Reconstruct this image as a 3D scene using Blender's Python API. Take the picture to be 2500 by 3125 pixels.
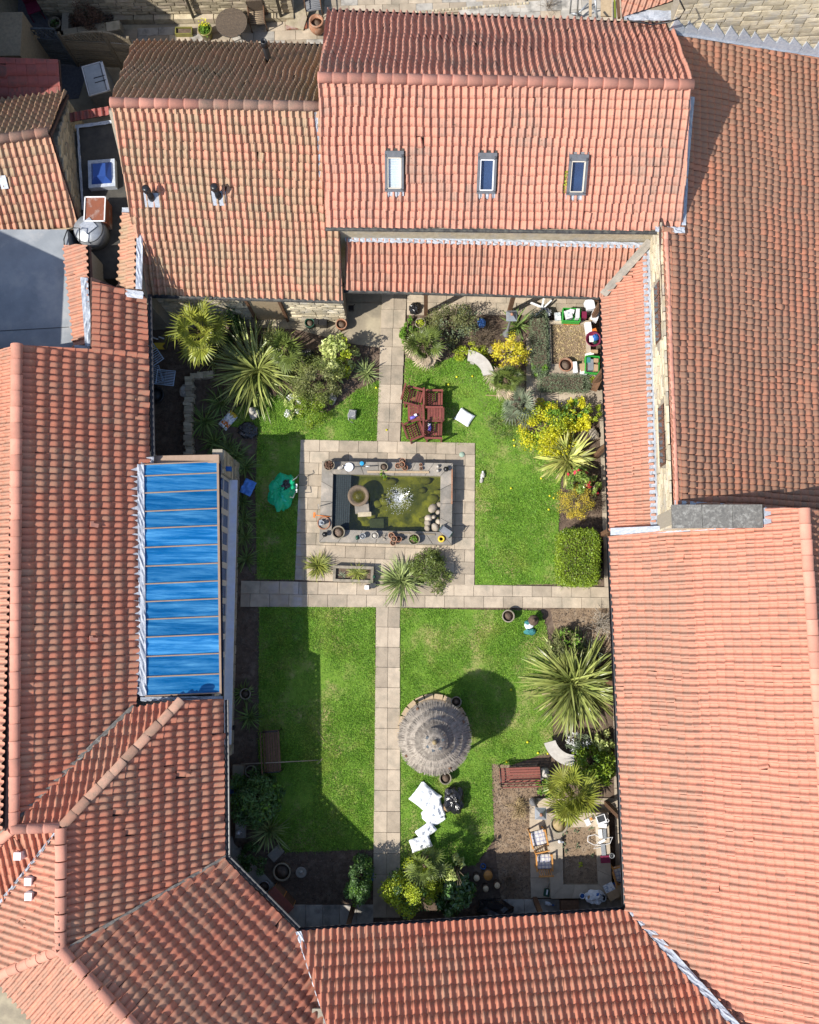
import bpy, bmesh, math, random
import numpy as np
from mathutils import Vector, Matrix, noise
random.seed(7); np.random.seed(7)
for o in list(bpy.data.objects): bpy.data.objects.remove(o)
SC = bpy.context.scene; COL = SC.collection
V = Vector; PI = math.pi; R = math.radians
# ---------------------------------------------------------------- camera
FPX, CAMH = 2750.0, 27.0            # focal length in photo pixels, height of the drone
nd = V(((1300-1250)/FPX, -(1900-1562.5)/FPX, -1)).normalized()
zc = -nd; xc = (V((1,0,0)) - zc*zc.x).normalized(); yc = zc.cross(xc)
ROT = Matrix((xc, yc, zc))
cam = bpy.data.cameras.new('camera'); co = bpy.data.objects.new('camera', cam); COL.objects.link(co)
co.matrix_world = Matrix.Translation((0,0,CAMH)) @ ROT.to_4x4()
cam.sensor_fit = 'HORIZONTAL'; cam.sensor_width = 36; cam.lens = 36*FPX/2500; cam.clip_end = 600
SC.camera = co
# ---------------------------------------------------------------- light
SAZ, SEL = 28.0, 47.5               # light travels towards east 28 deg north
world = bpy.data.worlds.new('World'); SC.world = world; world.use_nodes = True
wn = world.node_tree; bg = wn.nodes['Background']
sky = wn.nodes.new('ShaderNodeTexSky'); sky.sky_type = 'NISHITA'; sky.sun_disc = False
sky.sun_elevation = R(SEL); sky.sun_rotation = math.atan2(-math.cos(R(SAZ)), -math.sin(R(SAZ)))
wn.links.new(sky.outputs[0], bg.inputs[0]); bg.inputs[1].default_value = 0.14
sl = bpy.data.lights.new('sun', 'SUN'); sl.energy = 4.6; sl.angle = R(0.5); sl.color = (1, .95, .87)
so = bpy.data.objects.new('sun', sl); COL.objects.link(so)
so.rotation_euler = V((math.cos(R(SEL))*math.cos(R(SAZ)), math.cos(R(SEL))*math.sin(R(SAZ)), -math.sin(R(SEL)))).to_track_quat('-Z','Y').to_euler()
SC.view_settings.view_transform = 'Standard'; SC.view_settings.look = 'None'
SC.view_settings.exposure = 0.47; SC.view_settings.gamma = 1

# ---------------------------------------------------------------- helpers
def ray(px, py): return ROT @ V(((px-1250)/FPX, -(py-1562.5)/FPX, -1))
def at(px, py, z=0.0):
    d = ray(px, py); t = (z-CAMH)/d.z
    return V((d.x*t, d.y*t, z))
def lerp(a, b, t): return a+(b-a)*t
def put(o, parent=None, w=True):
    COL.objects.link(o)
    if parent:
        o.parent = parent
        if w and parent.parent is None and parent.type == 'EMPTY': o.matrix_parent_inverse = Matrix.Translation(-parent.location)
    return o
def tag(o, label, cat, group=None):
    o['label'] = label; o['category'] = cat
    if group: o['group'] = group
    return o
def thing(name, label, cat, loc=(0,0,0), rz=0, group=None, kind=None):
    o = bpy.data.objects.new(name, None); o.empty_display_size = .1; COL.objects.link(o)
    o.location = loc; o.rotation_euler = (0,0,rz)
    if kind: o['kind'] = kind
    else: tag(o, label, cat, group)
    if kind and label: o['label'] = label
    return o
class MB:
    """collects shapes in one mesh"""
    def __init__(s): s.v = []; s.f = []; s.sm = []
    def add(s, vs, fs, smooth=False):
        b = len(s.v); s.v += [tuple(v) for v in vs]; s.f += [tuple(b+i for i in f) for f in fs]; s.sm += [smooth]*len(fs); return s
    def box(s, c, d, rz=0, M=None, taper=1.0):
        hx, hy, hz = d[0]/2, d[1]/2, d[2]/2; c = V(c)
        vs = [V((x*hx*(taper if z > 0 else 1), y*hy*(taper if z > 0 else 1), z*hz)) for z in (-1,1) for x, y in ((-1,-1),(1,-1),(1,1),(-1,1))]
        m = M or Matrix.Rotation(rz, 3, 'Z')
        return s.add([m@v+c for v in vs], [(3,2,1,0),(4,5,6,7),(0,1,5,4),(1,2,6,5),(2,3,7,6),(3,0,4,7)])
    def lathe(s, c, prof, n=16, sx=1, sy=1, M=None, smooth=True):
        c = V(c); vs = []; fs = []
        for r, z in prof:
            for k in range(n):
                a = 2*PI*k/n; v = V((r*math.cos(a)*sx, r*math.sin(a)*sy, z)); vs.append((M@v if M else v)+c)
        for i in range(len(prof)-1):
            for k in range(n):
                k2 = (k+1)%n; fs.append((i*n+k, i*n+k2, (i+1)*n+k2, (i+1)*n+k))
        if prof[0][0] > 1e-4: fs.append(tuple(range(n-1,-1,-1)))
        if prof[-1][0] > 1e-4: fs.append(tuple((len(prof)-1)*n+k for k in range(n)))
        return s.add(vs, fs, smooth)
    def tube(s, pts, r, n=6, r2=None, smooth=True):
        pts = [V(p) for p in pts]; m = len(pts); vs = []; fs = []
        for i, p in enumerate(pts):
            t = (pts[min(i+1,m-1)]-pts[max(i-1,0)]).normalized()
            a = t.cross(V((0,0,1))) if abs(t.z) < .95 else t.cross(V((1,0,0)))
            a.normalize(); b = t.cross(a); rr = r if r2 is None else lerp(r, r2, i/max(1,m-1))
            for k in range(n):
                an = 2*PI*k/n; vs.append(p+(a*math.cos(an)+b*math.sin(an))*rr)
        for i in range(m-1):
            for k in range(n):
                k2 = (k+1)%n; fs.append((i*n+k, i*n+k2, (i+1)*n+k2, (i+1)*n+k))
        fs += [tuple(range(n-1,-1,-1)), tuple((m-1)*n+k for k in range(n))]
        return s.add(vs, fs, smooth)
    def bar(s, p, q, w, h, up=V((0,0,1))):
        p = V(p); q = V(q); t = q-p; L = t.length; t.normalize()
        a = t.cross(up) if abs(t.dot(up)) < .98 else t.cross(V((1,0,0)))
        a.normalize(); b = a.cross(t)
        M = Matrix((t, a, b)).transposed()
        return s.box((p+q)/2, (L, w, h), M=M)
    def prism(s, poly, z0, z1):
        """poly: list of (x,y); z0/z1 number or list"""
        n = len(poly); Z0 = z0 if isinstance(z0, (list,tuple)) else [z0]*n; Z1 = z1 if isinstance(z1, (list,tuple)) else [z1]*n
        vs = [(p[0],p[1],Z0[i]) for i, p in enumerate(poly)]+[(p[0],p[1],Z1[i]) for i, p in enumerate(poly)]
        return s.add(vs, [tuple(range(n-1,-1,-1)), tuple(range(n,2*n))]+[(i,(i+1)%n,n+(i+1)%n,n+i) for i in range(n)])
    def poly(s, pts): return s.add(pts, [tuple(range(len(pts)))])
    def mesh(s, name, m):
        me = bpy.data.meshes.new(name); me.from_pydata(s.v, [], s.f)
        if any(s.sm): me.polygons.foreach_set('use_smooth', s.sm)
        if m is not None: me.materials.append(m)
        me.update(); return me
    def build(s, name, m, parent=None, w=True):
        return put(bpy.data.objects.new(name, s.mesh(name, m)), parent, w)
def struct(o, kind='structure', label=None):
    o['kind'] = kind
    if label: o['label'] = label
    return o
# ---------------------------------------------------------------- materials
def new_mat(name):
    m = bpy.data.materials.new(name); m.use_nodes = True; nt = m.node_tree
    return m, nt, nt.nodes['Principled BSDF']
def N(nt, t, **k):
    n = nt.nodes.new(t)
    for a, b in k.items():
        if a[0] == '_': n.inputs[a[1:].replace('_',' ')].default_value = b
        else: setattr(n, a, b)
    return n
def math_n(nt, op, a, b=None, clamp=False):
    n = nt.nodes.new('ShaderNodeMath'); n.operation = op; n.use_clamp = clamp
    for i, x in enumerate((a, b)):
        if x is None: continue
        if isinstance(x, (int,float)): n.inputs[i].default_value = x
        else: nt.links.new(x, n.inputs[i])
    return n.outputs[0]
def madd(nt, a, b, c):
    o = math_n(nt, 'MULTIPLY_ADD', a, b); o.node.inputs[2].default_value = c; return o
def mixc(nt, f, a, b, mode='MIX'):
    n = nt.nodes.new('ShaderNodeMix'); n.data_type = 'RGBA'; n.blend_type = mode
    for i, x in ((0,f),(6,a),(7,b)):
        if isinstance(x, (int,float)): n.inputs[i].default_value = x
        elif isinstance(x, (tuple,list)): n.inputs[i].default_value = (*x[:3], 1)
        else: nt.links.new(x, n.inputs[i])
    return n.outputs[2]
def noise_n(nt, scale, detail=4, rough=.55, pos=None, dist=0):
    n = N(nt, 'ShaderNodeTexNoise'); n.inputs['Scale'].default_value = scale; n.inputs['Detail'].default_value = detail
    n.inputs['Roughness'].default_value = rough; n.inputs['Distortion'].default_value = dist
    if pos is None: pos = N(nt, 'ShaderNodeNewGeometry').outputs['Position']
    nt.links.new(pos, n.inputs['Vector']); return n.outputs[0]
def ramp(nt, x, lo, hi):
    n = N(nt, 'ShaderNodeMapRange'); n.inputs[1].default_value = lo; n.inputs[2].default_value = hi; nt.links.new(x, n.inputs[0]); return n.outputs[0]
def rnd_n(nt, mul=1.0):
    a = N(nt, 'ShaderNodeObjectInfo').outputs['Random']; b = N(nt, 'ShaderNodeNewGeometry').outputs['Random Per Island']
    s = math_n(nt, 'ADD', a, b); s = math_n(nt, 'MULTIPLY', s, mul*1.37); return math_n(nt, 'FRACT', s)
def bump(nt, bs, h, strength=.4, dist=.01):
    b = N(nt, 'ShaderNodeBump'); b.inputs['Strength'].default_value = strength; b.inputs['Distance'].default_value = dist
    nt.links.new(h, b.inputs['Height']); nt.links.new(b.outputs[0], bs.inputs['Normal'])
def mat(name, c1, c2=None, scale=6, rough=.8, rnd=0, bmp=0, spec=.3, metal=0, c3=None, s3=2, trans=0, lo=.35, hi=.65):
    m, nt, bs = new_mat(name)
    if c2 is None: c2 = tuple(x*.75 for x in c1)
    n = noise_n(nt, scale, 6, .6)
    c = mixc(nt, ramp(nt, n, lo, hi), c1, c2)
    if c3: c = mixc(nt, ramp(nt, noise_n(nt, s3, 5, .65), .5, .68), c, c3)
    if rnd:
        r = madd(nt, rnd_n(nt), 2*rnd, 1-rnd)
        cc = N(nt, 'ShaderNodeCombineColor'); [nt.links.new(r, cc.inputs[i]) for i in range(3)]
        c = mixc(nt, 1.0, c, cc.outputs[0], 'MULTIPLY')
    nt.links.new(c, bs.inputs['Base Color']); bs.inputs['Roughness'].default_value = rough
    bs.inputs['Specular IOR Level'].default_value = spec; bs.inputs['Metallic'].default_value = metal
    if bmp: bump(nt, bs, noise_n(nt, scale*4, 5, .65), bmp, .02)
    if trans:
        t = N(nt, 'ShaderNodeBsdfTranslucent'); nt.links.new(c, t.inputs[0]); mx = N(nt, 'ShaderNodeMixShader'); mx.inputs[0].default_value = trans
        nt.links.new(bs.outputs[0], mx.inputs[1]); nt.links.new(t.outputs[0], mx.inputs[2]); nt.links.new(mx.outputs[0], nt.nodes['Material Output'].inputs[0])
    return m
def tile_mat(name, fresh, worn, patina, lichen, pat=.5, fresh_frac=.1, edge=.6, lich=.3, soot=.0):
    """fired clay: per-tile firing colour, weathered middle, lichen"""
    m, nt, bs = new_mat(name)
    r = rnd_n(nt); r2 = rnd_n(nt, 7.31)
    c = mixc(nt, ramp(nt, r, 0, 1), worn, fresh)
    n1 = noise_n(nt, .55, 3, .6); n2 = noise_n(nt, 9, 6, .65); n3 = noise_n(nt, 26, 4, .6)
    u = N(nt, 'ShaderNodeAttribute', attribute_name='tu').outputs['Fac']; v = N(nt, 'ShaderNodeAttribute', attribute_name='tv').outputs['Fac']
    mu = math_n(nt, 'MULTIPLY', math_n(nt, 'MULTIPLY', u, math_n(nt, 'SUBTRACT', 1, u)), 4)
    mv = math_n(nt, 'MULTIPLY', math_n(nt, 'MULTIPLY', v, math_n(nt, 'SUBTRACT', 1.05, v)), 4)
    mid = ramp(nt, math_n(nt, 'MULTIPLY', mv, math_n(nt, 'POWER', mu, .5)), .15, .6)
    p = math_n(nt, 'ADD', math_n(nt, 'MULTIPLY', n1, 1.2), math_n(nt, 'MULTIPLY', n2, .6))
    p = ramp(nt, math_n(nt, 'ADD', p, math_n(nt, 'MULTIPLY', r2, .35)), 1.35-pat*.85, 1.6-pat*.55)
    p = math_n(nt, 'MULTIPLY', p, madd(nt, mid, edge, 1-edge))
    c = mixc(nt, p, c, patina)
    if soot:      # dirt line held along the flank of the roll, strongest near the tail of the tile
        k = math_n(nt, 'SUBTRACT', 1, math_n(nt, 'MULTIPLY', math_n(nt, 'ABSOLUTE', math_n(nt, 'SUBTRACT', u, .5)), 6.5), True)
        k = math_n(nt, 'MULTIPLY', k, math_n(nt, 'MULTIPLY', madd(nt, v, -.75, 1), ramp(nt, math_n(nt, 'ADD', math_n(nt, 'MULTIPLY', r2, .5), n2), .5, .95)))
        c = mixc(nt, math_n(nt, 'MULTIPLY', k, soot, True), c, tuple(x*.55 for x in patina))
    l = math_n(nt, 'MULTIPLY', ramp(nt, math_n(nt, 'ADD', n3, math_n(nt, 'MULTIPLY', n2, .5)), .88, .98), lich)
    c = mixc(nt, l, c, lichen)
    fr = math_n(nt, 'GREATER_THAN', r2, 1-fresh_frac)
    c = mixc(nt, math_n(nt, 'MULTIPLY', fr, .85), c, fresh)
    nt.links.new(c, bs.inputs['Base Color']); bs.inputs['Roughness'].default_value = .8; bs.inputs['Specular IOR Level'].default_value = .25
    bump(nt, bs, n3, .25, .01)
    return m
TM = dict(
 new=tile_mat('clay_new', (.575,.25,.168), (.525,.23,.158), (.395,.225,.16), (.1,.07,.03), .78, .06, .6, .4, 1.2),
 fresh=tile_mat('clay_fresh', (.575,.255,.175), (.53,.235,.163), (.43,.235,.17), (.1,.07,.03), .38, .1, .6, .4, 1.1),
 top=tile_mat('clay_top', (.57,.26,.182), (.525,.24,.172), (.36,.225,.17), (.07,.05,.02), .38, .05, .5, .9, .5),
 old=tile_mat('clay_old', (.55,.25,.17), (.45,.265,.17), (.365,.26,.17), (.24,.19,.08), .58, .07, .3, .8, .45),
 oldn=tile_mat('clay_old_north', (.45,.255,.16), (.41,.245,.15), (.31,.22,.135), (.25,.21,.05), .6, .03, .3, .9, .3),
 west=tile_mat('clay_west', (.53,.195,.12), (.48,.185,.118), (.43,.23,.15), (.15,.11,.06), .5, .04, .5, .5, .2),
 brown=tile_mat('clay_brown', (.51,.205,.12), (.46,.195,.12), (.345,.192,.125), (.22,.18,.07), .8, .01, .8, .45, .3),
 shed=tile_mat('clay_shed', (.36,.10,.08), (.3,.09,.08), (.16,.08,.07), (.1,.08,.05), .6, .0, .8, .1))
M = dict(
 new=tile_mat('clay_new', (.575,.25,.16), (.525,.23,.15), (.395,.225,.155), (.1,.07,.03), .78, .06, .6, .35, 1.2),
 fresh=tile_mat('clay_fresh', (.575,.255,.165), (.53,.235,.155), (.43,.235,.165), (.1,.07,.03), .36, .1, .6, .35, 1.1),
 top=tile_mat('clay_top', (.57,.26,.175), (.525,.24,.165), (.36,.225,.165), (.07,.05,.02), .36, .05, .5, .9, .5),
 old=tile_mat('clay_old', (.55,.25,.17), (.45,.265,.17), (.365,.26,.17), (.24,.19,.08), .58, .07, .3, .8, .45),
 oldn=tile_mat('clay_old_north', (.42,.25,.15), (.38,.24,.14), (.29,.22,.13), (.25,.21,.05), .65, .03, .3, 1.0, .3),
 west=tile_mat('clay_west', (.55,.21,.125), (.50,.20,.125), (.46,.25,.16), (.15,.11,.06), .5, .04, .5, .5, .2),
 brown=tile_mat('clay_brown', (.50,.205,.12), (.45,.195,.12), (.32,.195,.13), (.22,.18,.07), .82, .01, .8, .45, .3),
 shed=tile_mat('clay_shed', (.36,.10,.08), (.3,.09,.08), (.16,.08,.07), (.1,.08,.05), .6, .0, .8, .1))
M = dict(
 new=tile_mat('clay_new', (.58,.25,.175), (.53,.23,.165), (.395,.225,.17), (.1,.07,.03), .8, .06, .6, .35, 1.2),
 fresh=tile_mat('clay_fresh', (.585,.26,.18), (.54,.24,.17), (.43,.23,.165), (.1,.07,.03), .34, .1, .6, .3, 1.1),
 top=tile_mat('clay_top', (.58,.265,.19), (.535,.245,.18), (.36,.225,.18), (.07,.05,.02), .36, .05, .5, .7, .5),
 old=tile_mat('clay_old', (.57,.25,.17), (.465,.27,.17), (.375,.265,.17), (.24,.19,.08), .58, .07, .3, .7, .45),
 west=tile_mat('clay_west', (.55,.205,.135), (.50,.195,.135), (.46,.245,.17), (.15,.11,.06), .5, .04, .5, .3, .2),
 brown=tile_mat('clay_brown', (.52,.205,.13), (.47,.195,.13), (.32,.19,.135), (.22,.18,.07), .8, .01, .8, .35, .3),
 shed=tile_mat('clay_shed', (.36,.10,.08), (.3,.09,.08), (.16,.08,.07), (.1,.08,.05), .6, .0, .8, .1))
M = dict(
 new=tile_mat('clay_new', (.58,.255,.18), (.53,.235,.165), (.38,.22,.165), (.1,.07,.03), .6, .08, .6, .3, 1.1),
 fresh=tile_mat('clay_fresh', (.585,.265,.185), (.54,.245,.175), (.42,.235,.175), (.1,.07,.03), .3, .1, .6, .2, 1.0),
 top=tile_mat('clay_top', (.57,.265,.19), (.53,.245,.175), (.36,.22,.175), (.07,.05,.02), .24, .05, .5, .6, .5),
 old=tile_mat('clay_old', (.56,.25,.175), (.46,.255,.17), (.36,.25,.17), (.24,.19,.08), .58, .07, .3, .7, .45),
 west=tile_mat('clay_west', (.56,.225,.15), (.51,.215,.145), (.45,.25,.175), (.15,.11,.06), .5, .04, .5, .25, .2),
 brown=tile_mat('clay_brown', (.50,.21,.135), (.46,.20,.13), (.30,.19,.14), (.22,.18,.07), .82, .01, .8, .35, .3),
 shed=tile_mat('clay_shed', (.4,.10,.07), (.33,.09,.07), (.16,.08,.07), (.1,.08,.05), .6, .0, .8, .1))
M = dict(
 new=tile_mat('clay_new', (.60,.275,.195), (.55,.25,.18), (.36,.215,.165), (.1,.07,.03), .68, .08, .65, .3, 1.3),
 fresh=tile_mat('clay_fresh', (.62,.29,.205), (.57,.265,.19), (.42,.24,.18), (.1,.07,.03), .3, .1, .6, .2, 1.2),
 top=tile_mat('clay_top', (.60,.285,.205), (.55,.26,.19), (.32,.22,.18), (.07,.05,.02), .24, .05, .5, .6, .5),
 old=tile_mat('clay_old', (.58,.27,.18), (.48,.29,.175), (.37,.275,.175), (.26,.22,.08), .6, .05, .3, .6, .5),
 west=tile_mat('clay_west', (.52,.225,.155), (.47,.215,.15), (.41,.25,.175), (.12,.09,.05), .6, .04, .5, .25, .3),
 brown=tile_mat('clay_brown', (.42,.185,.12), (.36,.175,.12), (.255,.165,.125), (.2,.17,.06), .75, .015, .85, .35, .4),
 shed=tile_mat('clay_shed', (.4,.10,.07), (.33,.09,.07), (.13,.07,.06), (.1,.08,.05), .6, .0, .8, .1))
M = dict(
 new=tile_mat('clay_new', (.60,.275,.195), (.55,.25,.18), (.33,.20,.155), (.1,.07,.03), .5, .1, .7, .3),
 fresh=tile_mat('clay_fresh', (.64,.30,.21), (.59,.275,.195), (.42,.24,.18), (.1,.07,.03), .2, .1, .6, .2),
 top=tile_mat('clay_top', (.62,.30,.215), (.57,.275,.20), (.32,.22,.18), (.07,.05,.02), .22, .05, .5, .5),
 old=tile_mat('clay_old', (.58,.27,.18), (.47,.28,.165), (.31,.245,.155), (.26,.22,.08), .6, .07, .3, .6),
 west=tile_mat('clay_west', (.52,.225,.155), (.47,.215,.15), (.40,.25,.175), (.12,.09,.05), .6, .05, .5, .25),
 brown=tile_mat('clay_brown', (.46,.195,.125), (.37,.18,.125), (.25,.165,.125), (.2,.17,.06), .75, .02, .85, .35),
 shed=tile_mat('clay_shed', (.4,.10,.07), (.33,.09,.07), (.13,.07,.06), (.1,.08,.05), .6, .0, .8, .1))
M = dict(
 new=tile_mat('clay_new', (.58,.205,.125), (.52,.19,.12), (.27,.15,.11), (.1,.07,.03), .40, .1, .55, .3),
 top=tile_mat('clay_top', (.60,.235,.155), (.53,.205,.14), (.25,.15,.12), (.08,.05,.02), .28, .05, .4, .5),
 old=tile_mat('clay_old', (.54,.205,.125), (.42,.21,.11), (.26,.19,.11), (.22,.18,.06), .62, .07, .3, .7),
 west=tile_mat('clay_west', (.48,.165,.1), (.43,.16,.1), (.33,.18,.115), (.12,.09,.05), .55, .05, .5, .25),
 brown=tile_mat('clay_brown', (.45,.16,.09), (.34,.14,.085), (.2,.122,.085), (.2,.17,.06), .72, .02, .8, .4),
 shed=tile_mat('clay_shed', (.4,.09,.06), (.33,.08,.06), (.13,.06,.05), (.1,.08,.05), .6, .0, .8, .1))
M = dict(
 ridge=mat('ridge_clay', (.58,.26,.185), (.50,.23,.165), 5, .8, .16, .2, c3=(.44,.22,.16), s3=3),
 ridge_old=mat('ridge_clay_old', (.35,.20,.145), (.25,.165,.12), 7, .85, .25, .3, c3=(.44,.22,.15), s3=2),
 deck=mat('roof_felt', (.10,.06,.05)), lead=mat('lead', (.36,.40,.47), (.52,.55,.58), 14, .5, .05, .35, .5),
 lead_w=mat('lead_pale', (.40,.42,.46), (.28,.31,.36), 18, .55, .08, .4, .4),
 gutter=mat('black_gutter', (.012,.013,.017), (.03,.03,.035), 20, .4, 0, 0, .5),
 gutter_dirty=mat('gutter_dirty', (.11,.11,.10), (.035,.035,.04), 9, .6, 0, .1),
 stone=mat('sandstone', (.50,.43,.30), (.33,.28,.19), 7, .9, .28, .5, c3=(.45,.37,.28), s3=3),
 stone_y=mat('sandstone_yellow', (.62,.54,.39), (.47,.40,.27), 7, .9, .25, .5, c3=(.45,.42,.36), s3=2.4),
 mortar=mat('mortar', (.36,.32,.25), (.27,.24,.19), 20, .95, 0, .3),
 slab=mat('paving', (.44,.365,.275), (.345,.285,.215), 3.5, .85, .19, .4, c3=(.27,.235,.18), s3=1.3),
 slab_g=mat('paving_grey', (.44,.41,.36), (.34,.315,.28), 4, .85, .14, .35, c3=(.2,.19,.17), s3=2),
 coping=mat('pond_coping', (.27,.245,.21), (.19,.175,.15), 6, .9, .12, .5, c3=(.38,.33,.27), s3=3),
 joint=mat('joint_mortar', (.42,.37,.30), (.28,.25,.20), 9, .95, 0, .2),
 dark_slab=mat('dark_slab', (.12,.115,.105), (.19,.18,.16), 16, .9, .12, .5, c3=(.3,.29,.26), s3=9),
 concrete=mat('concrete', (.33,.28,.20), (.22,.19,.14), 1.6, .9, 0, .35, c3=(.42,.36,.25), s3=.9),
 asphalt=mat('asphalt', (.13,.13,.14), (.09,.09,.10), 12, .95, 0, .3),
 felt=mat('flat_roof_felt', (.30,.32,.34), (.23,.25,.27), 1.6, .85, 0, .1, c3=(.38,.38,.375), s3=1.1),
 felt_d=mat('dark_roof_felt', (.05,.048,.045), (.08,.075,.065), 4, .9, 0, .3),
 soil=mat('soil', (.15,.105,.075), (.085,.06,.045), 9, .95, 0, .8, c3=(.2,.15,.11), s3=3),
 soil_l=mat('dry_soil', (.28,.20,.13), (.18,.127,.082), 9, .95, 0, .8, c3=(.31,.24,.17), s3=4),
 clod=mat('soil_clod', (.2,.15,.11), (.1,.07,.055), 30, .95, .5, 0),
 turf=mat('turf', (.15,.255,.03), (.105,.20,.022), 5, .95, 0, .5, c3=(.33,.28,.12), s3=.9),
 wood=mat('brown_wood', (.17,.09,.05), (.11,.06,.035), 14, .7, .2, .2), 
 red_wood=mat('red_stained_wood', (.21,.06,.045), (.15,.042,.035), 14, .55, .18, .2),
 bench_wood=mat('bench_slats', (.27,.085,.06), (.2,.07,.055), 16, .6, .2, .2),
 pine=mat('varnished_pine', (.55,.27,.07), (.42,.19,.05), 16, .45, .15, .1),
 board=mat('pale_timber', (.50,.38,.24), (.40,.30,.19), 12, .7, .15, .1),
 grey_wood=mat('grey_fence_wood', (.27,.22,.15), (.20,.165,.115), 12, .85, .2, .3),
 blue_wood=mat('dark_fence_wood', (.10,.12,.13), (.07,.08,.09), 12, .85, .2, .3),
 white=mat('white_plastic', (.80,.80,.80), (.72,.72,.73), 8, .45, .03), cream=mat('cream_frame', (.62,.56,.46), (.56,.50,.41), 8, .5, .03),
 tan=mat('tan_metal', (.40,.28,.20), (.35,.245,.17), 6, .5, 0, .05),
 frame=mat('window_frame_grey', (.13,.135,.15), (.10,.105,.115), 10, .5), grey=mat('grey_metal', (.22,.225,.235), (.16,.165,.175), 10, .5, .05, .1, .5), dgrey=mat('dark_grey_plastic', (.05,.055,.06), (.035,.037,.04), 10, .5, .05),
 black=mat('black_plastic', (.012,.012,.014), (.02,.02,.022), 12, .35, .1, 0, .5), galv=mat('galvanised', (.42,.44,.46), (.33,.35,.37), 8, .4, .08, .1, .5, .5),
 bag=mat('bin_bag', (.014,.014,.016), (.02,.02,.022), 8, .22, 0, .3, .6), terr=mat('terracotta', (.40,.19,.11), (.30,.15,.09), 9, .85, .2, .3, c3=(.42,.30,.22), s3=6),
 glaze=mat('olive_glaze', (.23,.21,.05), (.15,.15,.05), 4, .3, 0, 0, .5), pot_g=mat('stone_pot', (.30,.26,.20), (.20,.17,.13), 8, .9, .15, .4, c3=(.14,.15,.09), s3=4),
 statue=mat('pale_stone', (.48,.44,.38), (.33,.31,.28), 10, .9, .1, .4), cbench=mat('cast_stone', (.52,.49,.44), (.43,.40,.36), 7, .85, 0, .2),
 green=mat('green_plastic', (.05,.42,.06), (.04,.34,.05), 6, .4, .05), greenbag=mat('green_tarp', (.02,.66,.31), (.01,.54,.24), 3, .35, 0, .25, .5, trans=.35),
 dgreen=mat('dark_green_plastic', (.02,.08,.05), (.015,.06,.04), 8, .4), teal=mat('teal_cloth', (.06,.24,.24), (.04,.17,.18), 20, .8, 0, .5),
 blue=mat('blue_plastic', (.03,.13,.42), (.02,.10,.33), 8, .5), bluesheet=mat('blue_sheet', (.12,.30,.75), (.09,.24,.64), 8, .6, 0, .1), cyan=mat('blue_lid', (.03,.33,.6), (.03,.28,.52), 8, .4),
 cloth=mat('white_cloth', (.78,.80,.82), (.70,.73,.77), 5, .8, 0, .15), yellow=mat('yellow_plastic', (.72,.50,.05), (.62,.42,.04), 8, .5), orange=mat('orange_plastic', (.70,.20,.04), (.6,.17,.03), 8, .5),
 wicker=mat('wicker', (.16,.12,.085), (.08,.062,.048), 40, .75, .1, .6), rust=mat('rust_panel', (.25,.085,.045), (.20,.07,.04), 3, .5, 0, .1, c3=(.45,.4,.36), s3=1.5),
 redp=mat('maroon_cover', (.20,.02,.06), (.16,.02,.05), 8, .5), purple=mat('purple_wrap', (.10,.03,.35), (.2,.2,.6), 30, .4), card=mat('cardboard', (.40,.27,.16), (.34,.23,.13), 8, .85, .1),
 paper=mat('printed_paper', (.75,.74,.72), (.30,.36,.45), 16, .7, .1, lo=.5, hi=.6), rock=mat('boulder', (.40,.34,.26), (.26,.22,.17), 6, .9, .25, .5, c3=(.5,.44,.36), s3=3),
 navy=mat('navy_blind', (.035,.065,.15), (.03,.05,.12), 2, .6), wetrock=mat('wet_rock', (.16,.14,.035), (.09,.085,.025), 5, .7, .3, .4), log=mat('cut_log', (.62,.50,.33), (.54,.42,.26), 18, .8, .08), bark=mat('bark', (.12,.085,.06), (.08,.055,.04), 16, .95, .1, .6),
 twig=mat('twigs', (.26,.20,.14), (.17,.13,.09), 12, .9, .25), twig_w=mat('bleached_twigs', (.50,.44,.36), (.40,.35,.28), 12, .9, .2), straw=mat('straw', (.48,.37,.20), (.36,.27,.14), 8, .9, .35),
 skirt=mat('dead_frond', (.50,.41,.29), (.36,.28,.19), 8, .9, .3), trunk=mat('palm_trunk', (.16,.11,.07), (.10,.07,.045), 20, .95, .1, .8), rope=mat('rope', (.40,.33,.24)), coil=mat('grey_hose', (.45,.44,.42)),
)
def leafm(name, c1, c2, rnd=.35, rough=.45, tr=.3, spec=.4): return mat(name, c1, c2, 3, rough, rnd, 0, spec, trans=tr)
M['rackwire'] = mat('shade_tinted_wire', (.55,.68,.85), (.5,.63,.8), 8, .5)  # white rack wire with the blue cast of the eaves shade put into its colour
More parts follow.
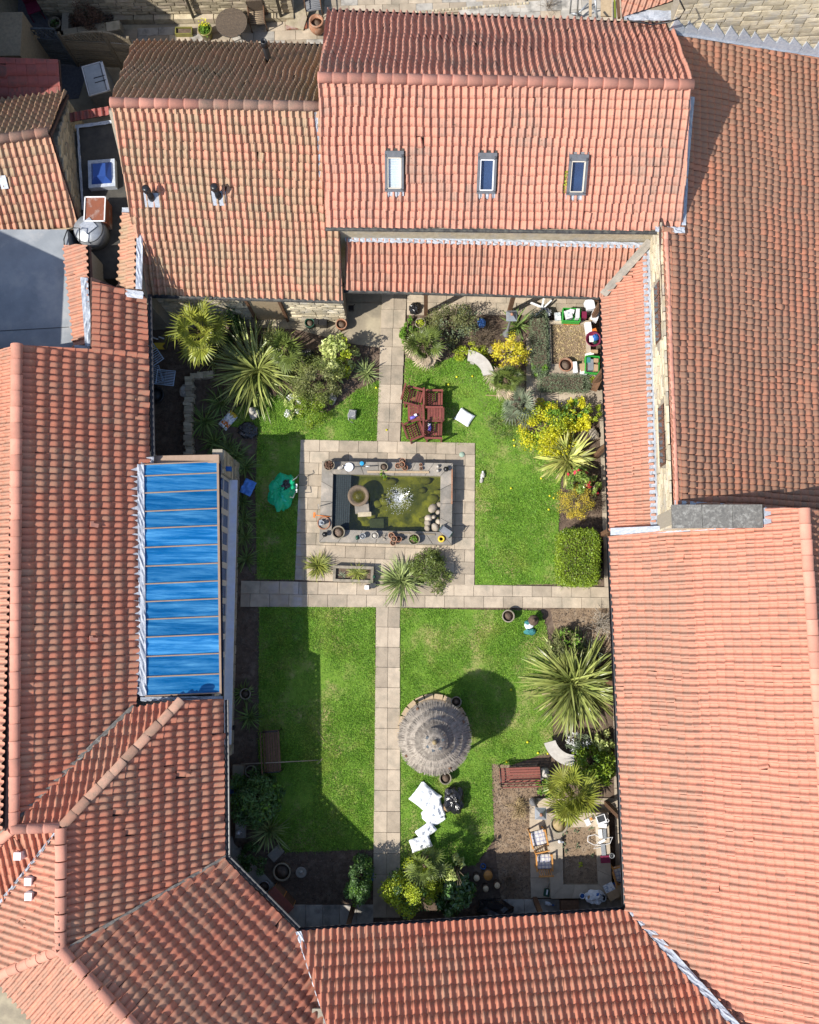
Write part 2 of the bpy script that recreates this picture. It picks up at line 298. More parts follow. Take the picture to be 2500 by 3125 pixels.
L = dict(deadl=leafm('dead_leaf', (.45,.36,.2), (.34,.26,.14)), phor=leafm('flax_leaf', (.34,.365,.11), (.20,.245,.06), .6, .28, .25), phor_v=leafm('variegated_flax_leaf', (0.580,0.552,0.166), (0.304,0.359,0.083), .5, .4, .25),
 sedge=leafm('sedge_leaf', (.33,.34,.07), (.20,.24,.05), .45, .45, .25), cord=leafm('cordyline_leaf', (.30,.35,.13), (.19,.25,.08), .45, .4, .2), dark=leafm('dark_leaf', (.11,.20,.05), (.065,.13,.035), .45, .45, .25),
 olive=leafm('olive_leaf', (.21,.22,.075), (.13,.145,.05), .5, .6, .25), yew=leafm('yew_needles', (.21,.24,.055), (.11,.15,.035), .5, .6, .25), laurel=leafm('variegated_laurel', (0.690,0.718,0.276), (0.359,0.455,0.110), .4, .4, .25),
 gold=leafm('gold_leaf', (0.720,0.690,0.028), (0.552,0.524,0.028), .35, .45, .3), gold2=leafm('gold_green_leaf', (.50,.56,.04), (.28,.38,.03), .4, .45, .3), forsy=leafm('forsythia_flower', (0.720,0.662,0.041), (0.720,0.552,0.055), .25, .6, .3),
 heath=leafm('yellow_heather', (0.720,0.580,0.041), (0.552,0.428,0.069), .35, .7, .25), hedge=leafm('hedge_leaf', (.27,.37,.03), (.15,.24,.022), .5, .4, .3), lav=leafm('lavender_leaf', (0.23,0.28,0.165), (0.124,0.166,0.090), .4, .8, .2),
 palm=leafm('palm_frond', (.32,.33,.05), (.19,.23,.035), .35, .35, .25), palm_s=leafm('silver_frond', (0.276,0.317,0.207), (0.179,0.221,0.138), .35, .4, .2), palm_d=leafm('deep_palm_frond', (.17,.22,.045), (.11,.15,.035), .4, .4, .2),
 bright=leafm('bright_leaf', (0.193,0.359,0.041), (0.124,0.248,0.028), .35, .5, .3), glossy=leafm('laurel_leaf', (.10,.19,.05), (.06,.13,.035), .45, .25, .15, .6), camel=leafm('camellia_leaf', (0.304,0.386,0.083), (0.138,0.235,0.041), .5, .3, .25),
 red=leafm('red_flower', (0.620,0.030,0.060), (0.500,0.020,0.050), .2, .6, .2), whitef=leafm('white_flower', (0.720,0.720,0.720), (0.720,0.720,0.690), .2, .7, .2), grass=mat('grass_blades', (.192,.362,.034), (.13,.28,.026), 3, .6, .5, 0, .4, trans=.3, c3=(.28,.37,.06), s3=.8),
 yel=leafm('yellow_flower', (0.720,0.720,0.028), (0.720,0.662,0.028), .15, .6, .2), brown=leafm('russet_leaf', (0.193,0.110,0.069), (0.124,0.069,0.048), .4, .7, .2), tallg=leafm('meadow_grass', (.20,.28,.07), (.13,.20,.05), .5, .5, .25))

def glass_mat(name, tint, refl_rough=.03, body=0.0, bodyc=(.1,.1,.1), streak=None):
    """thin pane: tinted see-through, mirror by Fresnel, optional film of dirt"""
    m, nt, bs = new_mat(name); tr = N(nt, 'ShaderNodeBsdfTransparent'); tr.inputs[0].default_value = (*tint, 1)
    gl = N(nt, 'ShaderNodeBsdfGlossy'); gl.inputs['Roughness'].default_value = refl_rough; lw = N(nt, 'ShaderNodeLayerWeight'); lw.inputs[0].default_value = .5; fr_ = madd(nt, math_n(nt, 'POWER', lw.outputs['Facing'], 4), .85, .06)
    m1 = N(nt, 'ShaderNodeMixShader'); nt.links.new(fr_, m1.inputs[0]); nt.links.new(tr.outputs[0], m1.inputs[1]); nt.links.new(gl.outputs[0], m1.inputs[2]); out = m1.outputs[0]
    if body:
        df = N(nt, 'ShaderNodeBsdfDiffuse'); m2 = N(nt, 'ShaderNodeMixShader'); c = bodyc; f = body
        if streak:
            pos = N(nt, 'ShaderNodeNewGeometry').outputs['Position']; mp = N(nt, 'ShaderNodeMapping'); mp.inputs['Scale'].default_value = streak; nt.links.new(pos, mp.inputs[0])
            nn = noise_n(nt, 1, 7, .68, mp.outputs[0], .3); f = madd(nt, ramp(nt, nn, .35, .75), .45, body); cc = mixc(nt, ramp(nt, nn, .42, .8), bodyc, (.18,.52,.82)); rr_ = madd(nt, N(nt, 'ShaderNodeObjectInfo').outputs['Random'], .35, .78); c3_ = N(nt, 'ShaderNodeCombineColor'); [nt.links.new(rr_, c3_.inputs[q]) for q in range(3)]; nt.links.new(mixc(nt, 1.0, cc, c3_.outputs[0], 'MULTIPLY'), df.inputs[0])
        else: df.inputs[0].default_value = (*c, 1)
        if isinstance(f, float): m2.inputs[0].default_value = f
        else: nt.links.new(f, m2.inputs[0])
        nt.links.new(out, m2.inputs[1]); nt.links.new(df.outputs[0], m2.inputs[2]); out = m2.outputs[0]
    nt.links.new(out, nt.nodes['Material Output'].inputs[0]); return m
M['glass_clear'] = glass_mat('rooflight_glass', (.92,.95,.97)); M['glass'] = glass_mat('window_glass', (.35,.5,.65)); M['glass_blue'] = glass_mat('blue_solar_glass', (.08,.34,.8), .06, .36, (.01,.26,.62), (.6,8,1))
M['dome'] = glass_mat('rooflight_dome', (.25,.4,.75), .1, .5, (.05,.12,.42)); M['water'] = glass_mat('pond_water', (.80,.86,.50), .02)
# ---------------------------------------------------------------- roofs
class Plane:
    """roof slope: O a point, up the horizontal uphill direction, pitch in degrees"""
    def __init__(s, O, up, pitch):
        s.O = V(O); u = V((up[0], up[1], 0)).normalized(); p = R(pitch)
        s.U = (u*math.cos(p)+V((0,0,1))*math.sin(p)).normalized(); s.A = u.cross(V((0,0,1))).normalized(); s.N = s.A.cross(s.U).normalized()
        if s.N.z < 0: s.N = -s.N
    def on(s, px, py):
        d = ray(px, py); o = V((0,0,CAMH)); return o+d*((s.O-o).dot(s.N)/d.dot(s.N))
    def xy(s, x, y):
        return V((x, y, s.O.z-((x-s.O.x)*s.N.x+(y-s.O.y)*s.N.y)/s.N.z))
    def av(s, p): q = p-s.O; return (q.dot(s.A), q.dot(s.U))
    def w(s, a, v, z=0): return s.O+s.A*a+s.U*v+s.N*z
def planeE(A, B, h, pitch, flip=False):
    a = at(*A, h); b = at(*B, h); d = (b-a).normalized(); up = V((-d.y, d.x, 0))
    return Plane(a, -up if flip else up, pitch)
def plane3(a, b, c):
    n = (b-a).cross(c-a).normalized()
    if n.z < 0: n = -n
    up = V((-n.x, -n.y, 0)); return Plane(a, up, math.degrees(math.atan2(up.length, n.z)))
PROF = [(-.01,.018),(.07,.003),(.2,0),(.36,.003),(.48,.024),(.58,.054),(.70,.077),(.82,.079),(.92,.058),(1.0,.018)]
PLAIN = [(0,0),(.06,.006),(.25,.004),(.5,0),(.75,.004),(.94,.006),(1,0)]
PROF_W = [(-.01,.002),(.1,.006),(.25,.024),(.4,.042),(.55,.056),(.68,.062),(.8,.057),(.9,.038),(1.0,.0)]
PROF_B = [(-.01,.0),(.07,.02),(.2,.033),(.38,.04),(.6,.04),(.8,.034),(.93,.022),(1.0,-.004)]
def tile_geo(w, e, prof, amp=1.0, lip=.024):
    Lt = e*1.16; vs = []; at_ = []
    for (u, z) in prof:
        for v, lift in ((0,lip),(Lt*.5,lip*.5),(Lt,0)):
            vs.append((u*w, v, z*amp+lift)); at_.append((min(1,max(0,u)), v/Lt))
    n = len(prof)
    for (u, z) in prof: vs.append((u*w, .003, z*amp-.004)); at_.append((min(1,max(0,u)), 0))
    fs = []
    for i in range(n-1):
        for k in (0,1): fs.append((i*3+k, (i+1)*3+k, (i+1)*3+k+1, i*3+k+1))
        fs.append((n*3+i, n*3+i+1, (i+1)*3, i*3))
    return np.array(vs), fs, np.array(at_)
def add_attr(me, at_):
    for nm, k in (('tu',0),('tv',1)):
        a = me.attributes.new(nm, 'FLOAT', 'POINT'); a.data.foreach_set('value', np.ascontiguousarray(at_[:,k], dtype=np.float32))
def clip(poly, a, b):
    """poly: list of 5-tuples; keep the part left of a->b"""
    out = []; ex, ey = b[0]-a[0], b[1]-a[1]
    f = lambda p: ex*(p[1]-a[1])-ey*(p[0]-a[0])
    for i in range(len(poly)):
        p, q = poly[i], poly[(i+1)%len(poly)]; fp, fq = f(p), f(q)
        if fp >= 0: out.append(p)
        if (fp >= 0) != (fq >= 0):
            t = fp/(fp-fq); out.append(tuple(p[k]+(q[k]-p[k])*t for k in range(len(p))))
    return out
def self_mat(s, m):
    if m not in s.mats: s.mats.append(m)
    return s.mats.index(m)
class Roof:
    """all slopes of one building; its tiles become parts, the surplus one part of stuff"""
    def __init__(s, root, limit=300): s.root = root; s.whole = []; s.sv = []; s.sf = []; s.sa = []; s.sm = []; s.mats = []; s.limit = limit
    def slope(s, pl, pts, mname, w=.205, e=.31, prof=PROF, amp=1.0, wob=.02, holes=(), deck=True, phase=0, seed=0, lip=.024):
        av = [pl.av(p) for p in pts]
        ar = sum(av[i][0]*av[(i+1)%len(av)][1]-av[(i+1)%len(av)][0]*av[i][1] for i in range(len(av)))
        if ar < 0: av = av[::-1]
        n = len(av); part = None
        if deck:
            b = MB(); b.add([pl.w(a,v,-.05) for a,v in av]+[pl.w(a,v,-.13) for a,v in av], [tuple(range(n)), tuple(range(2*n-1,n-1,-1))]+[(i,n+i,n+(i+1)%n,(i+1)%n) for i in range(n)])
            part = b.build('roof_slope', M['deck'], s.root)
        gv, gf, ga = tile_geo(w, e, prof, amp, lip); key = (mname, w, e, amp, len(prof), lip)
        me = TILES.get(key)
        if me is None:
            me = bpy.data.meshes.new('tile'); me.from_pydata([tuple(x) for x in gv], [], gf); me.materials.append(TM[mname]); add_attr(me, ga)
            me.polygons.foreach_set('use_smooth', [True]*len(gf)); TILES[key] = me
        s.cur = self_mat(s, TM[mname])
        inside = lambda a, v, m=0: all((av[(i+1)%n][0]-av[i][0])*(v-av[i][1])-(av[(i+1)%n][1]-av[i][1])*(a-av[i][0]) >= m*math.hypot(av[(i+1)%n][0]-av[i][0], av[(i+1)%n][1]-av[i][1]) for i in range(n))
        a0, a1 = min(p[0] for p in av), max(p[0] for p in av); v0, v1 = min(p[1] for p in av), max(p[1] for p in av)
        ia, jv = math.floor(a0/w)-1, math.floor((v0+.02)/e)
        for j in range(jv, int(v1/e)+2):
            for i in range(ia, int(a1/w)+2):
                a = i*w+phase; v = j*e
                nz = noise.noise(V((a*.45+seed, v*.9, seed*3.1))); nz2 = noise.noise(V((a*1.3, v*.5+seed, 9.3)))
                a += wob*1.4*nz+random.uniform(-.006,.006); v += wob*.7*nz2+random.uniform(-.012,.012); dz = wob*.8*noise.noise(V((a*.5, v*.5, seed+4)))+random.uniform(-.004,.006)
                cx, cy = a+w/2, v+e/2
                if any(h(pl.w(cx, cy)) for h in holes): continue
                cs = [(a,v),(a+w,v),(a+w,v+e*1.16),(a,v+e*1.16)]
                ins = [inside(*c) for c in cs]; rz = random.gauss(0,.017)
                if random.random() < .007: rz += random.gauss(0,.11); v -= random.uniform(.01,.05)     # slipped tile
                if all(ins):
                    ca, sa = math.cos(rz), math.sin(rz)
                    mt = Matrix((pl.A*ca+pl.U*sa, pl.U*ca-pl.A*sa, pl.N)).transposed().to_4x4(); mt.translation = pl.w(a, v, dz)
                    s.whole.append(((mt.translation-V((0,0,CAMH))).length, mt, part, me, gv, gf, ga, s.cur))
                elif any(ins) or inside(cx, cy):
                    for f in gf:
                        poly = [(gv[k][0]+a, gv[k][1]+v, gv[k][2]+dz, ga[k][0], ga[k][1]) for k in f]
                        for k in range(n):
                            poly = clip(poly, av[k], av[(k+1)%n])
                            if len(poly) < 3: break
                        if len(poly) >= 3:
                            b0 = len(s.sv); s.sv += [tuple(pl.w(p[0], p[1], p[2])) for p in poly]; s.sa += [(p[3],p[4]) for p in poly]; s.sf.append(tuple(range(b0, b0+len(poly)))); s.sm.append(s.cur)
        return part
    def finish(s):
        s.whole.sort(key=lambda t: t[0])
        for d, mt, part, me, *_ in s.whole[:s.limit]:
            o = bpy.data.objects.new('tile', me); COL.objects.link(o); o.parent = part or s.root
            if part is None: o.matrix_parent_inverse = Matrix.Translation(-s.root.location)
            o.matrix_basis = mt
        for d, mt, part, me, gv, gf, ga, mi in s.whole[s.limit:]:
            b0 = len(s.sv); m = np.array(mt); s.sv += [tuple(x) for x in (gv@m[:3,:3].T+m[:3,3])]; s.sa += [tuple(x) for x in ga]; s.sf += [tuple(b0+k for k in f) for f in gf]; s.sm += [mi]*len(gf)
        if s.sf:
            me = bpy.data.meshes.new('roof_tiles'); me.from_pydata(s.sv, [], s.sf); [me.materials.append(x) for x in s.mats]; me.polygons.foreach_set('material_index', s.sm); add_attr(me, np.array(s.sa)); me.polygons.foreach_set('use_smooth', [True]*len(s.sf))
            put(bpy.data.objects.new('roof_tiles', me), s.root)['kind'] = 'stuff'
TILES = {}
def half_round(Lr, r, m, name):
    b = MB(); vs = []; fs = []; n = 9
    for y, rr in ((0,r*1.05),(Lr*.12,r*1.05),(Lr*.14,r),(Lr,r*.96),(Lr+.001,r*.82)):
        for k in range(n):
            a = PI*(-.08+1.16*k/(n-1)); vs.append((rr*math.cos(a), y, rr*math.sin(a)*.8))
    for i in range(4):
        for k in range(n-1): fs.append((i*n+k, i*n+k+1, (i+1)*n+k+1, (i+1)*n+k))
    b.add(vs, fs, True); b.add(vs[:n], [tuple(range(n-1,-1,-1))]); return b.mesh(name, m)
RIDGE = {}
def ridge_line(root, p, q, m='ridge', r=.125, Lr=.37, lift=.055, name='ridge_tile', m2=None, split=1.0):
    p = V(p); q = V(q); d = q-p; n = max(1, round(d.length/Lr)); s = d.length/n; t = d.normalized()
    a = t.cross(V((0,0,1))).normalized(); up = a.cross(t).normalized()
    for i in range(n):
        mm = m if (i+.5)/n < split else m2
        key = (mm, r)
        if key not in RIDGE: RIDGE[key] = half_round(Lr, r, M[mm], name)
        o = bpy.data.objects.new(name, RIDGE[key]); put(o, root)
        jt = random.gauss(0,.015)
        mt = Matrix((a+t*jt, t-a*jt, up)).transposed().to_4x4(); mt.translation = p+t*(i*s)+up*(lift+random.uniform(-.006,.006))
        o.matrix_basis = mt @ Matrix.Diagonal((1, s/Lr, 1, 1))
def strip(root, pts, wd, m='lead', t=.012, name='flashing', crinkle=.012, scal=0, seg=.12):
    """lead sheet along a polyline; wd: width vector (or pair per point)"""
    b = MB(); pts = [V(p) for p in pts]; wd = V(wd); P = []
    for i in range(len(pts)-1):
        d = pts[i+1]-pts[i]; n = max(2, int(d.length/seg))
        P += [pts[i]+d*(k/n) for k in range(n)]
    P.append(pts[-1]); vs = []; fs = []; c = 5
    nrm = (pts[-1]-pts[0]).cross(wd).normalized()
    if nrm.z < 0: nrm = -nrm
    for i, p in enumerate(P):
        ww = 1+(scal*((i%2)*2-1) if scal else 0)
        for k in range(c):
            q = p+wd*(k/(c-1))*ww+nrm*(random.uniform(-1,1)*crinkle+.01)
            vs.append(q)
    for i in range(len(P)-1):
        for k in range(c-1): fs.append((i*c+k, i*c+k+1, (i+1)*c+k+1, (i+1)*c+k))
    nb = len(vs); vs += [v-nrm*t for v in vs]; fs += [tuple(nb+k for k in f[::-1]) for f in fs]
    per = [k for k in range(c)]
    for i in range(len(P)-1): fs += [(i*c, (i+1)*c, nb+(i+1)*c, nb+i*c), ((i+1)*c+c-1, i*c+c-1, nb+i*c+c-1, nb+(i+1)*c+c-1)]
    for k in range(c-1): e = (len(P)-1)*c; fs += [(k+1, k, nb+k, nb+k+1), (e+k, e+k+1, nb+e+k+1, nb+e+k)]
    return b.add(vs, fs).build(name, M[m], root)
def gutter(root, p, q, m='gutter', r=.055, name='gutter'):
    p = V(p); q = V(q); t = (q-p).normalized(); a = t.cross(V((0,0,1))).normalized(); b = MB(); vs = []; fs = []; n = 7
    nn = max(2, int((q-p).length/.8)); ring = []
    for rr in (r, r*.86):
        for i in range(nn+1):
            c = p+(q-p)*(i/nn)
            for k in range(n):
                an = PI+PI*k/(n-1); vs.append(c+a*rr*math.cos(an)+V((0,0,rr*math.sin(an))))
    off = (nn+1)*n
    for i in range(nn):
        for k in range(n-1):
            fs.append((i*n+k, (i+1)*n+k, (i+1)*n+k+1, i*n+k+1)); fs.append((off+i*n+k+1, off+(i+1)*n+k+1, off+(i+1)*n+k, off+i*n+k))
        for k in (0, n-1): fs.append((i*n+k, (i+1)*n+k, off+(i+1)*n+k, off+i*n+k))
    g = b.add(vs, fs).build(name, M[m], root)
    return g
STONES = []
def stone_meshes():
    for s in range(6):
        rs = random.Random(s); b = MB(); vs = []
        for z in (-.5,.5):
            for x, y in ((-.5,-.5),(.5,-.5),(.5,.5),(-.5,.5)):
                vs.append((x*(1-rs.uniform(0,.05)), y*(1-rs.uniform(0,.16)) if y < 0 else y, z*(1-rs.uniform(0,.10))))
        c = V((0,-.5-rs.uniform(.05,.25), 0)); c.x = rs.uniform(-.2,.2)
        b.add(vs+[c], [(3,2,1,0),(4,5,6,7),(1,2,6,5),(2,3,7,6),(3,0,4,7),(0,1,8),(1,5,8),(5,4,8),(4,0,8)]); STONES.append(b)
stone_meshes(); SMESH = {}
def stone_wall(root, p, q, z0, z1, out, m='stone', ch=.115, lmin=.2, lmax=.46, depth=.07, skip=None, limit=300, top=None, name='stone', cnt=None):
    """courses of separate stones on a wall face from p to q; out: outward normal; top: fn(t)->max z"""
    p = V((p[0],p[1],0)); q = V((q[0],q[1],0)); d = q-p; Ln = d.length; t = d.normalized(); out = V(out).normalized()
    if m not in SMESH: SMESH[m] = [b.mesh('stone', M[m]) for b in STONES]
    k = 0; z = z0
    Mx = Matrix((t, -out, V((0,0,1)))).transposed()
    while z < z1-.03:
        h = min(ch*random.uniform(.8,1.2), z1-z); x = random.uniform(-.2,0)
        while x < Ln:
            w = random.uniform(lmin, lmax); xa = max(0,x); xb = min(Ln, x+w); x += w
            if xb-xa < .05: continue
            if top and z+h > min(top(xa/Ln), top(xb/Ln)): continue
            if skip and any(xb > s[0] and xa < s[1] and z+h > s[2] and z < s[3] for s in skip): continue
            if k >= limit: return k
            o = bpy.data.objects.new(name, random.choice(SMESH[m])); put(o, root); k += 1
            mt = Mx.to_4x4(); mt.translation = p+t*((xa+xb)/2)+out*(depth*.25)+V((0,0,z+h/2))
            o.matrix_basis = mt@Matrix.Diagonal((xb-xa-.014, depth*random.uniform(.7,1.1), h-.013, 1))
        z += h
    return k
def building(name, label, loc, cat='building'): return thing(name, label, cat, loc)
def gable_body(root, S, Nn, ze, zr, m='mortar'):
    """S=(a,b) two xy on one eave wall, Nn=(a,b) on the other; gables at ends"""
    ze -= .2; zr -= .3
    (a,b),(c,d) = S, Nn; ma = ((a[0]+c[0])/2,(a[1]+c[1])/2); mb = ((b[0]+d[0])/2,(b[1]+d[1])/2); mbx = MB()
    vs = [(*a,0),(*b,0),(*d,0),(*c,0),(*a,ze),(*b,ze),(*d,ze),(*c,ze),(*ma,zr),(*mb,zr)]
    return mbx.add(vs, [(0,1,5,4),(2,3,7,6),(1,2,6,9,5),(3,0,4,8,7),(4,5,9,8),(6,7,8,9),(3,2,1,0)]).build('wall', M[m], root)
def out_pts(pl, pxs): return [pl.on(*p) for p in pxs]

# ===== north range with the three skylights
n1 = building('stone_range', 'tall red pantiled range with three skylights above the cloister roof', at(1500,700,0))
P1S = planeE((995,692),(2085,703),4.1,33.5)
q = out_pts(P1S, [(995,692),(2082,704),(2110,262),(971,240)])
ridA, ridB = q[3], q[2]
def sky_hole(c, hw, hv): return lambda p: abs(P1S.av(p)[0]-c[0]) < hw and abs(P1S.av(p)[1]-c[1]) < hv
SKY = [P1S.av(P1S.on(x, y)) for x, y in ((1204,524),(1485,530),(1761,535))]
r1 = Roof(n1); r1.slope(P1S, q, 'top', w=.184, e=.225, holes=[sky_hole(c,.22,.5) for c in SKY], seed=1, wob=.05, amp=1.12)
P1N = Plane(ridA, (ridB-ridA).cross(V((0,0,1))), 33.5)
qn = [ridA, ridB]+out_pts(P1N, [(2050,78),(1000,36)])
r1.slope(P1N, qn, 'top', w=.184, e=.225, seed=2, wob=.05, amp=1.5); r1.finish()
ridge_line(n1, ridA, ridB+(ridB-ridA).normalized()*.04, r=.14)
def inset(p, f, d): return (p.x+f[0]*d, p.y+f[1]*d)
gable_body(n1, (inset(q[0],(.12,.12),1), inset(q[1],(-.1,.12),1)), (inset(qn[3],(.12,-.15),1), inset(qn[2],(-.1,-.15),1)), 4.05, ridA.z-.16, 'stone_y')
gutter(n1, q[0]+V((-.02,-.05,-.03)), q[1]+V((0,-.05,-.03)), 'gutter_dirty', .05)
gutter(n1, qn[3]+V((0,.05,-.03)), qn[2]+V((0,.05,-.03)))
# skylights
for k, ((a,v), lab, glass) in enumerate(zip(SKY, ('leftmost roof window with a white blind drawn', 'middle roof window with dark blue glass and white inner edge', 'right roof window with deep blue glass and moss at its side'), ('blind','blue','blue'))):
    sk = thing('roof_window', lab, 'skylight', P1S.w(a,v), group='skylights in the north roof')
    Mx = Matrix((P1S.A, P1S.U, P1S.N)).transposed(); hw, hv = .215, .44; fr = MB(); F = lambda x,y,z: P1S.w(a+x, v+y, z)
    for cx, cy, sx, sy in ((-hw,0,.06,2*hv),(hw,0,.06,2*hv),(0,hv,2*hw+.06,.16),(0,-hv,2*hw+.06,.07)): fr.box(F(cx,cy,.085), (sx,sy,.12), M=Mx)
    fr.build('frame', M['frame'], sk)
    inn = MB()
    for cx, cy, sx, sy in ((-.168,-.02,.03,.74),(.168,-.02,.03,.74),(0,.345,.33,.025),(0,-.39,.33,.025)): inn.box(F(cx,cy,.085), (sx,sy,.08), M=Mx)
    inn.build('inner_frame', M['white'] if k == 1 else M['cream'], sk)
    MB().box(F(0,0,.045), (.60,1.14,.012), M=Mx).build('flashing_tray', M['grey'], sk) if False else None
    MB().box(F(0,-.02,.08), (.32,.72,.012), M=Mx).build('pane', M['glass_clear'], sk)
    if glass == 'blind':
        for j in range(18): MB().box(F(0,-.36+j*.04,.045), (.31,.036,.006), M=Mx@Matrix.Rotation(.12,3,'X')).build('blind_slat', M['white'], sk)
    MB().box(F(0,0,.0), (.40,.86,.02), M=Mx).build('reveal', M['navy'] if k else M['white'], sk)
    sap = MB()
    for j in range(4):
        sap.lathe(F(-.16+j*.107,-.53,.02), [(.001,.05),(.035,.04),(.055,.0)], 8, 1, 2.2, M=Mx)
    sap.box(F(0,-.52,.03), (.50,.14,.02), M=Mx); sap.build('lead_apron', M['lead_w'], sk)
    moss = MB(); moss.box(F(0,.52,.035), (.5,.1,.03), M=Mx); moss.build('top_flashing', M['felt_d'] if k < 2 else M['grey'], sk)
    if k == 2:
        mo = MB()
        for j in range(120):
            c = F(-.3+random.gauss(0,.03), random.uniform(-.42,.1), .05); mo.add([c+V((random.uniform(-.03,.03),random.uniform(-.03,.03),random.uniform(0,.03))) for _ in range(3)], [(0,1,2)])
        mo.build('moss', L['gold2'], sk)

# ===== north-west range, older tiles
n2 = building('old_pantile_range', 'older mottled tan pantiled range beside the skylight roof with two pipe vents', at(740,905,0))
P2S = planeE((440,897),(1045,916),2.3,40.5)
q2 = out_pts(P2S, [(442,897),(1046,915),(1020,328),(340,316)])
r2 = Roof(n2); r2.slope(P2S, q2, 'old', w=.176, e=.22, seed=3, wob=.05, amp=1.08)
rA, rB = q2[3], q2[2]
P2N = Plane(rA, (rB-rA).cross(V((0,0,1))), 40.5)
q2n = [rA, rB]+out_pts(P2N, [(1000,142),(408,131)])
r2.slope(P2N, q2n, 'oldn', w=.176, e=.22, seed=4, wob=.05, amp=1.5); r2.finish()
ridge_line(n2, rA, rB, 'ridge', .135, .38, .05, m2='ridge_old', split=.43)
gable_body(n2, (inset(q2[0],(.1,.16),1), inset(q2[1],(-.06,.16),1)), (inset(q2n[3],(.1,-.12),1), inset(q2n[2],(-.06,-.12),1)), 2.2, rA.z-.2)
gutter(n2, q2[0]+V((0,-.05,-.03)), q2[1]+V((.02,-.05,-.03)), 'gutter_dirty')
gutter(n2, q2n[3]+V((0,.05,-.03)), q2n[2]+V((0,.05,-.03)))
s0 = inset(q2[0],(.1,.16),1); s1 = inset(q2[1],(-.06,.16),1); LW = (V((*s1,0))-V((*s0,0))).length
d0 = LW*.485
stone_wall(n2, s0, s1, 0, 2.15, (0,-1,0), 'stone_y', .12, .2, .5, skip=[(d0, d0+1.0, 0, 2.0)])
tv = (V((*s1,0))-V((*s0,0))).normalized(); dc = V((*s0,0))+tv*(d0+.5)
dr = MB().box(dc+V((0,-.0,.98)), (.9,.05,1.95)); dr.build('door', M['board'], n2)
fr = MB().box(dc+tv*-.49+V((0,-.03,1)), (.08,.12,2.0)).box(dc+tv*.49+V((0,-.03,1)), (.08,.12,2.0)); fr.build('door_frame', M['wood'], n2)
strip(n2, [P1S.on(995,692)+V((-.02,0,-.7)), P2S.on(972,345)+V((0,0,.05))], (-.11,0,0), 'lead_w', crinkle=.015)
# two roof vents with lead slates, a tall flue behind
def pipe_vent(px, py, pl, lab):
    p = pl.on(px, py); t = thing('roof_vent', lab, 'vent pipe', p, group='black vent pipes on the old roof')
    Mx = Matrix((pl.A, pl.U, pl.N)).transposed()
    MB().box(p+pl.N*.06-pl.U*.02, (.40,.38,.014), M=Mx).build('lead_slate', M['lead_w'], t)
    MB().lathe(p, [(.1,0),(.085,.16),(.075,.17),(.075,.42)], 12).build('pipe', M['black'], t)
    MB().lathe(p+V((0,0,.42)), [(.075,0),(.10,.02),(.10,.05),(.08,.06),(.10,.07),(.10,.11),(.085,.12),(.1,.13),(.1,.18),(.05,.2)], 12).build('cowl', M['black'], t)
pipe_vent(465,606,P2S,'left black pipe vent with pale lead slate on the old roof'); pipe_vent(669,601,P2S,'right black pipe vent with pale lead slate on the old roof')
p = P2N.on(822,188); t = thing('flue_pipe', 'tall black flue pipe rising from the shaded back slope', 'flue', p)
MB().lathe(p, [(.14,-.05),(.12,.05),(.085,.08),(.085,.72)], 14).build('pipe', M['black'], t)
MB().lathe(p+V((0,0,.72)), [(.085,0),(.105,.02),(.105,.1),(.09,.12),(.09,.2),(.06,.2),(.06,.05)], 14).build('collar', M['black'], t)

# ===== cloister lean-to roofs
vn = building('cloister_roof', 'low lean-to pantiled cloister roof under the skylight range', at(1400,900,0), 'cloister')
PVN = planeE((1048,884),(1835,906),2.35,31)
ve = building('cloister_roof', 'narrow lean-to pantiled cloister roof along the clerestory wall', at(1850,1300,0), 'cloister')
PVE = planeE((1862,1622),(1836,906),2.35,31,True)
rv = Roof(vn, 250); qv = out_pts(PVN, [(1052,885),(1836,906),(1972,748),(1056,724)]); rv.slope(PVN, qv, 'new', w=.168, e=.25, seed=5, amp=1.2); rv.finish()
re_ = Roof(ve, 250); qe = out_pts(PVE, [(1836,910),(1862,1622),(2006,1608),(1976,748)]); re_.slope(PVE, qe, 'new', w=.168, e=.235, seed=6, amp=1.3, wob=.03); re_.finish()
strip(vn, [PVN.on(1838,905)+V((-.09,.07,.15)), PVN.on(1982,742)+V((-.09,.07,.16))], (.17,-.14,0), 'coping', name='valley_lead')
strip(vn, [qv[3]+V((-.02,.02,.06)), qv[2]+V((.15,.04,.06))], (0,-.16,-.02), 'lead_w', crinkle=.018, scal=.1, seg=.1)
strip(ve, [PVE.on(1980,765)+V((.03,0,.05)), PVE.on(2006,1606)+V((.03,0,.05))], (-.2,0,-.05), 'lead_w', crinkle=.018, scal=.07, seg=.1)
gutter(vn, at(1048,888,2.33), at(1832,909,2.33), 'gutter_dirty'); gutter(ve, at(1834,909,2.33), at(1860,1622,2.33))
MB().bar(at(1048,884,2.26)+V((0,.14,0)), at(1835,906,2.26)+V((0,.14,0)), .1, .16).build('eaves_beam', M['wood'], vn)
MB().bar(at(1838,909,2.26)+V((.14,0,0)), at(1864,1622,2.26)+V((.14,0,0)), .1, .16).build('eaves_beam', M['wood'], ve)
def post(root, x, y, h=2.2, ax=0, m='wood', name='post', br=True):
    MB().box((x,y,h/2), (.12,.12,h)).build(name, M[m], root)
    if br:
        for sg in (-1,1):
            d = V((sg,0,0)) if ax == 0 else V((0,sg,0)); MB().bar(V((x,y,h-.5))+d*.05, V((x,y,h-.05))+d*.45, .07, .08).build('brace', M[m], root)
for px in (1300,1553): g = at(px,958 if px < 1400 else 957); post(vn, g.x, g.y)
post(vn, 5.12, 9.25)
for py in (1395,1640): g = at(1855,py); post(ve, 5.12, g.y, ax=1)
post(ve, 5.12, 7.2, ax=1)

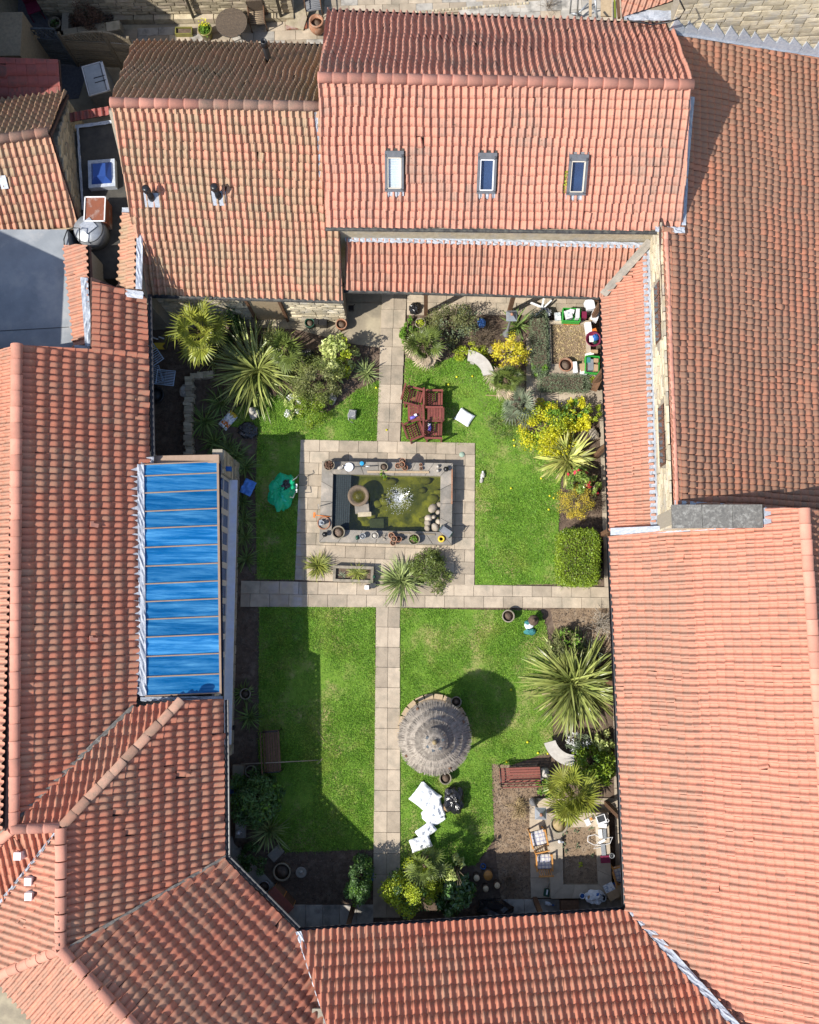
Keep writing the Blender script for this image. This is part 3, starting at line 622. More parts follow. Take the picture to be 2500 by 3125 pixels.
# ===== clerestory range on the east, roof falling away eastwards
e1 = building('clerestory_hall', 'large brown tiled roof behind the pale clerestory stone wall with long windows', at(2000,1200,0))
P10 = Plane(at(2026,800,4.35), (-1,.03), 17)
r10 = Roof(e1)
r10.slope(P10, out_pts(P10, [(2019,705),(2057,1548),(2560,1585),(2560,178),(2066,100)]), 'brown', w=.168, e=.225, seed=8, wob=.05, prof=PROF_B, amp=.9, lip=.012, holes=[lambda p: p.y > 10.28 and p.x < 6.72-max(0,p.y-13.3)*.09])
r10.finish()
xw = 6.2
b = MB(); yb, yt = at(2010,1610,3).y, 10.45
b.box((xw+.2,(yb+yt)/2,2.05), (.36,yt-yb,4.1)); b.build('wall', M['mortar'], e1)
stone_wall(e1, (xw+.02,yt), (xw+.02,yb), 3.05, 4.33, (-1,0,0), 'stone_y', .13, .25, .6, .06, skip=[(yt-y_-.8, yt-y_+.8, 3.35, 4.01) for y_ in (at(2005,955,3.6).y, at(2020,1330,3.6).y)])
for y0 in (at(2005,955,3.6).y, at(2020,1330,3.6).y):
    wd = MB().box((xw+.03,y0,3.68), (.05,1.6,.66)); w_ = wd.build('window', M['wood'], e1)
    for k in range(4): MB().box((xw+.0,y0-.6+k*.4,3.68), (.03,.34,.56)).build('pane', M['glass'], w_)
    MB().box((xw,y0,3.33), (.07,1.6,.04)).build('sill', M['stone_y'], w_)
ridge_line(e1, P10.on(2028,710)+V((.03,0,0)), P10.on(2062,1540)+V((.03,0,0)), 'ridge', .07, .2, .0, 'top_edge_tile')
strip(e1, [P10.on(2058,1546)+V((0,0,.03)), P10.on(2540,1578)+V((0,0,.03))], (0,.16,0), 'lead', crinkle=.01)
strip(e1, [P10.on(2092,690)+V((0,0,.05)), P10.on(2098,545)+V((0,0,.05)), P10.on(2118,300)+V((0,0,.05))], (-.2,0,.04), 'lead', crinkle=.015)
strip(e1, [at(2000,690,4.22), at(2090,694,4.3)], (0,-.16,0), 'lead_w', crinkle=.03, seg=.06)
e_o = MB(); e_o.prism([(6.6,3.0),(14,3.0),(14,18),(6.6,16.4)], 0, [3.9,1.6,1.6,3.9]); e_o.build('body', M['mortar'], e1)
# gable parapet with slate coping between the two east roofs
pp = building('parapet_wall', 'stepped stone parapet capped with three dark slate slabs at the roof junction', at(2190,1570,0), 'parapet')
a0 = at(2052,1572,4.75); a1 = at(2330,1578,4.75); ymid = (a0.y+a1.y)/2
MB().box(((a0.x+a1.x)/2, ymid, 2.3), (a1.x-a0.x-.1,.42,4.6)).build('wall', M['mortar'], pp)
stone_wall(pp, (a0.x+.03,ymid-.2), (a1.x-.05,ymid-.2), 3.2, 4.6, (0,-1,0), 'stone_y', .13, .25, .5, .05)
for k in range(3):
    w = (a1.x-a0.x)/3; MB().box((a0.x+w*(k+.5), ymid, 4.68), (w-.012,.58,.09)).build('coping_slab', M['dark_slab'], pp)
MB().box((a1.x+.13, ymid, 4.6), (.16,.42,.2)).build('kneeler', M['lead_w'], pp)

# ===== east range lower
e2 = building('east_range', 'long salmon pantiled range filling the lower right side', at(1900,2300,0))
P9 = planeE((1862,1640),(1911,2776),2.5,31.5)
r9 = Roof(e2); r9.slope(P9, [P9.on(1860,1638), P9.on(1911,2776), P9.on(2175,3045), P9.on(2108,1612)], 'new', w=.19, e=.22, seed=9, wob=.04, amp=1.12)
r9.slope(P9, [P9.on(2108,1612), P9.on(2175,3045), P9.on(2310,3190), P9.on(2566,3190), P9.on(2457,1606), P9.on(2330,1600)], 'fresh', w=.19, e=.22, seed=9, wob=.04, amp=1.12)
r9.slope(P9, [P9.on(2338,1550), P9.on(2338,1608), P9.on(2457,1612), P9.on(2452,1552)], 'fresh', w=.19, e=.22, seed=9, amp=1.3)
rt, rb = P9.on(2452,1552), P9.on(2566,3190)
P9E = Plane(rt, (-1,0,0), 33)
r9.slope(P9E, [rt, rb, rb+V((3,0,-1.95)), rt+V((3,0,-1.95))], 'brown', w=.19, e=.22, seed=10); r9.finish()
ridge_line(e2, rt, rb, 'ridge', .14, .38)
strip(e2, [P9.on(1862,1634)+V((0,0,.08)), P9.on(2010,1628)+V((0,0,.09)), P9.on(2332,1608)+V((0,0,.09))], (0,.19,.03), 'lead_w', crinkle=.015)
gutter(e2, at(1860,1640,2.46)+V((-.03,0,0)), at(1909,2776,2.46)+V((-.03,0,0)))
MB().bar(at(1866,1640,2.38)+V((.12,0,0)), at(1915,2776,2.38)+V((.12,0,0)), .1, .14).build('eaves_beam', M['wood'], e2)
MB().prism([(6.5,2.9),(6.5,-12),(13,-12),(13,2.9)], 0, [3.1,3.1,1.5,1.5]).build('wall', M['mortar'], e2)
MB().prism([(8.4,2.5),(9.2,2.5),(10.0,2.5)], 0, [4.4,4.9,4.4]).build('gable', M['mortar'], e2)
for py in (2075,2450): g = at(1880,py); post(e2, 5.2, g.y, 2.35, ax=1)

# ===== south range
s1_ = building('south_range', 'pink pantiled range along the bottom edge facing the garden', at(1400,2800,0))
P8 = planeE((1908,2778),(905,2842),2.5,36)
q8 = out_pts(P8, [(1908,2779),(905,2843),(1015,3190),(2285,3190)])
r8 = Roof(s1_); r8.slope(P8, q8, 'west', w=.187, e=.305, seed=11, wob=.025, prof=PROF); r8.finish()
gutter(s1_, at(1906,2774,2.46), at(903,2838,2.46)); MB().bar(at(1906,2782,2.38)+V((0,-.12,0)), at(905,2846,2.38)+V((0,-.12,0)), .1, .14).build('eaves_beam', M['wood'], s1_)
MB().prism([(-5,-9.6),(-5,-14),(12,-14),(12,-9.4)], 0, 3.2).build('wall', M['mortar'], s1_)
for px, py in ((1078,2768),(1632,2742)): g = at(px,py); post(s1_, g.x, g.y, 2.3, br=False)
strip(s1_, [P8.on(1906,2770)+V((0,0,.05)), P8.on(2285,3190)+V((0,0,.08))], (.2,.05,0.02), 'lead_w', name='valley_lead', crinkle=.02)
# ===== west range
w1 = building('west_range', 'long weathered pantile range on the left beside the blue glass roof', at(300,1600,0))
P5 = planeE((450,892),(456,1392),2.9,32,True)
r5 = Roof(w1); q5 = out_pts(P5, [(54,1052),(453,1079),(457,1397),(414,2162),(50,2509)])
r5.slope(P5, q5, 'west', w=.175, e=.325, seed=12, wob=.015, prof=PROF_W, amp=1.0)
r5.slope(P5, out_pts(P5, [(280,843),(380,883),(445,898),(453,1079),(278,1069)]), 'west', w=.175, e=.325, seed=12, wob=.015, prof=PROF_W, amp=1.0)
rw0, rw1 = P5.on(54,1052), P5.on(44,2530)
P5W = Plane(rw0, (1,0,0), 32)
r5.slope(P5W, [rw0, rw1, rw1+V((-3,0,-1.87)), rw0+V((-3,0,-1.87))], 'new', w=.178, e=.29, seed=13); r5.finish()
ridge_line(w1, rw0, rw1, 'ridge', .15, .42)
gutter(w1, P5.on(447,898)+V((.1,0,.02)), P5.on(457,1392)+V((.1,0,.02)))
MB().prism([(-13.2,7.5),(-13.2,-9),(-8.95,-9),(-8.95,7.5)], 0, [1.5,1.5,3.2,3.2]).build('wall', M['mortar'], w1)
MB().prism([(rw0.x-2.6,rw0.y-.1),(rw0.x+1.3,rw0.y-.1),(rw0.x,rw0.y-.1),(rw0.x,rw0.y-.4)], 0, [2.9,3.5,4.3,4.3]).build('gable', M['mortar'], w1)
MB().prism([(-9.5,9.3),(-9.5,7.4),(-8.95,7.4),(-8.95,9.3)], 0, 2.9).build('outshut', M['mortar'], w1)
# ===== south-west wing (hipped)
w2 = building('hipped_wing', 'hipped pantile wing at lower left with three white vent boxes', at(300,2600,0))
P6 = planeE((680,2134),(685,2620),2.6,32,True)
H0, H1 = P6.on(553,2138), P6.on(188,2524); H2 = P6.on(188,2895)
r6 = Roof(w2); r6.slope(P6, out_pts(P6, [(553,2138),(681,2133),(685,2621),(212,2893),(188,2895),(188,2524)]), 'west', w=.175, e=.32, seed=14, wob=.015, prof=PROF_W, amp=1.0)
P6N = plane3(H0, H1, P5.on(50,2511))
r6.slope(P6N, [H0, P6N.on(413,2160), P6N.on(46,2514), H1], 'west', w=.178, e=.29, seed=15)
P6W = Plane(H1, (1,0,0), 32)
r6.slope(P6W, out_pts(P6W, [(188,2524),(188,2897),(-60,2998),(-60,2840)]), 'new', w=.178, e=.29, seed=16)
P6S = plane3(H1, P6N.on(40,2530), P6W.on(-60,2838))
r6.slope(P6S, out_pts(P6S, [(188,2520),(-60,2840),(-60,2640),(40,2532)]), 'west', w=.178, e=.29, seed=17); r6.finish()
ridge_line(w2, H0, H1, 'ridge_old', .12, .42); ridge_line(w2, H1, H2, 'ridge', .14, .4); ridge_line(w2, P6N.on(40,2530), H1, 'ridge', .12, .4); ridge_line(w2, P6N.on(40,2530), P6S.on(-60,2625), 'ridge', .12, .4)
strip(w2, [P6N.on(415,2158)+V((0,0,.03)), P6N.on(50,2510)+V((0,0,.05))], (-.1,.06,0), 'dark_slab', name='valley_lead')
strip(w2, [P6W.on(184,2532)+V((0,0,.06)), P6W.on(-60,2838)+V((0,0,.06))], (-.13,-.06,0), 'lead_w', name='valley_lead', crinkle=.03)
gutter(w2, at(684,2136,2.6)+V((.08,0,.03)), at(688,2620,2.6)+V((.08,0,.03)))
MB().prism([(-11.6,-2.6),(-11.6,-9.5),(-6.7,-7.0),(-6.7,-2.0),(-7,-1.9)], 0, 2.9).build('wall', M['mortar'], w2)
for px, py, pl, lab in ((66,2606,P6S,'white vent box on the small slope nearest the left edge'),(98,2683,P6W,'upper of two white vent boxes side by side on the pink slope'),(99,2728,P6W,'lower of two white vent boxes on the pink slope')):
    p = pl.on(px, py); t = thing('roof_vent_box', lab, 'roof vent', p, group='white vent boxes')
    MB().box(p+V((0,0,.12)), (.19,.2,.26), taper=.9).build('hood', M['white'], t); MB().box(p+V((0,0,.02)), (.3,.3,.03), M=Matrix((pl.A,pl.U,pl.N)).transposed()).build('base', M['ridge'], t)
# ===== diagonal corner range
w3 = building('diagonal_range', 'pantile range cutting diagonally across the bottom left corner', at(600,2900,0))
P7 = plane3(at(685,2622,2.6), at(905,2843,2.6), H2)
r7 = Roof(w3); r7.slope(P7, out_pts(P7, [(685,2623),(905,2843),(1015,3190),(470,3190),(188,2897)]), 'west', w=.19, e=.31, seed=18, wob=.025, prof=PROF_W, amp=1.0)
P7W = plane3(H2, P7.on(410,3125), P6W.on(0,2974))
r7.slope(P7W, out_pts(P7W, [(188,2897),(470,3190),(165,3190),(-20,2978)]), 'new', w=.178, e=.29, seed=19); r7.finish()
ridge_line(w3, H2, P7.on(470,3190), 'ridge', .14, .42); ridge_line(w3, H2, P6W.on(-50,2995), 'ridge', .13, .4)
strip(w3, [P7.on(686,2620)+V((0,0,.06)), P7.on(212,2894)+V((0,0,.06))], (.04,.1,0), 'coping', name='valley_lead')
strip(w3, [P7.on(903,2842)+V((0,0,.05)), P7.on(1015,3190)+V((0,0,.07))], (.14,.02,0), 'lead', name='valley_lead')
gutter(w3, at(688,2620,2.6)+V((.06,.06,.03)), at(907,2840,2.6)+V((.06,.06,.03)))
MB().prism([(-7.0,-7.3),(-8.2,-8.5),(-6.3,-14),(-4.2,-14),(-4.2,-9.7)], 0, 2.9).build('wall', M['mortar'], w3)
# ===== conservatory
cv = building('conservatory', 'lean-to conservatory with a blue glass roof in timber-brown glazing bars', at(600,1750,0), 'conservatory')
PC = plane3(at(668,1420,2.45), at(672,2122,2.45), at(424,1700,3.08))
ys = [1419,1454,1506,1562,1614,1672,1729,1783,1837,1891,1945,2004,2066,2124]
Lc = lambda y, s=0: PC.on(434+(y-1420)*.012, y+s); Rc = lambda y: PC.on(664+(y-1420)*.012, y-10)
for i in range(len(ys)-1):
    a, b_, c, d = Lc(ys[i]), Rc(ys[i]), Rc(ys[i+1]), Lc(ys[i+1]); n = PC.N
    g = MB(); g.add([x+n*z for z in (.03,.045) for x in (a,b_,c,d)], [(0,1,2,3),(7,6,5,4),(0,4,5,1),(1,5,6,2),(2,6,7,3),(3,7,4,0)]); g.build('roof_pane', M['glass_blue'], cv)
for i in range(len(ys)):
    MB().bar(Lc(ys[i])+PC.N*.05, Rc(ys[i])+PC.N*.05, .03, .05, up=PC.N).build('glazing_bar', M['tan'], cv)
MB().bar(Rc(1415)+PC.N*.05, Rc(2128)+PC.N*.05, .055, .06, up=PC.N).build('eaves_bar', M['tan'], cv)
strip(cv, [PC.on(421,1418)+V((0,0,.06)), PC.on(428,2124)+V((0,0,.06))], (.17,0,-.04), 'lead_w', crinkle=.02, scal=.0)
for k in range(24):      # lead tongues dressed into the tile troughs
    y = 1425+k*29.2; p = PC.on(420+(y-1420)*.01, y)+V((.01,0,.05)); b = MB(); b.add([p, p+V((-.2,.02,.05)), p+V((-.2,-.09,.05)), p+V((0,-.2,0)), p+V((0,0,-.03)), p+V((0,-.2,-.03))], [(0,1,2,3),(0,4,1),(3,2,5),(1,4,5,2)]); b.build('lead_tongue', M['lead_w'], cv)
strip(cv, [Lc(2124)+V((-.1,-.02,.07)), Rc(2134)+V((.08,0,.08))], (0,-.12,-.04), 'lead_w', crinkle=.02)
cp = [at(468,1391,2.75), at(668,1387,2.55), at(668,1412,2.55), at(468,1416,2.75)]
MB().add(cp+[c-V((0,0,.12)) for c in cp], [(0,1,2,3),(7,6,5,4),(0,4,5,1),(1,5,6,2),(2,6,7,3),(3,7,4,0)]).build('end_coping', M['tan'], cv)
strip(cv, [at(400,1400,3.1), at(470,1394,2.9)], (0,-.25,0), 'lead_w', crinkle=.04, seg=.08)
gutter(cv, Rc(1415)+V((.04,0,-.05)), Rc(2290)+V((.04,0,-.06)), r=.04)
x0 = -5.68; y0, y1 = at(700,1415).y, at(740,2300).y
wl = MB().box((x0-.14,(y0+y1)/2,.5), (.28,y0-y1,1.0)); wl.build('dwarf_wall', M['mortar'], cv)
ye = at(568,1402,2.6).y; MB().box((x0-1.0,ye,1.2), (1.9,.2,2.35)).build('end_wall', M['mortar'], cv)
stone_wall(cv, (x0,y1), (x0,y0), 0, 1.0, (1,0,0), 'stone', .13, .25, .5, .05, limit=160)
yw0 = at(700,1462,1.2).y; yw1 = at(730,2275,1.2).y
MB().box((x0-.14,(y0+yw0)/2,1.65), (.28,y0-yw0,1.3)).build('pier', M['mortar'], cv); stone_wall(cv, (x0,yw0), (x0,y0), 1.0, 2.25, (1,0,0), 'stone', .13, .2, .4, .05)
MB().box((x0+.04,(yw0+yw1)/2,1.0), (.26,yw0-yw1,.05)).build('window_sill', M['white'], cv)
nw = 15; pw = (yw0-yw1)/nw
for k in range(nw):
    yc = yw0-pw*(k+.5); w_ = MB()
    for dy, dz, sy, sz in ((-pw/2+.04,1.62,.08,1.2),(pw/2-.04,1.62,.08,1.2),(0,1.06,pw-.16,.08),(0,2.2,pw-.16,.1),(0,1.78,pw-.16,.05)): w_.box((x0-.09,yc+dy,dz), (.07,sy,sz))
    f = w_.build('window', M['cream'], cv); MB().box((x0-.09,yc,1.65), (.015,pw-.16,1.1)).build('pane', M['glass'], f)
for px, py in ((684,1431),(724,2237)): MB().box((x0+.1, at(px,py,1.9).y, 1.9 if py < 2000 else .6), (.16,.12,.16)).build('wall_lamp', M['blue'] if py < 2000 else M['black'], cv)
MB().box((x0-1.05,(y0+y1)/2,.02), (1.9,y0-y1,.04)).build('floor', M['slab'], cv); MB().box((-7.85,(y0+y1)/2,1.4), (.1,y0-y1,2.8)).build('back_wall', M['cream'], cv)
for k in range(5): MB().box((x0-.7,y0-.9-k*1.35,.4), (.6,.8,.75)).box((x0-1.05,y0-.9-k*1.35,.85), (.12,.8,.5)).build('seat', M['cloth'] if k%2 else M['dgrey'], cv)
# ===== small parapet with capping tiles at the old roof's verge
pt = building('tiled_parapet', 'short parapet with mossy brown capping tiles and blue lead edge on the old roof', at(395,760,0), 'parapet')
PP = plane3(at(374,650,3.1), at(362,882,3.1), at(420,650,3.36)); qp = out_pts(PP, [(374,650),(360,882),(416,884),(420,650)])
MB().prism([(p.x,p.y) for p in (qp[0]+V((.06,-.04,0)),qp[1]+V((.06,.04,0)),qp[2]+V((-.02,.04,0)),qp[3]+V((-.02,-.04,0)))], 0, [p.z-.16 for p in qp]).build('wall', M['mortar'], pt)
rp = Roof(pt); rp.slope(PP, qp, 'old', w=.2, e=.3, seed=20); rp.finish()
strip(pt, [qp[3]+V((0,0,.06)), qp[2]+V((0,0,.06))], (.16,0,-.05), 'lead', crinkle=.015)
strip(pt, [qp[0]+V((.02,.12,.08)), qp[3]+V((.12,.12,.1))], (0,-.14,0), 'lead_w'); strip(pt, [qp[1]+V((.02,.0,.08)), qp[2]+V((.22,-.08,.08))], (0,-.2,-.05), 'lead_w', crinkle=.04)
p2 = building('tiled_parapet', 'strip of orange capping tiles between the flat grey roof and the west range', at(235,900,0), 'parapet')
PQ = plane3(at(196,748,3.12), at(228,1064,3.12), at(268,748,3.42)); qq = out_pts(PQ, [(196,748),(228,1064),(284,1066),(268,748)])
MB().prism([(p.x,p.y) for p in (qq[0]+V((.06,-.04,0)),qq[1]+V((.06,.04,0)),qq[2]+V((-.02,.04,0)),qq[3]+V((-.02,-.04,0)))], 0, [p.z-.16 for p in qq]).build('wall', M['mortar'], p2)
rq = Roof(p2); rq.slope(PQ, qq, 'new', w=.19, e=.32, seed=21); rq.finish()
strip(p2, [at(268,848,3.45), at(283,1058,3.45)], (-.19,0,.04), 'lead', crinkle=.015); strip(p2, [at(228,1052,3.4), at(288,1058,3.4)], (0,-.2,0), 'lead_w', crinkle=.02)
# ===== flat roof and links
fl = building('flat_roof', 'flat grey felt roof lying half in blue shade at the left edge', at(90,880,0), 'flat roof')
f4 = [at(-150,700,2.9), at(205,700,2.9), at(240,1062,2.9), at(-150,1062,2.9)]; MB().prism([(p.x,p.y) for p in f4][::-1], 0, 2.9).build('body', M['felt'], fl)
for pa_, pb_ in (((-150,1018),(210,998)),): MB().bar(at(*pa_,2.905), at(*pb_,2.905), .015, .012).build('seam', M['dgrey'] if pa_[1] > 1000 else M['felt'], fl)
MB().tube([at(197,760,2.93), at(195,730,3.0), at(205,702,3.0), at(225,695,3.0), at(242,696,3.0), at(244,745,2.95)], .018).build('cable', M['black'], fl)
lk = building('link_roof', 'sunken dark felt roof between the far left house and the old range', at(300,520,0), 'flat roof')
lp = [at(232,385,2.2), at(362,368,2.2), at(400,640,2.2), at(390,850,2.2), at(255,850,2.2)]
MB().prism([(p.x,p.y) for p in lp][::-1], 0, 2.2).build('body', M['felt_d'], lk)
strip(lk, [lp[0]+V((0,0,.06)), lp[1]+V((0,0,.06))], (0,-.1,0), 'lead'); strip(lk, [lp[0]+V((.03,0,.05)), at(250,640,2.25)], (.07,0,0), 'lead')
PK = Plane(at(280,372,2.35), (0,1,0), 28); rk = Roof(lk); rk.slope(PK, [PK.on(214,372), PK.on(345,348), PK.on(345,322), PK.on(210,345)], 'shed', w=.2, e=.3, seed=22); rk.finish()
rl = thing('rooflight', 'square blue dome rooflight on the sunken dark roof', 'rooflight', at(314,534,2.2))
c = at(314,534,2.3); zr = R(4)
MB().box(c, (.78,.84,.22), rz=zr).build('kerb', M['lead'], rl)
d = MB(); d.box(c+V((0,0,.2)), (.6,.66,.2), rz=zr, taper=.6); d.build('dome', M['dome'], rl)
vb = thing('vent_box', 'brown-topped metal vent housing standing on the sunken roof', 'vent housing', at(295,640,2.2))
c = at(291,640,2.75); MB().box(c-V((0,0,.28)), (.58,.72,.62), rz=R(3)).build('casing', M['rust'], vb)
fr = MB()
for dx, dy, sx, sy in ((-.29,0,.03,.74),(.29,0,.03,.74),(0,.36,.6,.03),(0,-.36,.6,.03)): fr.box(c+V((dx,dy,.045)), (sx,sy,.03))
fr.build('rim', M['white'], vb)
tk = thing('water_tank', 'round grey tank with a pale lid below the brown vent housing', 'tank', at(296,725,2.2))
c = at(290,722,2.2); MB().lathe(c, [(.44,0),(.46,.3),(.44,.5)], 24).build('drum', M['grey'], tk); MB().lathe(c+V((0,0,.5)), [(.42,0),(.4,.05),(.001,.06)], 24).build('lid', M['galv'], tk); MB().box(c+V((.02,.06,.59)), (.36,.36,.03), rz=.7).build('hatch', M['lead_w'], tk)
# ===== far-left cottage and shed
n3 = building('cottage', 'far left house with tan pantiles and a stone gable', at(90,550,0))
P3 = planeE((0,712),(240,690),2.6,33)
r3 = Roof(n3); q3 = out_pts(P3, [(-80,719),(242,690),(152,406),(-80,438)]); r3.slope(P3, q3, 'old', w=.18, e=.245, seed=23, wob=.03)
P3N = Plane(q3[2], (q3[2]-q3[3]).cross(V((0,0,1))), 33); q3n = [q3[3], q3[2]]+out_pts(P3N, [(206,281),(-80,316)])
r3.slope(P3N, q3n, 'oldn', w=.18, e=.245, seed=24, wob=.03); r3.finish(); ridge_line(n3, q3[3], q3[2], 'ridge_old', .14, .38)
g0, g1 = inset(q3[1],(-.1,.1),1), inset(q3n[2],(-.1,-.1),1)
gable_body(n3, (inset(q3[0],(0,.1),1), g0), (inset(q3n[3],(0,-.1),1), g1), 2.55, q3[2].z-.15)
stone_wall(n3, g0, g1, .6, q3[2].z-.2, (1,0,0), 'stone', .15, .25, .5, .05, top=lambda t: 2.5+(q3[2].z-2.7)*(1-abs(2*t-1)))
MB().bar(q3[0]+V((0,-.04,-.05)), q3[1]+V((.04,-.04,-.05)), .04, .12).build('fascia', M['board'], n3)
MB().box(P3.on(15,560)+V((0,0,.08)), (.2,.35,.04), M=Matrix((P3.A,P3.U,P3.N)).transposed()).build('lead_patch', M['lead'], n3)
sh = building('shed', 'small shed with a dark red square tiled roof in the shaded yard', at(90,240,0), 'shed')
PS = Plane(at(90,300,2.4), (0,1,0), 22); rs_ = Roof(sh); rs_.slope(PS, out_pts(PS, [(-80,306),(186,292),(178,181),(-80,172)]), 'shed', w=.3, e=.31, prof=PLAIN, seed=25); rs_.finish()
b = at(50,240,0); MB().box((b.x-.6,b.y-.05,1.15), (3.6,1.4,2.3)).build('wall', M['grey_wood'], sh)
# neighbours outside the left edge
for nm, x0_, x1_, ya, yb_, h, lab in (('a',-20,-12.9,1.5,8.5,6.3,'two-storey stone house beyond the left edge of the flat roof'),('b',-20,-13.3,14.3,24,6.5,'two-storey stone house beyond the shaded top left yard')):
    nb = building('neighbour_house', lab, ((x0_+x1_)/2,(ya+yb_)/2,0)); gable_body(nb, ((x0_,ya),(x1_,ya)), ((x0_,yb_),(x1_,yb_)), h-.6, h+1.2, 'stone') if False else MB().prism([(x0_,ya),(x1_,ya),(x1_,yb_),(x0_,yb_)], 0, h-.15).build('wall', M['stone'], nb)
    rr = MB(); xm = (x0_+x1_)/2; rr.add([(x1_+.15,ya-.2,h-.15),(x1_+.15,yb_+.2,h-.15),(xm,yb_+.2,h+2),(xm,ya-.2,h+2),(x0_-.15,yb_+.2,h-.15),(x0_-.15,ya-.2,h-.15)], [(0,1,2,3),(3,2,4,5),(0,3,5),(1,4,2),(0,5,4,1)]); rr.build('roof', M['ridge_old'], nb)
# ===== gable and roof behind the top right
tr_ = building('stone_gable', 'pale coursed stone gable rising behind the brown roof at top right', at(2300,60,0))
ga, gb = P10.on(2040,92), P10.on(2580,182); gd = (gb-ga).normalized(); go = V((gd.y,-gd.x,0)).normalized()
MB().prism([(ga.x,ga.y),(gb.x,gb.y),(gb.x-go.x*.4,gb.y-go.y*.4),(ga.x-go.x*.4,ga.y-go.y*.4)], 0, 7.5).build('wall', M['mortar'], tr_)
zl = lambda t: lerp(ga.z, gb.z, t)
for j in range(1):
    stone_wall(tr_, (ga.x,ga.y), (gb.x,gb.y), min(ga.z,gb.z)+.15, 7.4, go, 'stone_y', .19, .3, .62, .06)
strip(tr_, [V((ga.x,ga.y,ga.z+.03)), V((gb.x,gb.y,gb.z+.03))], V((0,0,.34))+go*-.02, 'lead', crinkle=.0, name='step_flashing')
sl_ = (gb-ga).length/14
for k in range(14):
    p = ga.lerp(gb, k/14); q_ = [p+V((0,0,.02)), p+gd*sl_+V((0,0,.02)), p+gd*sl_+V((0,0,random.uniform(.24,.34))), p+gd*random.uniform(0,.06)+V((0,0,random.uniform(.52,.68)))]; MB().add([x+go*.085 for x in q_]+[x+go*.03 for x in q_], [(0,1,2,3),(7,6,5,4),(0,4,5,1),(1,5,6,2),(2,6,7,3),(3,7,4,0)]).build('flashing_step', M['lead'], tr_)
strip(tr_, [P10.on(2066,112)+V((0,0,.06)), P10.on(2570,190)+V((0,0,.06))], (.0,.14,0), 'lead_w', crinkle=.01)
MB().tube([at(2075,0,6), at(2090,30,5.6), at(2075,55,5.2), at(2040,68,5), at(1990,75,4.9), at(1920,62,4.9), at(1915,55,4.9)], .02).build('cable', M['black'], tr_)
br_ = building('back_roof', 'corner of an orange tiled roof at the top edge beside the stone gable', at(1970,0,0))
PB = Plane(at(1960,50,4.6), (.35,1,0), 28); rb_ = Roof(br_); rb_.slope(PB, out_pts(PB, [(1898,52),(2056,2),(2056,-60),(1895,-60)]), 'new', w=.16, e=.2, seed=26); rb_.finish()
b = at(1975,-40,0); MB().box((b.x,b.y+1,2.1), (1.3,2.2,4.2)).build('wall', M['mortar'], br_)
strip(br_, [at(1905,62,4.5), at(2055,62,4.6)], (0,.25,.05), 'lead_w', crinkle=.03)

for px, py, lab in ((286,1604,'loose broken tile lying on the upper west roof'),(283,1952,'loose broken tile lying on the lower west roof')):
    p = P5.on(px, py)+P5.N*.1; tag(MB().box(p, (.2,.1,.03), M=Matrix((P5.A,P5.U,P5.N)).transposed()@Matrix.Rotation(1.4,3,'Z')).box(p+P5.A*.05+P5.U*.06, (.1,.08,.025), M=Matrix((P5.A,P5.U,P5.N)).transposed()).build('broken_tile', M['ridge']), lab, 'tile', 'loose tiles on the west roof')
# ================================================================ ground
struct(MB().poly([(-150,-150,-.03),(150,-150,-.03),(150,150,-.03),(-150,150,-.03)]).build('ground', M['concrete']))
def sheet(name, pxs, m, z): return struct(MB().poly([at(*p, z) for p in pxs]).build(name, M[m]))
def inpoly(x, y, poly):
    c = np.zeros(len(x), bool); n = len(poly)
    for i in range(n):
        x1, y1 = poly[i][:2]; x2, y2 = poly[(i+1)%n][:2]
        if y1 == y2: continue
        k = ((y1 > y) != (y2 > y)) & (x < (x2-x1)*(y-y1)/(y2-y1)+x1); c ^= k
    return c
def tri_mesh(name, tris, m, parent=None, w=True, quads=False):
    """tris: (n,k,3) array of separate faces"""
    n, k, _ = tris.shape; me = bpy.data.meshes.new(name); me.vertices.add(n*k); me.vertices.foreach_set('co', tris.reshape(-1).astype(np.float32))
    me.loops.add(n*k); me.loops.foreach_set('vertex_index', np.arange(n*k, dtype=np.int32)); me.polygons.add(n); me.polygons.foreach_set('loop_start', np.arange(0, n*k, k, dtype=np.int32))
    me.update(calc_edges=True); me.materials.append(m); return put(bpy.data.objects.new(name, me), parent, w)
soil = sheet('garden_soil', [(440,925),(1160,925),(1240,890),(1870,890),(1930,2800),(880,2860),(640,2640),(640,2100),(430,1400)], 'soil', -.015)
conc = sheet('yard', [(430,925),(1165,925),(1165,1062),(1080,1050),(900,1004),(640,995),(430,1010)], 'concrete', .005)
sheet('dry_soil_bed', [(1480,2330),(1640,2330),(1640,2745),(1530,2745),(1508,2560)], 'soil_l', .002); sheet('dry_soil_bed', [(1680,1860),(1865,1850),(1870,1990),(1700,1960)], 'soil_l', .002)
LAWN = [
 ([(800,1215),(905,1205),(1000,1260),(1090,1190),(1160,1160),(1152,1345),(918,1348),(908,1560),(900,1768),(785,1768),(780,1480),(788,1310),(690,1300),(720,1245)], 'lawn beside the shaded conservatory bed'),
 ([(1238,1090),(1300,1120),(1400,1085),(1530,1120),(1560,1200),(1540,1290),(1600,1310),(1680,1350),(1712,1440),(1705,1600),(1700,1782),(1450,1786),(1452,1362),(1224,1352)], 'lawn with the red wooden seats'),
 ([(792,1852),(1146,1852),(1142,2592),(870,2600),(800,2470),(790,2300)], 'half shaded lawn at lower left'),
 ([(1222,1856),(1650,1864),(1672,1940),(1690,2290),(1560,2335),(1500,2330),(1508,2560),(1450,2640),(1222,2650)], 'lawn under the thatched parasol')]
rng = np.random.default_rng(3)
def nz2(x, y, s): return np.array([noise.noise(V((a*s, b*s, 1.7))) for a, b in zip(x, y)])
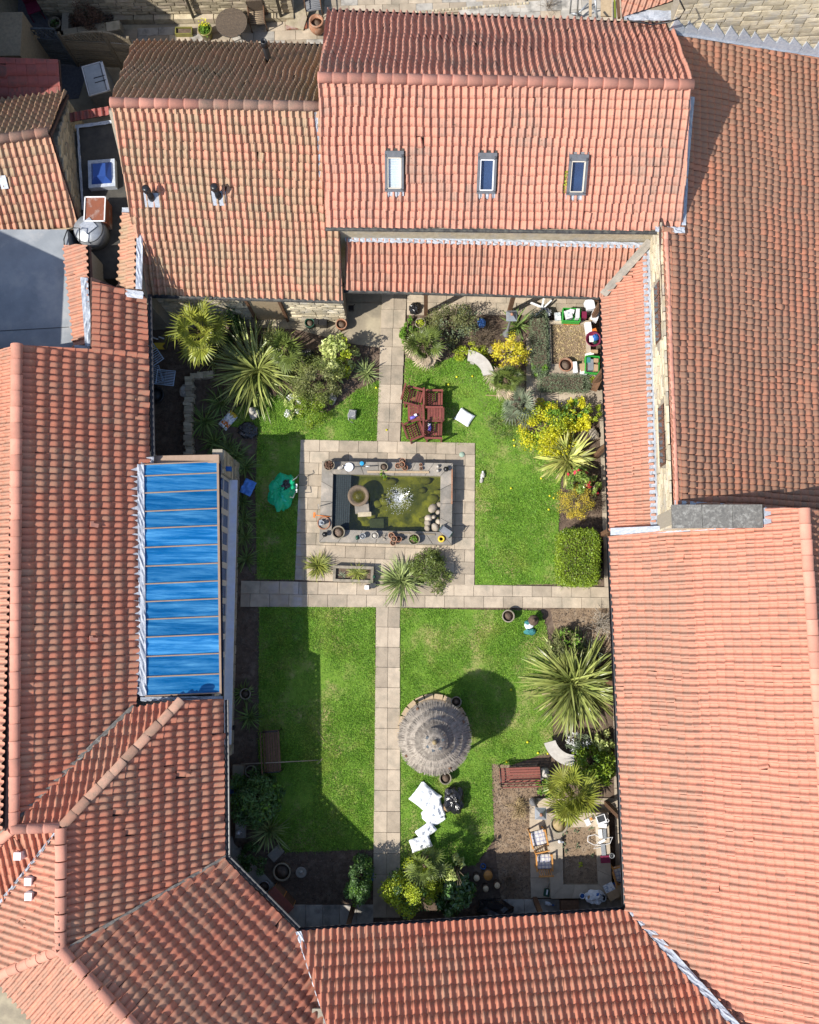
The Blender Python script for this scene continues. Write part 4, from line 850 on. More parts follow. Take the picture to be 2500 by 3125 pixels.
for k, (pl_, lab) in enumerate(LAWN):
    P = [at(*p) for p in pl_]; MB().poly([(p.x,p.y,.008+.0005*k) for p in P]).build('lawn', M['turf'])['kind'] = 'structure'
    xs = [p.x for p in P]; ys_ = [p.y for p in P]; A = (max(xs)-min(xs))*(max(ys_)-min(ys_)); n = int(A*3200)
    x = rng.uniform(min(xs)-.05, max(xs)+.05, n); y = rng.uniform(min(ys_)-.05, max(ys_)+.05, n); k_ = inpoly(x, y, P); x, y = x[k_], y[k_]
    gx = np.floor(x*6).astype(int); gy = np.floor(y*6).astype(int); cache = {}
    nzv = np.array([cache.setdefault((a,b), noise.noise(V((a*.13, b*.13, 1.7)))+.6*noise.noise(V((a*.4, b*.4, 5.)))) for a, b in zip(gx, gy)])
    k_ = rng.uniform(0,1,len(x)) < np.clip(.75-nzv*.75, .18, 1); x, y, nzv = x[k_], y[k_], nzv[k_]; n = len(x); x = x+rng.normal(0,.022,n); y = y+rng.normal(0,.022,n)
    h = rng.uniform(.026,.052,n)*(1.15-.6*nzv); th = rng.uniform(0,2*PI,n); ln = rng.uniform(.2,1.1,n)*h; w = rng.uniform(.006,.013,n)
    dx, dy = np.cos(th), np.sin(th); T = np.zeros((n,3,3)); T[:,0] = np.stack([x-dy*w, y+dx*w, np.full(n,.02)], 1); T[:,1] = np.stack([x+dy*w, y-dx*w, np.full(n,.02)], 1); T[:,2] = np.stack([x+dx*ln, y+dy*ln, h], 1)
    g = tri_mesh('grass', T, L['grass']); g['kind'] = 'stuff'; g['label'] = 'mown grass of the '+lab
def scatter_clods(name, pxs, n, m, s0, s1, kind='stuff'):
    P = [at(*p) for p in pxs]; xs = [p.x for p in P]; ys_ = [p.y for p in P]; x = rng.uniform(min(xs), max(xs), n*2); y = rng.uniform(min(ys_), max(ys_), n*2); k_ = inpoly(x, y, P); x, y = x[k_][:n], y[k_][:n]; n = len(x)
    s = rng.uniform(s0, s1, n)**1.0; c = np.stack([x, y, np.zeros(n)], 1); pts = rng.normal(0, .6, (n,3,3))*s[:,None,None]; pts[:,:,2] = np.abs(pts[:,:,2])*.5; base = c[:,None,:]+pts; top = c+np.stack([np.zeros(n),np.zeros(n),s*.7],1)
    F = np.concatenate([np.stack([base[:,i], base[:,(i+1)%3], top], 1) for i in range(3)])
    o = tri_mesh(name, F, M[m]); o['kind'] = kind; return o
for pxs, n in (([(505,1045),(600,1045),(600,1385),(470,1385)],2500),([(725,1400),(788,1400),(790,1765),(735,1765)],1200),([(735,1855),(800,1855),(800,2340),(735,2340)],1500),([(800,2590),(1145,2590),(1145,2755),(920,2755)],4500),([(1480,2330),(1640,2330),(1640,2745),(1530,2745),(1508,2560)],4500),([(1680,1860),(1865,1850),(1870,1990),(1700,1960)],1500),([(1705,1290),(1840,1290),(1850,1790),(1705,1790)],2500),([(1680,980),(1790,980),(1790,1105),(1680,1105)],2200),([(600,965),(1165,1060),(1165,1190),(600,1190)],3500),([(1245,965),(1500,1000),(1580,1240),(1245,1100)],3000),([(1450,1200),(1540,1200),(1600,1330),(1500,1330)],1200),([(1720,2520),(1822,2520),(1822,2705),(1720,2705)],0)):
    if n: scatter_clods('soil_crumbs', pxs, n, 'clod', .008, .035)
o = scatter_clods('bare_patch', [(968,1925),(985,1918),(1005,1930),(1010,1950),(995,1968),(972,1960)], 900, 'straw', .006, .02); o['label'] = 'bare straw-coloured patch in the half shaded lawn'
# ---------------------------------------------------------------- paving
def slab_mesh():
    b = MB(); i = .985; vs = [(x*.5,y*.5,0) for x,y in ((-1,-1),(1,-1),(1,1),(-1,1))]+[(x*.5,y*.5,.8) for x,y in ((-1,-1),(1,-1),(1,1),(-1,1))]+[(x*.5*i,y*.5*i,1) for x,y in ((-1,-1),(1,-1),(1,1),(-1,1))]
    return b.add(vs, [(8,9,10,11)]+[(4+k,4+(k+1)%4,8+(k+1)%4,8+k) for k in range(4)]+[(k,(k+1)%4,4+(k+1)%4,4+k) for k in range(4)])
SLB = {k: slab_mesh().mesh('slab', M[k]) for k in ('slab','slab_g','coping','dark_slab','stone','concrete')}
def slab(root, c, sx, sy, rz=0, m='slab', z=.006, t=.04, gap=.008, name='slab'):
    o = bpy.data.objects.new(name, SLB[m]); put(o, root)
    o.matrix_basis = Matrix.Translation((c[0], c[1], z+random.uniform(-.003,.003)))@Matrix.Rotation(rz+random.gauss(0,.004),4,'Z')@Matrix.Rotation(random.gauss(0,.004),4,'X')@Matrix.Diagonal((sx-gap, sy-gap, t, 1)); return o
def paving(name, corners, nu, nv, m='slab', stag=0, skip=None, z=.004, mats=None, z_c=0, jm='joint'):
    """corners px: tl,tr,br,bl; separate slabs on a mortar bed"""
    tl, tr, br, bl = [at(*p, z_c) for p in corners]; bed = MB().poly([V((p.x,p.y,z_c+z)) for p in (bl,br,tr,tl)]).build(name, M[jm]); bed['kind'] = 'structure'
    B = lambda u, v: (tl.lerp(tr,u)).lerp(bl.lerp(br,u), v)
    cuts = nu if isinstance(nu, (list,tuple)) else [i/nu for i in range(nu+1)]
    for j in range(nv):
        cu = cuts if not (stag and j%2) else [0]+[(a+b)/2 for a, b in zip(cuts[:-1], cuts[1:])]+[1]
        for a, b in zip(cu[:-1], cu[1:]):
            v0, v1 = j/nv, (j+1)/nv; c = B((a+b)/2, (v0+v1)/2); ex = B(b,(v0+v1)/2)-B(a,(v0+v1)/2); ey = B((a+b)/2,v0)-B((a+b)/2,v1)
            if skip and skip(c): continue
            slab(bed, c, ex.length, ey.length, math.atan2(ex.y,ex.x), random.choice(mats) if mats else m, z_c+z, .035)
    return bed
pond_c = [at(983,1407,.45), at(1383,1413,.45), at(1379,1662,.45), at(974,1654,.45)]
paving('path', [(1166,890),(1242,890),(1221,1348),(1150,1346)], 2, 8)
paving('path', [(1148,1852),(1221,1854),(1222,2800),(1138,2800)], 2, 15)
paving('path', [(736,1772),(1862,1792),(1866,1856),(734,1852)], 19, 2, stag=1)
inp = lambda c: pond_c[0].x+.25 < c.x < pond_c[1].x-.25 and pond_c[3].y+.25 < c.y < pond_c[0].y-.25
paving('pond_terrace', [(918,1342),(1450,1352),(1448,1790),(900,1770)], 9, 12, skip=inp, stag=1)
paving('cloister_path', [(1242,885),(1850,895),(1850,962),(1242,962)], 10, 2, stag=1)
paving('cloister_path', [(1606,1030),(1650,1030),(1650,1250),(1606,1250)], 1, 4); paving('cloister_path', [(1650,1190),(1870,1190),(1870,1285),(1650,1275)], 4, 2)
paving('cloister_path', [(1830,1285),(1880,1285),(1900,1792),(1845,1792)], 1, 9, m='slab')
paving('cloister_path', [(1868,1850),(1910,1850),(1930,2790),(1880,2790)], 1, 15)
paving('cloister_path', [(1500,2744),(1900,2744),(1900,2830),(1500,2830)], 8, 2, m='slab_g'); paving('cloister_path', [(905,2766),(1140,2760),(1140,2850),(860,2850)], 5, 1, m='slab_g')
paving('cloister_path', [(640,2570),(700,2560),(915,2775),(890,2850)], 1, 7, m='slab_g'); paving('patio', [(1615,2435),(1690,2435),(1690,2740),(1620,2740)], 1, 5)
paving('patio', [(1690,2435),(1880,2435),(1880,2480),(1690,2480)], 4, 1)
# upper yard
paving('yard_paving', [(235,92),(420,92),(420,150),(235,160)], 4, 2, m='slab_g', mats=['slab_g','slab','coping']); paving('yard_paving', [(420,88),(1000,62),(1000,150),(420,160)], 9, 3, mats=['slab','slab','slab_g'], stag=1, jm='soil')
paving('yard_paving', [(990,-20),(1610,-20),(1600,25),(990,62)], 12, 2, mats=['slab','slab','slab_g','slab'], stag=1); paving('yard_paving', [(1400,25),(1900,-20),(1900,70),(1400,70)], 8, 2, mats=['slab','slab_g']); 
eb = thing('brick_edging', 'thin row of pinkish setts edging the back patio', 'edging', at(1430,32))
for k in range(34):
    p = at(1270,40).lerp(at(1610,12), k/33); slab(eb, p, .085, .08, -.05, 'stone', .03, .035, .01, 'sett')
sheet('back_yard', [(-60,-60),(330,-60),(300,110),(240,300),(-60,330)], 'asphalt', -.01)
# ================================================================ pond
pd = thing('garden_pond', 'raised rectangular pond with stone coping and green water', 'pond', (pond_c[0]+pond_c[2])/2*1)
pd.location.z = 0
pin = [at(1017,1446,.45), at(1345,1452,.45), at(1343,1623,.45), at(1013,1616,.45)]
b = MB()
for i in range(4):
    j = (i+1)%4; o0, o1, i0, i1 = pond_c[i], pond_c[j], pin[i], pin[j]; k_ = .03
    b.add([(o0.x,o0.y,0),(o1.x,o1.y,0),(i1.x,i1.y,0),(i0.x,i0.y,0),(o0.x,o0.y,.40),(o1.x,o1.y,.40),(i1.x,i1.y,.40),(i0.x,i0.y,.40)], [(0,1,5,4),(2,3,7,6),(4,5,6,7),(1,2,6,5),(3,0,4,7)])
b.build('pond_wall', M['mortar'], pd)
for i in range(4):
    o0, o1, i0, i1 = pond_c[i], pond_c[(i+1)%4], pin[i], pin[(i+1)%4]; n = 7 if i%2 == 0 else 4
    for k in range(n):
        u0, u1 = k/n, (k+1)/n; q_ = [o0.lerp(o1,u0), o0.lerp(o1,u1), i0.lerp(i1,u1), i0.lerp(i1,u0)]; cc = sum(q_, V((0,0,0)))/4; zz = random.uniform(-.006,.006)
        q_ = [cc+(p-cc)*.988 for p in q_]; t_ = [cc+(p-cc)*.97 for p in q_]
        MB().add([V((p.x,p.y,.385)) for p in q_]+[V((p.x,p.y,.445+zz)) for p in q_]+[V((p.x,p.y,.455+zz)) for p in t_], [(8,11,10,9),]+[(m_,4+m_,4+(m_+1)%4,(m_+1)%4) for m_ in range(4)]+[(4+m_,8+m_,8+(m_+1)%4,4+(m_+1)%4) for m_ in range(4)]).build('coping_stone', M['coping'], pd)
M['pondfloor'] = mat('pond_floor', (.15,.135,.03), (.045,.05,.02), 2.6, .9, 0, .4, c3=(.27,.235,.045), s3=2.2)
fl_ = MB(); nx_, ny_ = 22, 12
vs = []; fs = []
for j in range(ny_+1):
    for i in range(nx_+1):
        p = pin[3].lerp(pin[2], i/nx_).lerp(pin[0].lerp(pin[1], i/nx_), j/ny_); vs.append((p.x,p.y,.06+.09*noise.noise(V((p.x*2.1,p.y*2.1,3)))))
for j in range(ny_):
    for i in range(nx_): a_ = j*(nx_+1)+i; fs.append((a_,a_+1,a_+nx_+2,a_+nx_+1))
fl_.add(vs, fs, True).build('pond_floor', M['pondfloor'], pd)
wv = MB(); vs = []; fs = []; nx_, ny_ = 90, 48; fc = at(1218,1528,.3)
for j in range(ny_+1):
    for i in range(nx_+1):
        p = pin[3].lerp(pin[2], i/nx_).lerp(pin[0].lerp(pin[1], i/nx_), j/ny_); d = math.hypot(p.x-fc.x, p.y-fc.y)
        z = .30+.006*noise.noise(V((p.x*9,p.y*9,1)))*(1.6 if d < .8 else .5)+.004*math.sin(d*38)*math.exp(-d*1.6); vs.append((p.x,p.y,z))
for j in range(ny_):
    for i in range(nx_): a_ = j*(nx_+1)+i; fs.append((a_,a_+1,a_+nx_+2,a_+nx_+1))
wv.add(vs, fs, True).build('water', M['water'], pd)
# submerged weed and stones
wr = thing('pond_stones', 'olive flat stones lying under the green pond water', 'stones', at(1290,1500,.1))
for k in range(16):
    u, v_ = random.uniform(.2,.98), random.uniform(.03,.97)
    p = pin[3].lerp(pin[2], u).lerp(pin[0].lerp(pin[1], u), v_); s_ = random.uniform(.06,.2); MB().lathe((p.x,p.y,.05), [(s_,0),(s_*.9,.08),(s_*.5,.12),(.001,.13)], 7, 1, random.uniform(.5,.9)).build('stone', M['wetrock'], wr)
np_ = thing('pond_net', 'dark mesh panel covering the left end of the pond', 'pond net', at(1043,1530,.36))
a_, b_, c_, d_ = pin[0], pin[0].lerp(pin[1],.165), pin[3].lerp(pin[2],.155), pin[3]
MB().add([V((p.x,p.y,.335)) for p in (a_,d_,c_,b_)]+[V((p.x,p.y,.325)) for p in (a_,d_,c_,b_)], [(0,1,2,3),(7,6,5,4),(0,4,5,1),(1,5,6,2),(2,6,7,3),(3,7,4,0)]).build('sheet', mat('net', (.035,.05,.055), (.02,.03,.035), 25, .8), np_)
g = MB()
for k in range(27):
    t_ = k/26; g.bar(V((*d_.lerp(a_,t_).xy,.34)), V((*c_.lerp(b_,t_).xy,.34)), .006, .006)
for k in range(9):
    t_ = k/8; g.bar(V((*d_.lerp(c_,t_).xy,.344)), V((*a_.lerp(b_,t_).xy,.344)), .006, .006)
g.build('mesh_wires', M['dgrey'], np_)
for px, py, w_, h_ in ((1150,1600,.42,.34),): MB().box(at(px,py,.2), (w_,h_,.02), rz=.03).build('pond_tray', M['dgrey'], pd)
# fountain
fo = thing('fountain_spray', 'white fountain spray bursting from the middle of the pond', 'fountain', at(1218,1528,.3))
MB().lathe(fc, [(.03,-.1),(.02,.12),(.03,.14),(.001,.15)], 8).build('nozzle', M['dgrey'], fo)
D = np.zeros((0,3,3)); T = []
for k in range(1100):
    th = random.uniform(0,2*PI); t_ = random.uniform(0,1)**.8; rr = t_*random.uniform(.12,.5); z = .3+.42*4*t_*(1-t_)*random.uniform(.6,1)+.02; s_ = random.uniform(.003,.0075)
    c = np.array([fc.x+rr*math.cos(th)*1.05, fc.y+rr*math.sin(th), z]); e = np.array([math.cos(th), math.sin(th), .4])*s_*2.2; f = np.array([-math.sin(th), math.cos(th), 0])*s_*.6
    T += [[c-e, c+f, c+e], [c-e, c+e, c-f]]
o = tri_mesh('spray', np.array(T), mat('water_drops', (.85,.87,.9), (.8,.82,.85), 5, .15, 0, 0, .8), fo); o['kind'] = 'stuff'
sb = thing('stone_bowl', 'large round stone bowl standing in the pond with a small jet', 'bowl', at(1098,1520,.3)); c = at(1098,1520,.05)
MB().box(at(1105,1545,.2), (.42,.45,.3), rz=.1).build('plinth', M['coping'], sb)
MB().lathe(c, [(.2,.3),(.28,.4),(.32,.5),(.32,.54),(.25,.54),(.2,.48),(.001,.46)], 28).build('bowl', mat('brown_stone', (.20,.145,.10), (.13,.10,.07), 8, .9, 0, .4), sb)
MB().lathe(c+V((0,0,.5)), [(.23,0),(.001,.002)], 20).build('bowl_water', M['water'], sb)
MB().box(at(1113,1570,.33), (.4,.13,.05), rz=.05).build('step', M['stone'], sb)
for k, (px, py, s_) in enumerate(((1320,1551,.15),(1308,1581,.13),(1336,1563,.09),(1304,1597,.14),(1336,1593,.1),(1327,1611,.14),(1303,1613,.12),(1323,1577,.08),(1340,1540,.1))):
    t = tag(MB().lathe(at(px,py,.28), [(s_*.7,-.1),(s_,.02),(s_*.92,.1),(s_*.5,.17),(.001,.185)], 9, random.uniform(.8,1.1), random.uniform(.65,.9), M=Matrix.Rotation(random.uniform(0,3),3,'Z')@Matrix.Rotation(.25,3,'X')).build('rock', M['rock']), 'pale rounded rock heaped in the right corner of the pond', 'rock', 'rocks in the pond corner')
# ================================================================ plants
LEAF = {}
def blade(Lw, elev, droop, fold, taper=.9):
    """unit-length strap leaf along +x, starting at elev (deg) and arching over"""
    b = MB(); vs = []; fs = []; n = 7; x = z = 0; a = R(elev)
    for i in range(n):
        t = i/(n-1); w = Lw*(.55+.9*t if t < .45 else .95*(1-((t-.45)/.55)**2.2)+.02)*.5
        vs += [(x, w, z+fold*w), (x, 0, z), (x, -w, z+fold*w)]
        a -= R(droop)/n; x += math.cos(a)/(n-1); z += math.sin(a)/(n-1)
    for i in range(n-1):
        for k in (0,1): fs.append((i*3+k, i*3+k+1, (i+1)*3+k+1, (i+1)*3+k))
    return b.add(vs, fs, True)
def leaf_set(key, mname, wid, droop, fold=.5):
    if key not in LEAF: LEAF[key] = [blade(wid*random.uniform(.8,1.15), e, droop*random.uniform(.6,1.3), fold).mesh('leaf', L[mname]) for e in (82,72,62,52,42,32,22,12)]
    return LEAF[key]
def strap(px, py, rad, n, mname, name, label, cat='plant', h=.0, wid=.075, droop=55, low=2, hi=7, group=None, trunk=0, zc=None, lmin=.65):
    zc = rad*.5+h if zc is None else zc
    g = at(px, py, zc); t = thing(name, label, cat, (g.x, g.y, 0), group=group); ms = leaf_set((mname, wid, droop), mname, wid, droop); dead = leaf_set(('deadl', wid, 110), 'deadl', wid, 110) if n > 100 else None
    if h: MB().tube([(0,0,0),(random.gauss(0,.02),random.gauss(0,.02),h*.5),(0,0,h)], .07, 8, .05).build('trunk', M['trunk'], t, False)
    for k in range(n):
        o = bpy.data.objects.new('leaf', random.choice(dead[4:] if dead and random.random() < .06 else ms[low:hi+1] if random.random() < .85 else ms[0:low+1])); put(o, t, False); s = rad*random.uniform(lmin,1.12)
        o.matrix_basis = Matrix.Translation((random.gauss(0,rad*.05), random.gauss(0,rad*.05), h))@Matrix.Rotation(2*PI*(k*.381966)+random.gauss(0,.2),4,'Z')@Matrix.Rotation(random.gauss(0,.25),4,'X')@Matrix.Scale(s,4)
    return t
def frond_mesh(mname, nl=22, ang=145, droop=.22, silver=0):
    """fan frond: stalk and pleated leaflets, unit radius"""
    b = MB(); b.tube([(0,0,0),(.35,0,.03),(.62,0,.02)], .012, 5)
    for k in range(nl):
        a = R(-ang+2*ang*k/(nl-1)); l = (.55+.12*math.cos(a))*random.uniform(.86,1.04); d = V((math.cos(a), math.sin(a), 0)); s = V((-d.y,d.x,0))*.036; o = V((.62,0,.02)); zf = .012 if k%2 else -.006
        m = o+d*l*.55+V((0,0,zf+.05)); tip = o+d*l+V((random.gauss(0,.015),random.gauss(0,.015),-droop*l*random.uniform(.2,.9)+.05))
        b.add([o, m+s, m+V((0,0,-.012)), m-s, tip], [(0,2,1),(0,3,2),(1,2,4),(2,3,4)])
    return b.mesh('frond', L[mname])
FR = {}
def fan_palm(px, py, rad, n, mname, label, h=1.2, skirt=0, name='fan_palm', group=None, zc=None):
    if mname not in FR: FR[mname] = [frond_mesh(mname, random.randint(18,24), random.uniform(105,150), dr) for dr in (.1,.25,.45,.8,.3)]
    if skirt and 'sk' not in FR:
        L['sk'] = M['skirt']; FR['sk'] = [frond_mesh('sk', 16, 110, .8) for _ in range(3)]
    g = at(px, py, h if zc is None else zc); t = thing(name, label, 'palm', (g.x,g.y,0), group=group)
    MB().tube([(0,0,0),(0,0,h*.5),(0,0,h)], .1, 9, .085).build('trunk', M['trunk'], t, False)
    for k in range(n):
        o = bpy.data.objects.new('frond', random.choice(FR[mname])); put(o, t, False); e = lerp(75, -8, (k+.5)/n)+random.gauss(0,14)
        o.matrix_basis = Matrix.Translation((0,0,h+random.uniform(-.08,.05)))@Matrix.Rotation(k*2.39996+random.gauss(0,.2),4,'Z')@Matrix.Rotation(-R(e),4,'Y')@Matrix.Rotation(random.gauss(0,.6),4,'X')@Matrix.Scale(rad*random.uniform(.62,1.05),4)
    for k in range(skirt):
        o = bpy.data.objects.new('dead_frond', random.choice(FR['sk'])); put(o, t, False)
        o.matrix_basis = Matrix.Translation((0,0,h*.75))@Matrix.Rotation(k*2.39996,4,'Z')@Matrix.Rotation(R(random.uniform(5,30)),4,'Y')@Matrix.Rotation(random.gauss(0,.4),4,'X')@Matrix.Scale(rad*random.uniform(.8,1.05),4)
    return t
def leaves(cen, n, ls, wr=.45, up=.5):
    """n rhombic leaves at points cen (n,3)"""
    d = rng.normal(0,1,(n,3)); d[:,2] = d[:,2]*.6+up*rng.uniform(0,1,n); d /= np.linalg.norm(d,axis=1)[:,None]; s = np.cross(d, rng.normal(0,1,(n,3))+np.array([0,0,1.6])); s = np.cross(s, d) if False else s; s /= np.linalg.norm(s,axis=1)[:,None]+1e-9
    l = (ls*rng.uniform(.6,1.25,n))[:,None]; T = np.stack([cen-d*l*.5, cen+s*l*wr*.5+d*l*.05, cen+d*l*.5, cen-s*l*wr*.5+d*l*.05], 1); return T
def lump_pts(n, rx, ry, h, z0, clumps, spread=.28, box=0):
    cc = []
    while len(cc) < clumps:
        p = rng.uniform(-1,1,3); p[2] = abs(p[2])
        r = np.linalg.norm(p) if not box else np.max(np.abs(p))*.98
        if .35 < r < 1: cc.append(p/r*rng.uniform(.6,1) if not box else p)
    cc = np.array(cc); k = rng.integers(0, clumps, n); q = rng.normal(0,1,(n,3)); q /= np.linalg.norm(q,axis=1)[:,None]; q *= (rng.uniform(0,1,n)**.45*spread*rng.uniform(.6,1.2,clumps)[k])[:,None]
    p = cc[k]+q; p[:,2] = np.clip(p[:,2], 0, 1.15); return p*np.array([rx,ry,h])+np.array([0,0,z0])
def shrub(px, py, rx, ry, h, n, mname, name, label, ls=.06, wr=.45, clumps=26, z0=.05, cat='shrub', rz=0, stems=6, extra=(), spread=.3, up=.5, group=None, stem_m='twig', zc=None):
    g = at(px, py, h*.55 if zc is None else zc); t = thing(name, label, cat, (g.x,g.y,0), rz, group=group)
    if stems:
        b = MB()
        for k in range(stems):
            a = random.uniform(0,2*PI); r_ = random.uniform(.3,.75); b.tube([(0,0,0),(rx*r_*.4*math.cos(a),ry*r_*.4*math.sin(a),h*.45),(rx*r_*math.cos(a),ry*r_*math.sin(a),h*.85)], .018, 5, .006)
        b.build('stems', M[stem_m], t, False)
    P = lump_pts(n, rx, ry, h, z0, clumps, spread); tri_mesh('crown', leaves(P, n, ls, wr, up), L[mname], t, False)
    for em, en, els, f in extra:
        Pe = lump_pts(en, rx*f, ry*f, h*1.03, z0, max(6,clumps//2), spread); tri_mesh({'red':'blossom','whitef':'blossom','forsy':'blossom','yel':'blossom','heath':'blossom'}.get(em,'foliage'), leaves(Pe, en, els, .7, .9), L[em], t, False)
    return t
def hedge(px, py, sx, sy, h, n, mname, name, label, ls=.05, rz=0, wr=.5, cat='hedge', core=True, rough=.06, zc=None):
    g = at(px, py, h*.8 if zc is None else zc); t = thing(name, label, cat, (g.x,g.y,0), rz)
    p = rng.uniform(-1,1,(n,3)); p[:,2] = rng.uniform(0,1,n); face = rng.integers(0,5,n); k = rng.uniform(0,1,n)
    wts = np.array([sx*sy*2.2, sx*h, sx*h, sy*h, sy*h]); face = rng.choice(5, n, p=wts/wts.sum()); dpt = rng.uniform(0,.14,n)
    p[face==0,2] = 1-dpt[face==0]*.6; p[face==1,1] = 1-dpt[face==1]; p[face==2,1] = -1+dpt[face==2]; p[face==3,0] = 1-dpt[face==3]; p[face==4,0] = -1+dpt[face==4]
    cr = np.maximum(0, np.abs(p[:,0])-.72)**2+np.maximum(0, np.abs(p[:,1])-.8)**2; p[:,2] -= cr*2.0*(p[:,2] > .5); sc = 1-.35*np.maximum(0, np.abs(p[:,0])*np.abs(p[:,1])-.62); p[:,0] *= sc; p[:,1] *= sc
    P = p*np.array([sx/2, sy/2, h])+rng.normal(0,rough*.5,(n,3)); P[:,2] = np.maximum(P[:,2],.02)+np.array([.06*noise.noise(V((a*3,b*3,2))) for a,b in P[:,:2]])
    tri_mesh('foliage', leaves(P, n, ls, wr, .5), L[mname], t, False)
    if core: MB().box((0,0,h*.42), (sx*.8,sy*.82,h*.8), taper=.9).build('inner_twigs', M['bark'], t, False)
    return t
def twiggy(px, py, r, h, n, m, name, label, zc=.2, cat='shrub', thick=.008):
    g = at(px, py, zc); t = thing(name, label, cat, (g.x,g.y,0)); b = MB()
    for k in range(n):
        a = random.uniform(0,2*PI); e = random.uniform(.2,1.3); l = r*random.uniform(.6,1.15); p = V((random.gauss(0,r*.08),random.gauss(0,r*.08),0)); d = V((math.cos(a)*math.cos(e)*l, math.sin(a)*math.cos(e)*l, math.sin(e)*h)); m1 = p+d*.5+V((random.gauss(0,r*.12),random.gauss(0,r*.12),.03)); b.tube([p, m1, p+d], thick, 4, thick*.4)
        for j in range(3): q = m1.lerp(p+d, random.random()); b.tube([q, q+V((random.gauss(0,r*.2),random.gauss(0,r*.2),random.uniform(0,h*.25)))], thick*.5, 3, thick*.25)
    b.build('twigs', M[m], t, False); return t
# ---- north-west bed
fan_palm(612,1016,.92,16,'palm','tall yellow-green fan palm at the left end of the north-west bed',2.0,zc=1.9)
strap(772,1108,1.68,380,'phor','flax_plant','huge spiky flax with long arching olive leaves in the north-west bed',wid=.037,droop=70,low=1,hi=7,zc=.9)
fan_palm(868,1062,.72,16,'palm_d','dark green fan palm behind the huge flax',1.0)
shrub(672,985,.55,.5,1.4,1500,'dark','leafy_shrub','dark leafy shrub beside the tall fan palm near the stone wall',.09,.5,16)
strap(640,1090,.7,26,'phor_v','flax_plant','small golden flax under the tall fan palm',wid=.07,droop=80,low=3)
shrub(1030,1082,.62,.66,1.3,1500,'laurel','variegated_laurel','cream and green variegated laurel beside the north path',.13,.42,26,extra=(('gold2',500,.1,.85),))
strap(1115,1125,.55,70,'cord','yucca','spiky yucca tight against the north path below the laurel',wid=.06,droop=45,low=2,zc=.5)
shrub(962,1148,.85,.8,1.4,7000,'yew','conifer','feathery olive conifer filling the middle of the north-west bed',.07,.22,40,extra=(('olive',2500,.06,.95),))
shrub(955,1243,.62,.5,.7,4200,'hedge','box_bush','low rounded dark green bush at the lawn edge',.045,.5,30)
strap(868,1208,.42,70,'tallg','grass_tuft','tuft of dry straw-coloured grass beside the low bush',wid=.03,droop=90)
shrub(898,1235,.32,.42,.5,500,'laurel','blossom_bush','small bush with pale blossoms beside the low round bush',.07,.5,12,extra=(('whitef',300,.06,1),))
shrub(760,1205,.55,.3,.4,1400,'tallg','leafy_clump','low leafy clump at the foot of the huge flax',.1,.25,14)
for px, py, r, lab in ((620,1285,.55,'dark strap-leaved plant beside the stacked stone edging'),(650,1345,.5,'dark strap-leaved plant below the stone edging plant'),(668,1225,.5,'strap-leaved plant above the printed sack'),(690,1370,.5,'strap-leaved plant left of the conservatory corner'),(716,1392,.5,'strap-leaved plant at the corner of the conservatory'),(745,1425,.45,'strap-leaved plant just above the blue sheet'),(735,1530,.4,'strap-leaved plant just below the blue sheet'),(738,1585,.42,'strap-leaved plant beside the middle of the conservatory wall'),(742,1640,.4,'strap-leaved plant halfway along the conservatory wall'),(748,1705,.42,'strap-leaved plant above the end of the cross path'),(740,2115,.4,'strap-leaved plant beside the round pot in the shaded border'),(755,2190,.4,'strap-leaved plant above the shaded bench')):
    strap(px, py, r*1.3, 85, 'tallg', 'strap_plant', lab, wid=.045, droop=95, low=2, group='strap plants in the shaded border', zc=.2)
# ---- north-east bed
shrub(1385,985,.85,.62,1.5,4200,'olive','woody_shrub','big loose olive shrub behind the skirted palm in the north-east bed',.06,.4,34,extra=(('lav',900,.05,1),),stems=16)
twiggy(1470,1035,.6,.6,90,'twig','dry_brush','heap of dry brown twigs right of the big olive shrub',cat='brush')
shrub(1440,1070,.6,.3,.45,1500,'gold2','leafy_clump','low yellow-green clump in front of the dry brush',.08,.3,16)
fan_palm(1295,1060,.62,15,'palm_d','squat fan palm with a bleached skirt beside the north path',.75,12,group='skirted palms',zc=.6)
shrub(1248,1020,.3,.55,.35,900,'bright','leafy_clump','bright green strip of leaves along the north path edge',.08,.4,12)
strap(1580,985,.75,60,'tallg','grass_clump','arching green grass clump around the grey lamp post',wid=.05,droop=90,zc=.35)
shrub(1555,1072,.58,.55,1.3,1500,'forsy','forsythia','yellow flowering bush between the stone bench and the side path',.06,.7,26,extra=(('gold',500,.05,1),),stems=14,stem_m='twig_w')
fan_palm(1545,1160,.6,14,'palm_d','squat fan palm with a bleached skirt under the yellow bush',.6,10,group='skirted palms',zc=.5)
fan_palm(1585,1238,.68,14,'palm_s','silvery blue fan palm beside the golden bush',.55,zc=.5)
shrub(1530,1300,.5,.5,.12,900,'tallg','weed_patch','thin weedy patch in front of the silvery palm',.06,.3,30,stems=0)
hedge(1648,1045,.52,2.05,.55,5200,'lav','lavender_hedge','grey-green low hedge running down beside the rubble bed',.05,.02,.3)
hedge(1722,1168,1.6,.5,.45,3800,'lav','lavender_hedge','grey-green low hedge across the foot of the rubble bed',.05,-.03,.3)
shrub(1649,1127,.26,.26,.6,500,'bright','leafy_bush','small bright green bush at the corner of the grey-green hedges',.11,.4,10)
t = shrub(1668,1300,.88,.85,1.0,5200,'gold','golden_euonymus','large bright yellow euonymus beside the silvery palm',.065,.55,36,extra=(('gold2',1700,.06,.9),)); 
shrub(1690,1255,.55,.38,1.0,1800,'bright','leafy_bush','green unvariegated shoots above the large golden euonymus',.065,.5,14)
